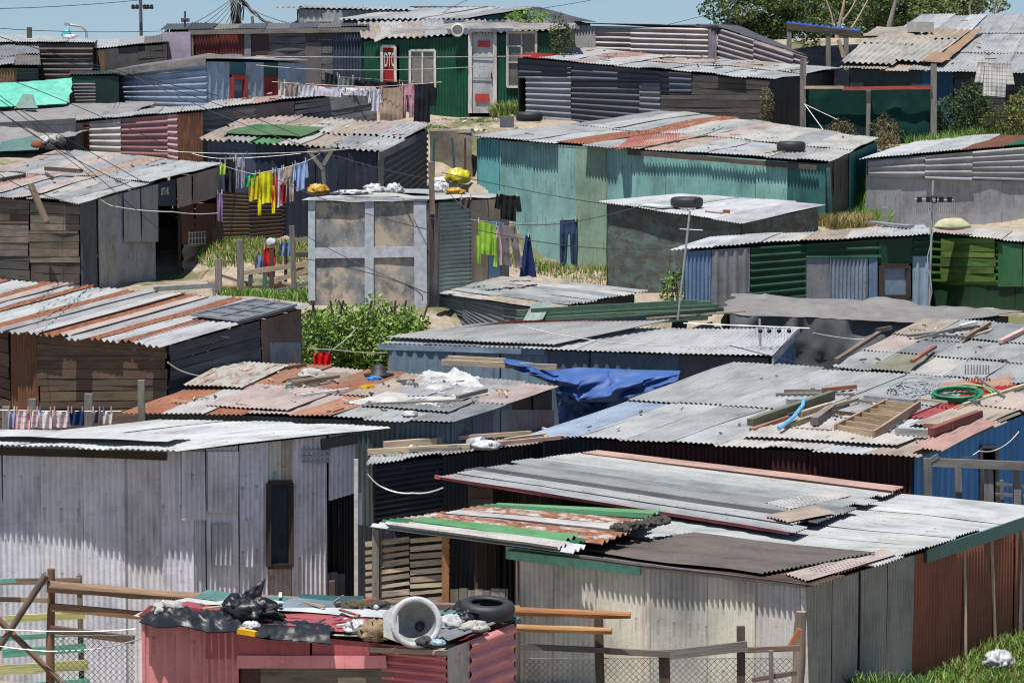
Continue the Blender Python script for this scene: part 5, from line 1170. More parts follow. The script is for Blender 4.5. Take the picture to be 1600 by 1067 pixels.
mb.build('reflector_grid', t); mb = MB(); tube(mb, [P(1452, 475, 59.4) + Vector((.05 * math.sin(k * 1.3), 0, k * .22)) for k in range(9)], .008, 'white', 'metal', 4); mb.build('cable', t)
t = mast('aerial', 'low wide aerial with round insulators over the blue end of the steel shack', 1188, 545, 1187, 498, 54.4, .02)
mb = MB(); tube(mb, [P(1068, 505, 54.2), P(1265, 513, 54.2)], .012, 'white', 'metal', 5); mb.build('boom', t)
mb = MB()
for x in (1188, 1202, 1217, 1233): lathe(mb, P(x, 517, 54.1), (0, -1, 0), [(.001, 0), (.04, 0), (.035, .05), (.001, .05)], 'black', 'metal', 10)
mb.build('insulators', t); mb = MB()
for k in range(14): x = 1180 + k * 4.5; tube(mb, [P(x, 512, 54.2), P(x + 1, 528 + (k % 3) * 3, 54.2)], .004, 'white', 'metal', 3)
mb.build('rods', t)

# ---------------- tyres, blocks, bags on roofs
tl = SH['teal']; th = SH['tyrehut']; bg_ = SH['bigroof']
tyre('black tyre lying near the right end of the teal shack roof', tl.onr(1236, 238, .03), .31, .19); tyre('black tyre on the white roof of the stained hut', th.onr(1073, 325, .02), .33, .19); tyre('black tyre at the back of the teal shack roof by the green house', tl.onr(827, 192, .04), .31, .2)
mb = MB(); box(mb, tl.onr(792, 201, .02), .28, .25, .26, .2, (.17, .17, .17)); single(mb, 'concrete_block', 'grey concrete block beside the rear tyre on the teal shack', 'concrete block', 'concrete blocks on the roofs')
mb = MB(); box(mb, th.onr(1135, 335, .01), .12, .08, .08, .5, (.30, .12, .07)); single(mb, 'brick', 'red brick right of the tyre on the white roof', 'brick')
roofstick(th, 'board', 'pale thin board left of the tyre on the white roof', (1008, 323), (1045, 327), .35, 'white2', .03, .04)
roofstick(th, 'plank', 'short brown plank between the tyre and the brick', (1103, 333), (1128, 336), .05, 'wood', .04, .03)
mb = MB(); box(mb, SH['asbestos'].onr(1438, 58, .12), .45, .6, .25, .35, (.42, .41, .37)); single(mb, 'concrete_block', 'pale concrete block on the broken asbestos roof', 'concrete block', 'concrete blocks on the roofs')
mb = MB(); box(mb, bg_.onr(1245, 640, .02), .30, .16, .15, .3, (.28, .28, .28)); single(mb, 'concrete_block', 'small grey concrete block beside the planks on the big roof', 'concrete block', 'concrete blocks on the roofs')
gr = SH['greenrow']
mb = MB(); lump(mb, P(1488, 358, 61.5), .36, .2, .16, (.42, .41, .26), 'cloth', 81, .15, 16); single(mb, 'sandbag', 'fat khaki sandbag lying on the green shack roof', 'sandbag')
roofstick(gr, 'board', 'grey flat board at the back of the green and zinc roof', (1360, 352), (1422, 359), .2, 'grey', .05, .06); stick('stub_post', 'short grey pipe standing in front of the pale panelled wall', 'post', P(1382, 352, 66), P(1382, 324, 66), .13, .13, 'grey', mat='stone')
si = SH['silver']
for lb, x, y, rx, rz, cl, k in (('crumpled yellow bag at the left end of the silver hut roof', 497, 304, .20, .13, 'gold', 91), ('white bag bundle in the middle of the silver hut roof', 585, 302, .22, .12, 'white', 92), ('white knotted bag left of the pole on the silver hut', 617, 303, .17, .13, 'white', 93), ('flat white plastic along the silver hut roof', 548, 305, .35, .06, 'white', 94), ('white bag right of the pole on the silver hut', 688, 302, .18, .13, 'white', 95), ('small gold bag near the right of the silver hut', 712, 304, .18, .08, 'gold', 96)):
    mb = MB(); lump(mb, si.onr(x, y, .02), rx, rx * .6, rz, cl, 'plastic', k, .7, 14, 0, 2.2, True); single(mb, 'bag', lb, 'bag', 'plastic bags on the silver hut')
mb = MB(); lump(mb, P(716, 285, 64.5), .25, .2, .20, 'yellow', 'plastic', 97, .5, 14, 0, 2, True); single(mb, 'bag', 'big bright yellow bag behind the silver hut', 'bag')
mb = MB(); lump(mb, P(695, 292, 64.6), .34, .2, .14, 'white', 'plastic', 98, .5, 14, 0, 2, True); single(mb, 'bag', 'white sack under the big bright yellow bag', 'bag')
mb = MB(); box(mb, P(703, 304, 65), .75, .4, .2, 0, 'char', 'tin'); single(mb, 'crate', 'low dark crate under the white sack', 'crate')
stick('pole', 'tall brown pole standing in front of the silver hut', 'pole', P(676, 335, 60.3), P(673, 253, 60.3), .12, .1, 'wood'); stick('pole', 'dark lower pole lashed to the silver hut corner', 'pole', P(675, 425, 60.5), P(675, 330, 60.4), .11, .08, 'dwood')

# ---------------- timber and gear on the big roof
def rs(*a, **k): return roofstick(bg_, *a, **k)
lad = thing('timber_rack', 'pale wooden frame with many cross slats lying on the big roof', 'timber frame', bg_.onr(1370, 670))
A_, B_, C_, D_ = bg_.onr(1305, 680, .10), bg_.onr(1365, 690, .10), bg_.onr(1437, 645, .12), bg_.onr(1388, 640, .12)
for a, b in ((A_, D_), (B_, C_)): mb = MB(); bar(mb, a, b, .04, .13, (.30, .22, .15)); mb.build('side_rail', lad)
for k in range(7):
    mb = MB(); f = (k + .2) / 6.6; bar(mb, A_.lerp(D_, f), B_.lerp(C_, f), .035, .10, (.36, .25, .16)); mb.build('cross_slat', lad)
for i, (a, b, w_, cl, lb) in enumerate((((1212, 625), (1335, 625), .10, (.14, .13, .12), 'long grey plank above the concrete block'), ((1225, 620), (1300, 620), .05, 'gwood', 'thin grey plank behind the long grey one'), ((1285, 622), (1338, 617), .06, 'rust', 'reddish plank end at the right of the grey planks'),
        ((1172, 677), (1300, 632), .11, (.12, .13, .08), 'green-grey beam running up the big roof'), ((1175, 680), (1230, 660), .10, (.30, .15, .10), 'reddish beam end at the lower left of the timber'), ((1222, 678), (1325, 642), .07, 'lwood', 'pale plank beside the green-grey beam'), ((1272, 672), (1303, 648), .12, 'gwood', 'thick grey board stump amid the timber'),
        ((1250, 664), (1295, 650), .09, 'tan', 'tan board left of the thick stump'), ((1215, 675), (1300, 680), .06, 'wood', 'brown plank across the lower side of the timber'), ((1325, 634), (1395, 643), .07, 'gwood', 'upper edge board of the timber patch'), ((1300, 656), (1345, 662), .05, 'dwood', 'short dark board beside the slatted frame'),
        ((1305, 650), (1340, 640), .05, 'lwood', 'small pale slat above the dark board'), ((1310, 655), (1350, 645), .05, 'lwood', 'second small pale slat above the dark board'), ((1400, 683), (1455, 686), .10, (.30, .30, .29), 'white topped plank below the slatted frame'), ((1443, 678), (1490, 681), .06, 'rust', 'short rusty plank right of the white topped one'),
        ((1455, 692), (1530, 663), .11, (.20, .06, .05), 'dark red pipe-like beam near the roof edge'), ((1475, 690), (1560, 655), .05, 'gwood', 'thin grey pole beside the dark red beam'), ((1505, 643), (1600, 612), .06, (.40, .40, .26), 'pale yellow batten across the red sheets'), ((1470, 630), (1530, 642), .06, 'dgrey', 'dark bar under the green hose'),
        ((1435, 640), (1480, 645), .04, 'lwood', 'thin cane left of the green hose'), ((1530, 620), (1575, 628), .05, 'lwood', 'short light batten right of the green hose'))):
    rs('plank', lb, a, b, w_, cl, lift=.06 + .035 * (i % 4))
mb = MB(); tube(mb, [bg_.onr(1217, 686, .16), bg_.onr(1240, 672, .20), bg_.onr(1254, 658, .24), bg_.onr(1256, 650, .26)], .030, (.12, .36, .58), 'paint', 10); single(mb, 'blue_pipe', 'bent bright blue pipe lying over the timber', 'pipe')
mb = MB(); a, b = bg_.onr(1355, 634, .1), bg_.onr(1432, 641, .1); bar(mb, a, b, .28, .16, (.34, .35, .36), 'metal'); single(mb, 'metal_trough', 'long grey metal trough above the slatted frame', 'trough')
def coil(name, label, s, x, y, r, turns, tr, color, sq=1.0, jit_=.05, h=.1):
    c = s.onr(x, y, .06); n_ = (s.c[1] - s.c[0]).cross(s.c[3] - s.c[0]).normalized(); d = (s.c[1] - s.c[0]).normalized(); u = n_.cross(d); mb = MB(); pts = []
    for k in range(turns * 20):
        a = k / 20 * 6.283; rr = r * (1 + jit_ * fbm((k * .13, 0, x), 1, 2) * 3); pts.append(c + d * rr * math.cos(a) + u * rr * sq * math.sin(a) + n_ * (h * abs(fbm((k * .05, 3, x), 1, 2)) + .02 * (k // 20)))
    tube(mb, pts, tr, color, 'paint', 6); return single(mb, name, label, name.replace('_', ' '))
coil('hose', 'coiled green garden hose on the red sheets', bg_, 1495, 632, .36, 7, .02, (.02, .20, .09), .95, .07, .08); coil('hose', 'looser yellow-green hose loop around the dark green coil', bg_, 1512, 628, .42, 2, .016, (.22, .34, .14), .9, .12, .22)
coil('wire_coil', 'tangled coil of grey wire left of the hose', bg_, 1425, 620, .30, 6, .010, (.30, .32, .34), .9, .4, .25)
rk = thing('rake', 'long handled rake lying right of the hose', 'rake', bg_.onr(1560, 622)); mb = MB(); bar(mb, bg_.onr(1525, 604, .15), bg_.onr(1570, 632, .12), .03, .03, 'grey', 'metal'); mb.build('shaft', rk); mb = MB()
for k in range(9): bar(mb, bg_.onr(1508 + k * 4.6, 600, .16), bg_.onr(1508 + k * 4.6, 592, .22), .02, .015, 'dgrey', 'metal')
mb.build('tines', rk)
crm('brown_mat', 'crumpled reddish brown mat above the hose', 'mat', [(1465, 610), (1560, 612), (1590, 594), (1520, 592)], .10, (.30, .18, .14), 'cloth', 86, bg_, 1.6, edge=.15)
# tier roof debris
ti = SH['tier']
for i, (a, b, w_, cl, lb) in enumerate((((1417, 532), (1520, 520), .06, 'dgrey', 'long dark pole on the upper right roof'), ((1430, 540), (1500, 522), .05, 'gwood', 'grey pole crossing below the long dark pole'), ((1450, 538), (1505, 541), .05, 'dgrey', 'short dark bar low on the upper right roof'), ((1500, 518), (1525, 512), .10, 'offw', 'white board end on the upper right roof'),
        ((1505, 540), (1545, 516), .09, 'wood', 'brown board in the scrap heap on the upper right roof'), ((1490, 530), (1530, 525), .08, 'char', 'charred board in the scrap heap'), ((1515, 534), (1550, 522), .05, 'lwood', 'pale batten in the scrap heap'), ((1563, 545), (1605, 524), .09, 'salmon', 'pinkish plank at the right edge of the upper roof'), ((1425, 580), (1460, 556), .07, 'rust', 'rusty batten between the mossy sheets'), ((1306, 570), (1375, 526), .08, (.15, .12, .09), 'crooked log along the left edge of the upper roof'), ((1370, 527), (1392, 523), .09, 'dwood', 'knotty end piece of the crooked log'))):
    roofstick(ti, 'plank', lb, a, b, w_, cl, lift=.08 + .04 * (i % 3), h=w_ * .7)
# grey lattice on the striped roof, planks on the board shack
sr = SH['striperoof']; lt = thing('metal_lattice', 'grey metal lattice frame lying on the striped roof', 'metal frame', sr.onr(380, 490)); A_, B_, C_, D_ = sr.onr(300, 499, .08), sr.onr(375, 508, .08), sr.onr(462, 484, .08), sr.onr(400, 475, .08)
for nm, a, b in (('edge_rail', A_, B_), ('edge_rail', B_, C_), ('edge_rail', C_, D_), ('edge_rail', D_, A_)): mb = MB(); bar(mb, a, b, .06, .04, 'galv2', 'metal'); mb.build(nm, lt)
for k in range(1, 4): mb = MB(); bar(mb, A_.lerp(D_, k / 4), B_.lerp(C_, k / 4), .04, .03, 'galv2', 'metal'); mb.build('cross_bar', lt)
mb = MB(); bar(mb, A_.lerp(B_, .5), D_.lerp(C_, .5), .04, .03, 'galv2', 'metal'); mb.build('cross_bar', lt)
mb = MB(); sheet(mb, A_ - Vector((0, 0, .02)), B_ - Vector((0, 0, .02)), C_ - Vector((0, 0, .02)), D_ - Vector((0, 0, .02)), 'F', (.16, .17, .18), .05, warp=.005); mb.build('backing_sheet', lt)
bs = SH['boardshack']
stick('plank', 'brown plank leaning on the dark boards with its end over the roof', 'plank', P(48, 288, 61.6), P(73, 348, 61.3), .13, .05, (.17, .12, .08), GL)
for a, b, w_, cl, lb in (((72, 268), (127, 272), .10, 'dwood', 'dark plank lying on the pinkish roof'), ((0, 285), (38, 278), .07, 'dwood', 'short dark stick at the left edge of the pinkish roof'), ((72, 275), (82, 282), .05, 'dwood', 'tiny dark stick below the dark plank')):
    roofstick(bs, 'plank', lb, a, b, w_, cl, lift=.05)
line('cord', 'white cord strung from the board shack roof to the red fence', 'cord', [(150, 305, 62), (175, 322, 62), (270, 331, 62.5), (340, 333, 64)], .010, 'offw', s=.03)

# ---------------- grey and green tarpaulins, top left
def tarp(label, q, amp, color, seed, sc=.9, n=None):
    mb = MB(); crumple(mb, *[P(*x) for x in q], amp, color, 'tarp', seed, 46, 30, sc, .03, False, n=n, thick=.02); return single(mb, 'tarpaulin', label, 'tarpaulin')
hp = thing('shack', 'low hut wholly hidden under the big grey tarpaulin', 'shack', P(100, 240, 76), 'corrugated iron shacks on the hillside')
mb = MB()
for a, b in (((-60, 76), (118, 74.5)), ((118, 74.5), (236, 77.5)), ((236, 77.5), (60, 79)), ((60, 79), (-60, 76))):
    p_, q_ = P(a[0], 195, a[1]), P(b[0], 185, b[1]); sheet(mb, Vector((p_.x, p_.y, G(p_.x, p_.y) - .1)), Vector((q_.x, q_.y, G(q_.x, q_.y) - .1)), q_, p_, 'V', 'dgrey', .2)
mb.build('wall', hp)
tarp('big dull grey tarpaulin covering a low hut at the upper left', [(-70, 236, 73.5), (112, 214, 74), (243, 161, 78.5), (-60, 163, 80)], .38, (.19, .18, .175), 101, .45)
mb = MB(); 
tarp('small dark teal sheet hanging at the foot of the grey tarpaulin', [(-20, 238, 73.2), (62, 234, 73.3), (58, 212, 73.9), (-10, 224, 73.8)], .15, (.06, .13, .12), 102, .8)
tarp('bright sea green tarpaulin stretched on poles at the upper left', [(-50, 168, 78.5), (104, 164, 78.5), (112, 122, 80.0), (-40, 136, 80.8)], .30, (.10, .40, .30), 103, .7)
tarp('grey-green fold of sheeting at the foot of the bright green tarpaulin', [(22, 170, 77.9), (60, 170, 77.9), (52, 148, 78.4), (36, 147, 78.4)], .14, (.10, .17, .14), 104, 1.2)
for i, (x, y, cl) in enumerate(((70, 224, 'white'), (85, 222, 'offw'), (95, 226, 'char'), (60, 230, 'rust'), (78, 232, 'dgrey'))):
    mb = MB(); lump(mb, P(x, y, 72.8), .12 + .03 * (i % 2), .1, .12, cl, 'cloth', 110 + i, .7, 10, 0, 2.4, True); single(mb, 'rag', ('white rag', 'pale rag', 'black rag', 'rust red rag', 'grey rag')[i] + ' in the scrap heap at the foot of the grey tarpaulin', 'rag', 'scrap heap by the grey tarpaulin')
mb = MB(); lump(mb, P(104, 58, 84), .13, .10, .17, (.15, .50, .68), 'plastic', 120, .4, 12); single(mb, 'bag', 'small bright blue bag standing on the skyline roof at left', 'bag')
mb = MB(); lump(mb, P(108, 60, 83.9), .18, .12, .07, 'white', 'plastic', 121, .6, 12); single(mb, 'bag', 'white bag at the foot of the bright blue one', 'bag')

# ---------------- washing
W1 = 'washing on the line at left'; Yw = 64.5
line('washing_line', 'line carrying the yellow shirts at left', 'washing line', [(330, 252, Yw), (395, 272, Yw), (470, 255, Yw), (500, 240, Yw)], .005, 'offw', s=.02)
line('washing_line', 'higher line carrying the black trousers at left', 'washing line', [(300, 240, Yw + .6), (345, 248, Yw + .5), (470, 240, Yw + .5)], .005, 'offw', s=.02)
for nm, lb, ct, x0, y0, x1, y1, yb, cl, kd in (('vest', 'lime green vest at the left end of the line', 'vest', 343, 254, 353, 254, 273, (.42, .62, .08), 'towel'), ('trousers', 'black trousers on the left line', 'trousers', 351, 248, 367, 249, 302, 'black', 'trousers'), ('trousers', 'grey and white tracksuit trousers beside the black pair', 'trousers', 367, 246, 382, 246, 294, (.33, .32, .38), 'trousers'),
        ('flag_cloth', 'small green and yellow cloth left of the yellow shirts', 'cloth', 382, 274, 402, 270, 293, (.03, .36, .12), 'towel'), ('shirt', 'mustard yellow shirt, left of the long yellow one', 'shirt', 388, 280, 408, 272, 316, (.62, .50, .03), 'towel'), ('shirt', 'long bright yellow shirt with hanging sleeves', 'shirt', 402, 270, 430, 266, 337, (.72, .68, .02), 'shirt_down'),
        ('shirt', 'thin red garment right of the yellow shirts', 'shirt', 425, 267, 433, 265, 324, (.45, .02, .02), 'towel'), ('shirt', 'white and lilac shirt on the left line', 'shirt', 429, 266, 442, 262, 326, (.60, .56, .66), 'towel'), ('skirt', 'dark red cloth under the white and lilac shirt', 'skirt', 438, 285, 447, 285, 318, (.35, .02, .03), 'towel'),
        ('trousers', 'beige trousers on the left line', 'trousers', 441, 262, 459, 258, 318, (.45, .36, .29), 'trousers'), ('dress', 'blue and white patterned dress at the right end of the line', 'dress', 459, 256, 480, 250, 300, (.30, .42, .66), 'shirt')):
    cloth(nm, lb, ct, x0, y0, x1, y1, yb, Yw if 'trousers on the left' not in lb and 'tracksuit' not in lb else Yw + .1, cl, kd, W1)
cloth('cloth', 'long purple cloth hanging on the rusty fence end', 'cloth', 339, 300, 348, 300, 346, 66.5, 'purple', 'towel', W1)
W2 = 'washing before the green house'; Yt = 74.3
line('washing_line', 'pink line of pale washing before the green house', 'washing line', [(425, 128, Yt), (575, 136, Yt), (640, 132, Yt - .2), (690, 128, Yt - .3)], .006, 'salmon', s=.01)
line('washing_line', 'dark line of black washing before the green house', 'washing line', [(500, 118, Yt + 1), (690, 130, Yt + 1)], .006, 'dgrey', s=.01)
for nm, lb, ct, x0, y0, x1, y1, yb, cl, kd, dY in (('towel', 'grey-white towel at the left end before the blue-grey shack', 'towel', 434, 127, 446, 128, 150, (.50, .48, .44), 'towel', 0), ('shirt', 'taupe shirt second from the left of the pale washing', 'shirt', 444, 130, 467, 131, 152, (.34, .29, .27), 'towel', .05), ('towel', 'pale grey towel third along the pale washing', 'towel', 466, 131, 492, 133, 151, (.52, .52, .58), 'towel', 0),
        ('sheet', 'long white sheet with lilac tint in the pale washing', 'sheet', 491, 134, 534, 136, 152, (.64, .60, .70), 'towel', 0), ('sheet', 'right hand white sheet of the pale washing', 'sheet', 534, 137, 576, 138, 150, (.66, .66, .70), 'towel', .05), ('shirt', 'white shirt with lilac stripes left of the beige trousers', 'shirt', 577, 139, 596, 139, 174, (.66, .64, .70), 'shirt', 0),
        ('trousers', 'wide beige trousers with pink piping', 'trousers', 592, 138, 630, 135, 190, (.42, .31, .23), 'towel', 0), ('trousers', 'dusky pink trousers right of the beige pair', 'trousers', 627, 133, 647, 131, 186, (.55, .28, .35), 'trousers', .05), ('jacket', 'big black hooded jacket at the right end of the washing', 'jacket', 640, 130, 678, 128, 191, (.02, .022, .03), 'shirt', .3),
        ('skirt', 'small grey-green skirt on the dark line', 'skirt', 527, 120, 555, 121, 137, (.16, .20, .18), 'towel', .9), ('cloth', 'long black cloth on the dark line before the red door', 'cloth', 552, 125, 634, 128, 138, (.018, .02, .025), 'towel', .9), ('cloth', 'black cloth left of the grey-green skirt', 'cloth', 507, 112, 530, 118, 137, (.025, .027, .035), 'towel', .95)):
    cloth(nm, lb, ct, x0, y0, x1, y1, yb, Yt + dY, cl, kd, W2)
W3 = 'washing before the teal wall'; Yc = 60.9
line('washing_line', 'line carrying the lime jacket and grey trousers', 'washing line', [(735, 343, Yc), (812, 350, Yc + .6), (900, 340, Yc + 4)], .005, 'offw', s=.01)
cloth('jacket', 'lime green jacket hanging beside the silver hut', 'jacket', 744, 344, 777, 349, 418, Yc, (.30, .52, .06), 'shirt_down', W3); cloth('towel', 'narrow pink striped towel beside the lime jacket', 'towel', 774, 351, 788, 352, 415, Yc + .1, (.52, .40, .40), 'towel', W3)
cloth('trousers', 'grey brown trousers hanging at a slant', 'trousers', 779, 350, 806, 352, 417, Yc, (.22, .18, .18), 'trousers', W3, skew=.12); cloth('jacket', 'navy blue jacket hung from one peg', 'jacket', 812, 366, 838, 368, 434, Yc + .2, (.02, .035, .12), 'point', W3)
cloth('jeans', 'dark blue jeans hanging on the teal wall', 'jeans', 875, 343, 903, 342, 418, 68.6, (.035, .065, .12), 'trousers', W3)
cloth('jacket', 'black jacket slung over the silver hut eave', 'jacket', 776, 302, 812, 306, 346, 61.6, (.018, .018, .02), 'shirt', W3)
cloth('rag', 'charcoal rag hanging over the zinc strip of the silver hut', 'rag', 718, 308, 738, 308, 326, 61.2, 'char', 'towel', W3)
W4 = 'washing behind the white roof'; Yb = 47.5
line('washing_line', 'low line behind the white roof at lower left', 'washing line', [(-10, 640, Yb), (190, 642, Yb)], .005, 'offw', s=.01)
for i, (x0, x1, yb, cl, mt, lb) in enumerate(((12, 24, 668, (.35, .35, .5), 'cloth', 'small lilac cloth at the far left behind the white roof'), (24, 47, 672, (.55, .22, .25), 'check', 'red checked dish cloth, leftmost of the checked ones'), (47, 60, 668, (.55, .25, .3), 'check', 'narrow checked cloth beside the second post'), (60, 82, 670, (.60, .42, .48), 'check', 'faint pink checked cloth between the posts'),
        (82, 110, 668, (.60, .25, .32), 'check', 'pink checked cloth left of the navy one'), (109, 132, 665, (.02, .04, .13), 'cloth', 'navy blue cloth left of the third post'), (144, 158, 662, (.10, .10, .13), 'cloth', 'charcoal striped cloth right of the third post'), (160, 176, 662, (.5, .48, .45), 'cloth', 'pale patterned cloth at the right end of the low line'))):
    cloth('cloth', lb, 'cloth', x0, 640, x1, 640, yb, Yb, cl, 'towel', W4, mat=mt)
for x, y, w_, lb in ((10, 635, .11, 'grey post at the far left behind the white roof'), (51, 623, .11, 'round topped grey post left of the pink cloths'), (139, 615, .12, 'round topped grey post right of the navy cloth'), (221, 594, .10, 'lone grey post in front of the brown boards')):
    stick('post', lb, 'post', P(x, 720, 47.8), P(x, y, 47.8), w_, w_, 'gwood', 'grey posts behind the white roof')
cloth('shirt', 'bright red shirt hanging in front of the hedge', 'shirt', 489, 551, 518, 548, 573, 55.2, (.62, .01, .01), 'towel', 'washing before the hedge')
line('washing_line', 'line carrying the red shirt across the hedge', 'washing line', [(345, 525, 53), (460, 540, 54.5), (520, 546, 55), (605, 551, 56)], .008, 'offw', s=.02); line('washing_line', 'cord rising from the red shirt into the hedge', 'washing line', [(520, 546, 55), (555, 515, 56)], .008, 'offw', s=.02)
W5 = 'clothes thrown over the middle fence'
for lb, x0, x1, y0, yb, cl in (('red jersey on the fence between the two left shacks', 411, 430, 386, 432, (.50, .015, .015)), ('blue and white cloth left of the red jersey', 398, 414, 397, 428, (.20, .26, .38)), ('blue and white shirt on the dark part of the fence', 436, 455, 378, 401, (.18, .26, .48))):
    cloth('shirt', lb, 'shirt', x0, y0, x1, y0, yb, 62.5, cl, 'towel', W5)
mb = MB(); lump(mb, P(424, 384, 62.5), .10, .1, .12, 'white', 'cloth', 131, .2, 12); single(mb, 'cap', 'white cap stuck on a fence post above the red jersey', 'cap')
cloth('check_shirt', 'pale checked shirt hanging over the dark yard at top right', 'shirt', 1528, 97, 1580, 100, 152, 74.5, (.30, .27, .22), 'shirt', 'washing at top right', mat='check')
line('washing_line', 'line carrying the checked shirt at top right', 'washing line', [(1470, 92, 74.5), (1530, 97, 74.5), (1640, 96, 74.5)], .005, 'offw', s=.02)

# ---------------- middle fence, plank heap
mf = thing('rough_fence', 'rough fence of crooked grey posts and boards between the left shack and silver hut', 'fence', P(410, 465, 62))
for nm, a, b, w_, cl in (('post', (376, 470), (375, 375), .13, 'gwood'), ('post', (342, 470), (341, 405), .13, 'gwood'), ('post', (460, 465), (456, 353), .10, 'gwood'), ('post', (425, 465), (424, 390), .09, 'dwood'), ('post', (446, 440), (447, 388), .06, 'black'), ('post', (390, 465), (392, 425), .08, (.07, .10, .08)), ('post', (413, 465), (414, 420), .08, (.05, .10, .09)),
        ('rail', (378, 427), (482, 412), .10, 'lwood'), ('rail', (425, 440), (485, 422), .09, 'lwood'), ('rail', (400, 462), (485, 442), .08, 'gwood'), ('rail', (455, 378), (484, 372), .07, 'gwood'), ('rail', (458, 398), (484, 398), .09, 'dwood'), ('rail', (462, 426), (484, 408), .08, 'wood'), ('rail', (338, 428), (376, 440), .05, 'gwood')):
    mb = MB(); bar(mb, P(*a, 62.2), P(*b, 62.2), w_ * .7, w_, cl); mb.build(nm, mf)
mb = MB(); bar(mb, P(240, 452, 61.3), P(336, 446, 61.3), .06, .09, 'galv2', 'metal'); bar(mb, P(336, 470, 61.3), P(333, 444, 61.3), .06, .06, 'galv2', 'metal'); single(mb, 'pipe_rail', 'grey pipe rail in front of the black doorway', 'rail')
for i, (x, y, rx, cl) in enumerate(((362, 452, .22, 'tan'), (400, 448, .2, (.2, .2, .12)), (440, 452, .2, 'tan'), (385, 440, .16, 'offw'))):
    mb = MB(); lump(mb, P(x, y, 63), rx * 1.6, rx, rx, cl, 'stone', 140 + i, .5, 12); single(mb, 'rubble', ('sandy', 'mossy', 'ochre', 'pale')[i] + ' rubble lump behind the rough fence', 'rubble', 'rubble behind the rough fence')
yb_ = thing('forked_prop', 'forked timber prop holding the washing line by the dark blue shack', 'prop', P(505, 300, 67)); 
for a, b in (((507, 300), (505, 262)), ((505, 265), (484, 238)), ((505, 258), (520, 232)), ((480, 238), (525, 233))): mb = MB(); bar(mb, P(*a, 66.8), P(*b, 66.8), .10, .08, 'gwood' if b[0] != 505 else (.12, .16, .12)); mb.build('limb', yb_)

# ---------------- retaining wall, netting yard, canopy
mb = MB(); a, b = P(672, 205, 73.2), P(738, 205, 72.9)
sheet(mb, Vector((a.x, a.y, G(a.x, a.y) - .4)), Vector((b.x, b.y, G(b.x, b.y) - .4)), b, a, 'F', (.24, .20, .155), .2, warp=.07, mat='stone'); bar(mb, a + Vector((0, .12, .0)), b + Vector((0, .12, .0)), .22, .08, 'sand', 'stone'); single(mb, 'retaining_wall', 'rough retaining wall below the sandy yard left of the teal shack', 'wall')
for x0, x1, lb in ((678, 677, 'green iron stake nearest the dark ribbed wall'), (706, 712, 'slanting green iron stake in the middle of the three'), (727, 727, 'brown iron stake beside the teal shack')): stick('stake', lb, 'stake', P(x1, 285, 72.3), P(x0, 216, 72.3), .05, .05, 'dteal' if 'green' in lb else 'brown', 'iron stakes beside the teal shack', 'paint')
ny = thing('netted_yard', 'yard fence of dark green shade netting on grey posts at the right', 'fence', P(1350, 228, 75))
for x, y0, y1, w_ in ((1254, 92, 225, .13), (1356, 140, 215, .09), (1458, 100, 225, .13)): mb = MB(); bar(mb, P(x, y1, 74.8), P(x + 1, y0, 74.8), w_, w_, 'gwood'); mb.build('post', ny)
mb = MB(); bar(mb, P(1256, 137, 74.7), P(1318, 137, 74.7), .05, .07, 'tan'); bar(mb, P(1316, 139, 74.7), P(1456, 137, 74.7), .05, .08, (.35, .06, .05)); mb.build('top_rail', ny)
for x0, x1 in ((1256, 1354), (1360, 1457)):
    mb = MB(); crumple(mb, P(x0, 232, 74.9), P(x1, 232, 74.9), P(x1, 139, 74.9), P(x0, 139, 74.9), .12, (.006, .035, .03), 'cloth', x0, 24, 16, .8, .0, False, n=Vector((0, -1, 0))); mb.build('netting', ny)
for x in (1282, 1300): line('guy_wire', 'pale guy wire from the left post to the ground, %s one' % ('shorter' if x == 1282 else 'longer'), 'wire', [(1257, 163, 74.5), (x + 8, 208 if x == 1282 else 187, 73.6)], .010, 'offw')
cn = thing('canopy', 'blue sheeted canopy on rough posts under the trees', 'canopy', P(1290, 110, 85)); mb = MB(); sheet(mb, P(1228, 38, 85), P(1345, 50, 85), P(1342, 46, 87.5), P(1232, 34, 87.5), 'W', (.02, .08, .35), .0); mb.build('roof', cn)
mb = MB(); bar(mb, P(1230, 42, 85), P(1345, 54, 85), .16, .16, 'dwood'); mb.build('beam', cn)
for x, yb in ((1233, 105), (1294, 110), (1322, 110)): mb = MB(); bar(mb, P(x, yb, 85), P(x, 44, 85), .12, .12, 'gwood'); mb.build('post', cn)
stick('post', 'slanting grey post beside the canopy', 'post', P(1318, 90, 84.5), P(1310, 62, 84.5), .12, .1, 'lwood')

# ---------------- utility poles and wires
up = thing('utility_pole', 'slim power pole with crossarm on the skyline at left', 'utility pole', P(222, 75, 96)); mb = MB(); tube(mb, [P(221, 75, 96), P(219, -20, 96)], .05, 'dgrey', 'wood', 8); mb.build('pole', up)
mb = MB(); bar(mb, P(205, 10, 95.8), P(239, 10, 95.8), .05, .05, 'dgrey'); mb.build('crossarm', up); 
for x in (208, 214, 226, 231, 237): mb = MB(); lathe(mb, P(x, 12, 95.7), (0, 0, 1), [(.001, -.05), (.05, -.05), (.06, 0), (.03, .02), (.05, .06), (.001, .1)], 'black', 'metal', 8); mb.build('insulator', up)
bp = thing('utility_pole', 'thick pole with a bundle of looped wires at top centre-left', 'utility pole', P(370, 75, 90)); mb = MB(); tube(mb, [P(370, 75, 90), P(369, -20, 90)], .14, 'dwood', 'wood', 10); mb.build('pole', bp); mb = MB()
for k in range(14): x = 360 + rnd.uniform(0, 20); tube(mb, [P(x, -12, 89.7), P(x + rnd.uniform(-2, 2), 10, 89.6), P(x + rnd.uniform(-3, 3), 20 + rnd.uniform(0, 16), 89.7)], .018, rnd.choice(['black', 'dgrey', 'offw', 'grey']), 'metal', 5)
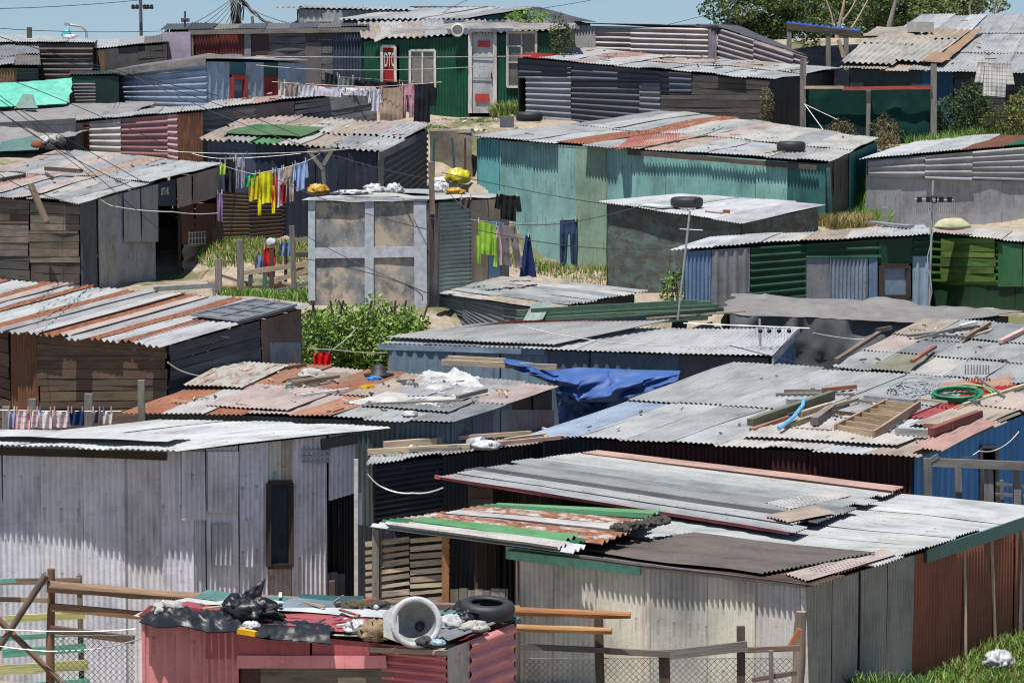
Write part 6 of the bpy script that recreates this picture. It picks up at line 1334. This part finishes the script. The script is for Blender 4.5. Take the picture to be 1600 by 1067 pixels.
mb.build('wire_bundle', bp)
mp = thing('mast', 'short dark mast with a cross head on the lilac walled shack', 'mast', P(289, 45, 86)); mb = MB(); tube(mb, [P(289, 45, 86), P(289, 18, 86)], .03, 'dgrey', 'metal', 6); mb.build('pole', mp); mb = MB(); bar(mb, P(283, 32, 86), P(296, 32, 86), .08, .1, 'dgrey'); lump(mb, P(289, 33, 86), .06, .06, .06, 'char', 'metal', 3, .3, 8); mb.build('head', mp)
stick('post', 'short broken post on the skyline at the far left', 'post', P(46, 60, 86), P(46, 43, 86), .14, .12, 'dwood'); stick('post', 'thin post right of the thick utility pole', 'post', P(396, 50, 88), P(394, 26, 88), .08, .08, 'gwood')
sl = thing('street_lamp', 'distant street lamp with curved arm on the left skyline', 'street lamp', P(135, 75, 140)); mb = MB(); tube(mb, [P(136, 75, 140), P(135, 50, 140), P(128, 42, 140), P(108, 39, 140)], .06, 'galv', 'metal', 6); mb.build('column', sl); mb = MB(); bar(mb, P(109, 39, 140), P(101, 38, 140), .2, .12, 'galv', 'metal'); mb.build('lamp_head', sl)
PW = 'power lines strung over the shacks'
WL = [((-10, 14, 70), (130, 8, 76), (262, -4, 88), 'high line from the left edge passing over the slim pole'), ((-10, 44, 70), (120, 50, 75), (255, 49, 84), 'line just above the left skyline'), ((-10, 54, 60), (120, 94, 62), (340, 150, 66), 'line crossing the blue-grey shack wall'), ((-10, 118, 56), (100, 158, 60), (300, 245, 66), 'line slanting over the green tarpaulin'),
      ((-10, 140, 55), (60, 190, 57), (225, 285, 61), 'line slanting over the big grey tarpaulin'), ((-10, 150, 55), (90, 225, 57), (250, 360, 60), 'line ending near the black doorway'), ((-10, 170, 54), (60, 215, 56), (150, 282, 59), 'left line of the close pair over the pinkish roof'), ((-10, 163, 54), (70, 222, 56), (220, 300, 59), 'right line of the close pair over the pinkish roof'),
      ((-10, 260, 53), (30, 290, 54), (120, 320, 58), 'line cutting the lower left of the pinkish roof'), ((100, 97, 64), (330, 160, 68), (590, 265, 72), 'line from the blue-grey shack down past the dark blue wall'), ((-10, 192, 56), (100, 195, 60), (240, 186, 64), 'level line over the grey tarpaulin'),
      ((210, 120, 64), (480, 230, 62), (730, 290, 60), 'long line over the patched green roof'), ((690, 270, 59), (860, 305, 58), (960, 320, 58), 'line from the brown pole to the stained hut, upper'), ((690, 285, 59), (800, 350, 58), (1000, 322, 58), 'line sagging before the teal wall'), ((735, 212, 66), (960, 232, 64), (1130, 200, 66), 'faint line across the top of the teal wall'),
      ((670, 340, 58.5), (880, 383, 58), (1060, 386, 58), 'line at mid height of the teal wall'), ((480, 370, 58), (600, 430, 57), (730, 480, 57), 'lower line crossing the silver panels'), ((480, 405, 58), (620, 440, 57), (660, 470, 57), 'lowest line crossing the silver panels'), ((430, 280, 60), (560, 330, 59), (700, 365, 58), 'upper line crossing the silver panels'),
      ((810, 508, 54), (960, 535, 53.5), (1140, 540, 53), 'line sagging over the pale steel roof'), ((1140, 540, 53), (1200, 555, 53), (1330, 588, 52), 'line running on over the blue steel end'), ((400, 88, 74), (600, 90, 75), (830, 88, 78), 'upper pale line before the red door'), ((400, 102, 74), (560, 110, 75), (760, 104, 78), 'lower pale line before the red door'),
      ((640, 60, 90), (720, 5, 90), (780, -5, 92), 'line rising from the far white roof'), ((830, 16, 92), (900, 5, 92), (945, -4, 92), 'line leaving the green house ridge'), ((1040, 40, 90), (1080, 30, 90), (1125, 18, 92), 'line running into the tree tops'), ((240, 235, 63), (420, 240, 63), (590, 228, 64), 'pale line over the washing at left'), ((1270, 520, 56), (1340, 530, 56), (1375, 524, 56), 'white cable over the dark tarpaulin wall')]
for a, b, c_, lb in WL:
    pale = 'pale' in lb or 'white cable' in lb
    A_, B_, C_ = P(*a), P(*b), P(*c_); pts = []
    for k in range(25):
        t = k / 24; pts.append(A_ * ((1 - t) * (1 - 2 * t)) + B_ * (4 * t * (1 - t)) + C_ * (t * (2 * t - 1)))
    mb = MB(); tube(mb, pts, .0075 if not pale else .009, (.45, .45, .43) if pale else (.03, .03, .035), 'metal', 4); single(mb, 'power_line', lb, 'power line', PW)
for k in range(9):
    a = P(365 + k, -4 + k, 89.6); b = P((215, 250, 285, 310, 330, 345, 358)[k] if k < 7 else (470, 520)[k - 7], (60, 62, 55, 52, 56, 52, 48, 42, 38)[k], 88)
    mb = MB(); tube(mb, sag(a, b, .25), .012, 'dgrey', 'metal', 4); single(mb, 'power_line', ('lowest and longest', 'second', 'third', 'fourth', 'fifth', 'sixth', 'steepest')[k] + ' wire fanning out left of the thick pole' if k < 7 else ('near', 'far')[k - 7] + ' wire fanning out right of the thick pole', 'power line', PW)
mb = MB(); pts = sag(P(378, 0, 89.5), P(466, 34, 88.5), .35, 30); tube(mb, pts, .035, 'black', 'metal', 6, wob=.9); single(mb, 'power_cable', 'thick twisted cable drooping right of the thick pole', 'cable')

# ================================================================ plants
def leafblob(mb, c, rx, ry, rz, n, size, cols, seed, flat=.0, shell=.55):
    r_ = random.Random(seed); c = Vector(c)
    for _ in range(n):
        while True:
            d = Vector((r_.uniform(-1, 1), r_.uniform(-1, 1), r_.uniform(-1, 1)))
            if .01 < d.length < 1: break
        rr = d.length; d = d.normalized() * (rr ** shell)
        k = 1 + .35 * fbm(d, 1.6, 3, seed)
        p = c + Vector((d.x * rx * k, d.y * ry * k, d.z * rz * k)); s = size * r_.uniform(.6, 1.4)
        a = Vector((r_.gauss(0, 1), r_.gauss(0, 1), r_.gauss(0, .7))).normalized(); b = a.cross(Vector((r_.gauss(0, 1), r_.gauss(0, 1), r_.gauss(0, 1)))).normalized()
        cl = cols[int(r_.random() * len(cols))]; f = r_.uniform(.75, 1.25)
        mb.poly([p - a * s, p - b * s * .45, p + a * s, p + b * s * .45], (cl[0] * f, cl[1] * f, cl[2] * f), 'leaf')
def blades(mb, cx, cy, rx, ry, n, h, cols, seed, w=.012, lean=.35):
    r_ = random.Random(seed)
    for _ in range(n):
        a = r_.uniform(0, 6.283); q = math.sqrt(r_.random()); x = cx + rx * q * math.cos(a); y = cy + ry * q * math.sin(a); z = G(x, y); hh = h * r_.uniform(.4, 1.15)
        dx, dy = r_.gauss(0, lean) * hh, r_.gauss(0, lean) * hh; t = r_.uniform(0, 3.14); ww = Vector((math.cos(t), math.sin(t), 0)) * w
        p = Vector((x, y, z - .03)); m_ = p + Vector((dx * .35, dy * .35, hh * .6)); e = p + Vector((dx, dy, hh)); cl = cols[int(r_.random() * len(cols))]; f = r_.uniform(.7, 1.3); cl = (cl[0] * f, cl[1] * f, cl[2] * f)
        mb.poly([p - ww, p + ww, m_ + ww * .8, m_ - ww * .8], cl, 'leaf'); mb.poly([m_ - ww * .8, m_ + ww * .8, e], cl, 'leaf')
HG = [(.09, .19, .02), (.17, .29, .03), (.26, .38, .06), (.04, .09, .015), (.34, .44, .12)]
hd = thing('hedge', 'dense green leafy hedge below the silver hut', 'hedge', P(555, 600, 57.3)); mb = MB()
for i, (x, y, rx, rz) in enumerate(((488, 535, .55, .52), (540, 526, .7, .56), (590, 524, .7, .58), (628, 526, .5, .52), (500, 560, .65, .5), (560, 560, .8, .55), (620, 558, .7, .55), (470, 548, .35, .5))):
    leafblob(mb, P(x, y, 57.4 + .3 * (i % 3)), rx, .8, rz, 3000, .042, HG, 200 + i, shell=.4)
mb.build('foliage', hd); mb = MB()
for k in range(9): p = P(470 + k * 22, 600, 57.4); tube(mb, [p, p + Vector((rnd.uniform(-.2, .2), 0, .8)), p + Vector((rnd.uniform(-.4, .4), 0, 1.5))], .02, 'dwood', 'wood', 5)
mb.build('stem', hd)
def bush(name, label, items, cols, size=.035, n=900, cat='bush'):
    t = thing(name, label, cat, P(items[0][0], items[0][1], items[0][2]) - Vector((0, 0, items[0][4]))); mb = MB()
    for i, (x, y, Y_, rx, rz) in enumerate(items): leafblob(mb, P(x, y, Y_), rx, rx * .8, rz, n, size, cols, 300 + int(x) + i, shell=.5)
    mb.build('foliage', t); mb = MB(); p = P(items[0][0], items[0][1], items[0][2])
    for k in range(5): tube(mb, [p + Vector((rnd.uniform(-.1, .1), 0, -items[0][4])), p + Vector((rnd.uniform(-.3, .3), 0, items[0][4] * .6))], .012, 'dwood', 'wood', 4)
    mb.build('stem', t)
DGc = [(.03, .07, .025), (.05, .10, .03), (.02, .05, .02), (.08, .12, .04)]; YG = [(.12, .18, .03), (.20, .22, .05), (.07, .13, .02), (.26, .20, .06)]
bush('bush', 'dark feathery bush at the foot of the boarded wall at top right', [(1505, 180, 75.4, .75, .65), (1485, 190, 75.3, .5, .45), (1520, 160, 75.6, .4, .5)], DGc, .04, 1500)
bush('bush', 'yellow-green bush at the right edge under the checked shirt', [(1575, 190, 75, .6, .35), (1600, 175, 75.2, .5, .5)], YG, .04, 900)
bush('bush', 'dry brown shrub in front of the left netting', [(1312, 205, 74.2, .35, .28)], [(.14, .08, .04), (.10, .12, .04), (.2, .14, .07)], .03, 700); bush('bush', 'dry brown and green shrub in front of the right netting', [(1382, 205, 74.2, .32, .35), (1385, 225, 73.6, .35, .3)], [(.14, .08, .04), (.10, .13, .04), (.2, .16, .07)], .03, 700)
bush('shrub', 'leafy shrub at the foot of the stained hut', [(1058, 455, 60.2, .32, .40)], HG, .035, 700, 'shrub'); bush('shrub', 'climbing plant at the right corner of the green house', [(878, 62, 79.6, .3, .6)], [(.06, .10, .03), (.1, .13, .04)], .035, 900, 'shrub')
bush('shrub', 'bright weed growing on the green house roof', [(825, 26, 83, .55, .18)], [(.12, .26, .03), (.20, .32, .05)], .035, 600, 'shrub'); bush('shrub', 'pale dry climber at the end of the charcoal shack', [(1198, 165, 75.2, .16, .45)], [(.22, .18, .09), (.14, .15, .06)], .03, 600, 'shrub')
def grass(label_, items, seed=0):
    mb = MB()
    for i, (x, y, Y_, rx, ry, n, h, cols) in enumerate(items): p = P(x, y, Y_); blades(mb, p.x, p.y, rx, ry, n, h, cols, seed + i * 7)
    o = mb.build('grass'); o['kind'] = 'stuff'; o['label'] = label_; o['category'] = 'grass'
LG = [(.13, .27, .03), (.18, .33, .05), (.08, .18, .02), (.24, .34, .10)]; DRY = [(.36, .25, .10), (.42, .32, .16), (.28, .20, .07), (.16, .2, .05)]; MIXG = LG + DRY[:2]
grass('long fresh green grass at the foot of the rusty wall, lower right', [(1480, 1066, 40.7, 1.1, 1.0, 4200, .20, LG + YG), (1580, 1020, 42.0, .8, 1.0, 3600, .24, LG + YG), (1390, 1085, 38.6, .5, .6, 1200, .26, DGc + LG), (1560, 1070, 40.0, 1.2, .8, 3200, .16, LG + DRY[:1])], 1)
grass('green and straw coloured grass on the slope behind the teal shack', [(1335, 310, 70.5, .75, 2.0, 3600, .42, LG), (1320, 350, 67.8, .6, .8, 2000, .30, DRY), (1345, 290, 72, .5, 1.0, 1200, .4, LG)], 40)
grass('tufty grass behind the rough middle fence', [(380, 392, 67.5, 1.0, 1.2, 1700, .22, MIXG), (440, 392, 67.2, .8, 1.2, 1500, .22, MIXG), (480, 455, 62, .4, .5, 500, .25, LG), (400, 462, 61.5, .8, .4, 500, .2, LG)], 80)
grass('straw and weeds along the foot of the teal wall', [(850, 436, 69.6, 1.3, .35, 1100, .22, MIXG), (930, 440, 68.8, .6, .35, 800, .26, DRY), (780, 440, 70.2, .6, .3, 700, .25, MIXG), (870, 447, 68.0, 1.6, .8, 1900, .18, MIXG), (950, 452, 66.5, .9, .9, 1000, .2, DRY)], 120)
grass('straw and weeds beside the door of the green house', [(795, 178, 79.2, .45, .3, 1100, .40, MIXG), (760, 192, 77, .3, .3, 80, .12, LG), (675, 215, 74.3, .3, .3, 120, .15, LG), (1480, 212, 74.8, 1.0, .5, 900, .3, LG), (1560, 212, 74.8, .8, .5, 900, .3, YG)], 160)
mb = MB(); lump(mb, P(1560, 1042, 40.6), .17, .13, .15, 'white', 'plastic', 150, .8, 16, 0, 2.2, True); single(mb, 'bag', 'crumpled white plastic bag lying in the grass at lower right', 'bag')
mb = MB()
for k in range(5): tube(mb, [P(1308, 906, 38.6), P(1306 + k * 2, 918 + k * 2, 38.5)], .006, (.3, .4, .15), 'leaf', 4)
single(mb, 'weed', 'small green weed sprouting under the cream hut eave', 'weed')
# board in front of teal wall
stick('board', 'short upright brown board at the foot of the teal wall', 'board', P(920, 446, 68.2), P(920, 412, 68.2), .16, .04, (.22, .15, .07))

def tree(name, label, base, segs, blobs, cols, n=1500, size=.09, bark='gwood'):
    t = thing(name, label, 'tree', P(*base), 'trees on the skyline at the right'); mb = MB()
    for s_ in segs: tube(mb, [P(*q[:3]) for q in s_], s_[0][3], bark, 'wood', 7, 0, s_[-1][3], .2)
    mb.build('trunk', t); mb = MB()
    for i, (x, y, Y_, rx, rz, k) in enumerate(blobs):
        c = P(x, y, Y_)
        r_ = random.Random(x * 31 + y)
        for q in range(7):
            o = Vector((r_.uniform(-1, 1) * rx * .75, r_.uniform(-1, 1) * rx * .6, r_.uniform(-1, 1) * rz * .75))
            leafblob(mb, c + o, rx * .42, rx * .42, rz * .40, int(n * k / 7), size, cols[q % len(cols)], int(x) * 13 + q + i, shell=.6)
    mb.build('crown', t)
GA = [[(.08, .13, .035), (.12, .17, .045)], [(.035, .065, .025), (.06, .10, .03)], [(.17, .21, .08), (.10, .15, .04)]]
tree('gum_tree', 'dark round-crowned tree at the left of the tree group', (1160, 100, 96), [[(1165, 105, 96, .16), (1160, 50, 96, .12), (1150, 0, 96, .06)]], [(1140, 12, 96, 1.1, .8, 1.5), (1180, 30, 96, 1.0, .8, 1.4), (1185, -5, 96, 1.0, .6, 1.2), (1200, 62, 96, 1.0, .7, 1.2), (1220, 20, 97, 1.0, .8, 1.2), (1165, 60, 96.5, .7, .6, .9)], GA, 1700, .06)
tree('gum_tree', 'tree with bare pale forked limbs in the middle of the tree group', (1300, 115, 94), [[(1302, 110, 94, .08), (1308, 55, 94, .04), (1318, 10, 94, .025), (1322, -20, 94, .02)], [(1306, 58, 94, .03), (1298, 20, 94, .025), (1285, -15, 94, .02)], [(1308, 45, 94, .03), (1330, 15, 94, .02), (1345, -15, 94, .015)], [(1300, 90, 94.5, .04), (1340, 30, 94.5, .025), (1362, -10, 94.5, .02)]],
     [(1255, 10, 96, 1.0, .8, 1.1), (1245, 60, 96, .9, .8, 1.1), (1290, 70, 97, .9, .7, 1.0), (1300, 5, 98, 1.1, .8, 1.2), (1335, 40, 98, 1.0, .9, 1.2), (1270, 35, 98, 1.1, .9, 1.2), (1320, 75, 98.5, 1.1, .7, 1.2), (1350, 5, 98.5, 1.0, .7, 1.1), (1230, -5, 98, 1.0, .6, 1)], GA, 1600, .06, 'lwood')
tree('gum_tree', 'broad mid green tree right of the bare limbs', (1385, 100, 95), [[(1385, 105, 95, .14), (1390, 40, 95, .09), (1400, 0, 95, .05)]], [(1370, 20, 96, 1.0, .8, 1.1), (1410, 5, 96, 1.1, .6, 1.1), (1375, 60, 96, .9, .7, 1), (1440, 12, 96, 1.0, .7, 1.2), (1480, 6, 97, 1.1, .6, 1.2), (1400, 35, 97, 1.1, .8, 1.2), (1370, 85, 97, 1.1, .7, 1.1), (1520, 4, 97.5, 1.0, .5, 1.0)], [GA[0], GA[2], GA[1]], 1600, .06)
tree('gum_tree', 'thin twiggy tree at the right end of the tree group', (1520, 60, 96), [[(1520, 60, 96, .06), (1515, 10, 96, .04), (1525, -15, 96, .02)], [(1545, 50, 96, .05), (1562, 10, 96, .03), (1572, -10, 96, .02)], [(1550, 40, 96, .04), (1555, 5, 96, .03), (1566, -15, 96, .02)]], [(1530, 12, 97, .6, .35, .8), (1500, 5, 97, .7, .4, .9)], [[(.12, .12, .07), (.09, .1, .05)]], 1100, .05)
tree('bushy_tree', 'small bright green tree below the dark round-crowned one', (1225, 110, 88), [[(1225, 115, 88, .06), (1222, 80, 88, .04)]], [(1220, 80, 88, .7, .5, .8), (1265, 85, 88, .6, .5, .8)], [GA[2], GA[0]], 1200, .05)

# stones and scraps lying on the open sandy yards
r_ = random.Random(5); mb = MB()
for (x, y, Y_, rx, ry, n) in ((730, 198, 76, 1.2, 2.2, 260), (400, 440, 63, .9, 1.5, 160), (800, 190, 78, .8, 1.0, 80), (700, 300, 70, .5, 1.5, 80), (1340, 352, 67.6, .5, .6, 50), (860, 446, 68, 1.5, .8, 90), (1545, 1052, 40.8, .6, .3, 25)):
    c = P(x, y, Y_)
    for _ in range(n):
        px_, py_ = c.x + r_.uniform(-rx, rx), c.y + r_.uniform(-ry, ry); s_ = r_.uniform(.015, .07)
        cl = r_.choice([(.45, .4, .33), (.2, .17, .14), (.32, .15, .10), (.1, .09, .08), (.55, .52, .48), (.4, .22, .16)])
        vs = [Vector((px_ + r_.uniform(-1, 1) * s_ * 1.3, py_ + r_.uniform(-1, 1) * s_, G(px_, py_) + r_.uniform(-.2, 1) * s_)) for k in range(4)]
        mb.mesh(vs, [(0, 1, 2), (0, 2, 3), (0, 3, 1), (1, 3, 2)], cl, 'stone', False)
o = mb.build('rubble'); o['kind'] = 'stuff'; o['label'] = 'small stones and scraps strewn over the sandy yards'; o['category'] = 'rubble'

line('cord', 'pale cord looped below the boarded side of the striped roofed shack', 'cord', [(262, 566, 51.6), (290, 582, 52.0), (328, 588, 52.8)], .012, 'offw', s=.02)
aw = SH['awning']
for i, (x, y) in enumerate(((968, 833), (985, 830), (1002, 828), (1018, 824), (1034, 821))):
    mb = MB(); lump(mb, aw.onr(x, y, .03), .10, .13, .07, (.05, .045, .04), 'stone', 160 + i, .9, 12, .6, 2.4, True); single(mb, 'stone', ('leftmost', 'second', 'middle', 'fourth', 'rightmost')[i] + ' dark stone in the row weighing down the awning end', 'stone', 'dark stones on the awning')
r_ = random.Random(9); mb = MB()
for key, n in (('boardshack', 26), ('darkblue', 34), ('striped', 40), ('asbestos', 44), ('rusty', 60), ('farleft3', 20), ('teal', 22), ('tier', 26), ('darkhut', 26), ('pink', 34), ('midgrey', 22), ('bigroof', 22)):
    q = SH[key]
    for _ in range(n):
        u, v = r_.uniform(.04, .96), r_.uniform(.06, .94); p = q.rp(u, v) + Vector((0, 0, .05)); L_ = r_.choice((.04, .07, .12, .3)); an = r_.uniform(0, 3.14)
        e = p + Vector((math.cos(an) * L_, math.sin(an) * L_, r_.uniform(0, .03)))
        bar(mb, p, e, r_.uniform(.015, .05), r_.uniform(.01, .03), r_.choice(['dwood', 'gwood', 'lwood', 'rust', 'char', 'tan', 'offw', 'brown']), 'wood', segs=1)
o = mb.build('debris'); o['kind'] = 'stuff'; o['label'] = 'twigs, splinters and scraps scattered over the tin roofs'; o['category'] = 'debris'
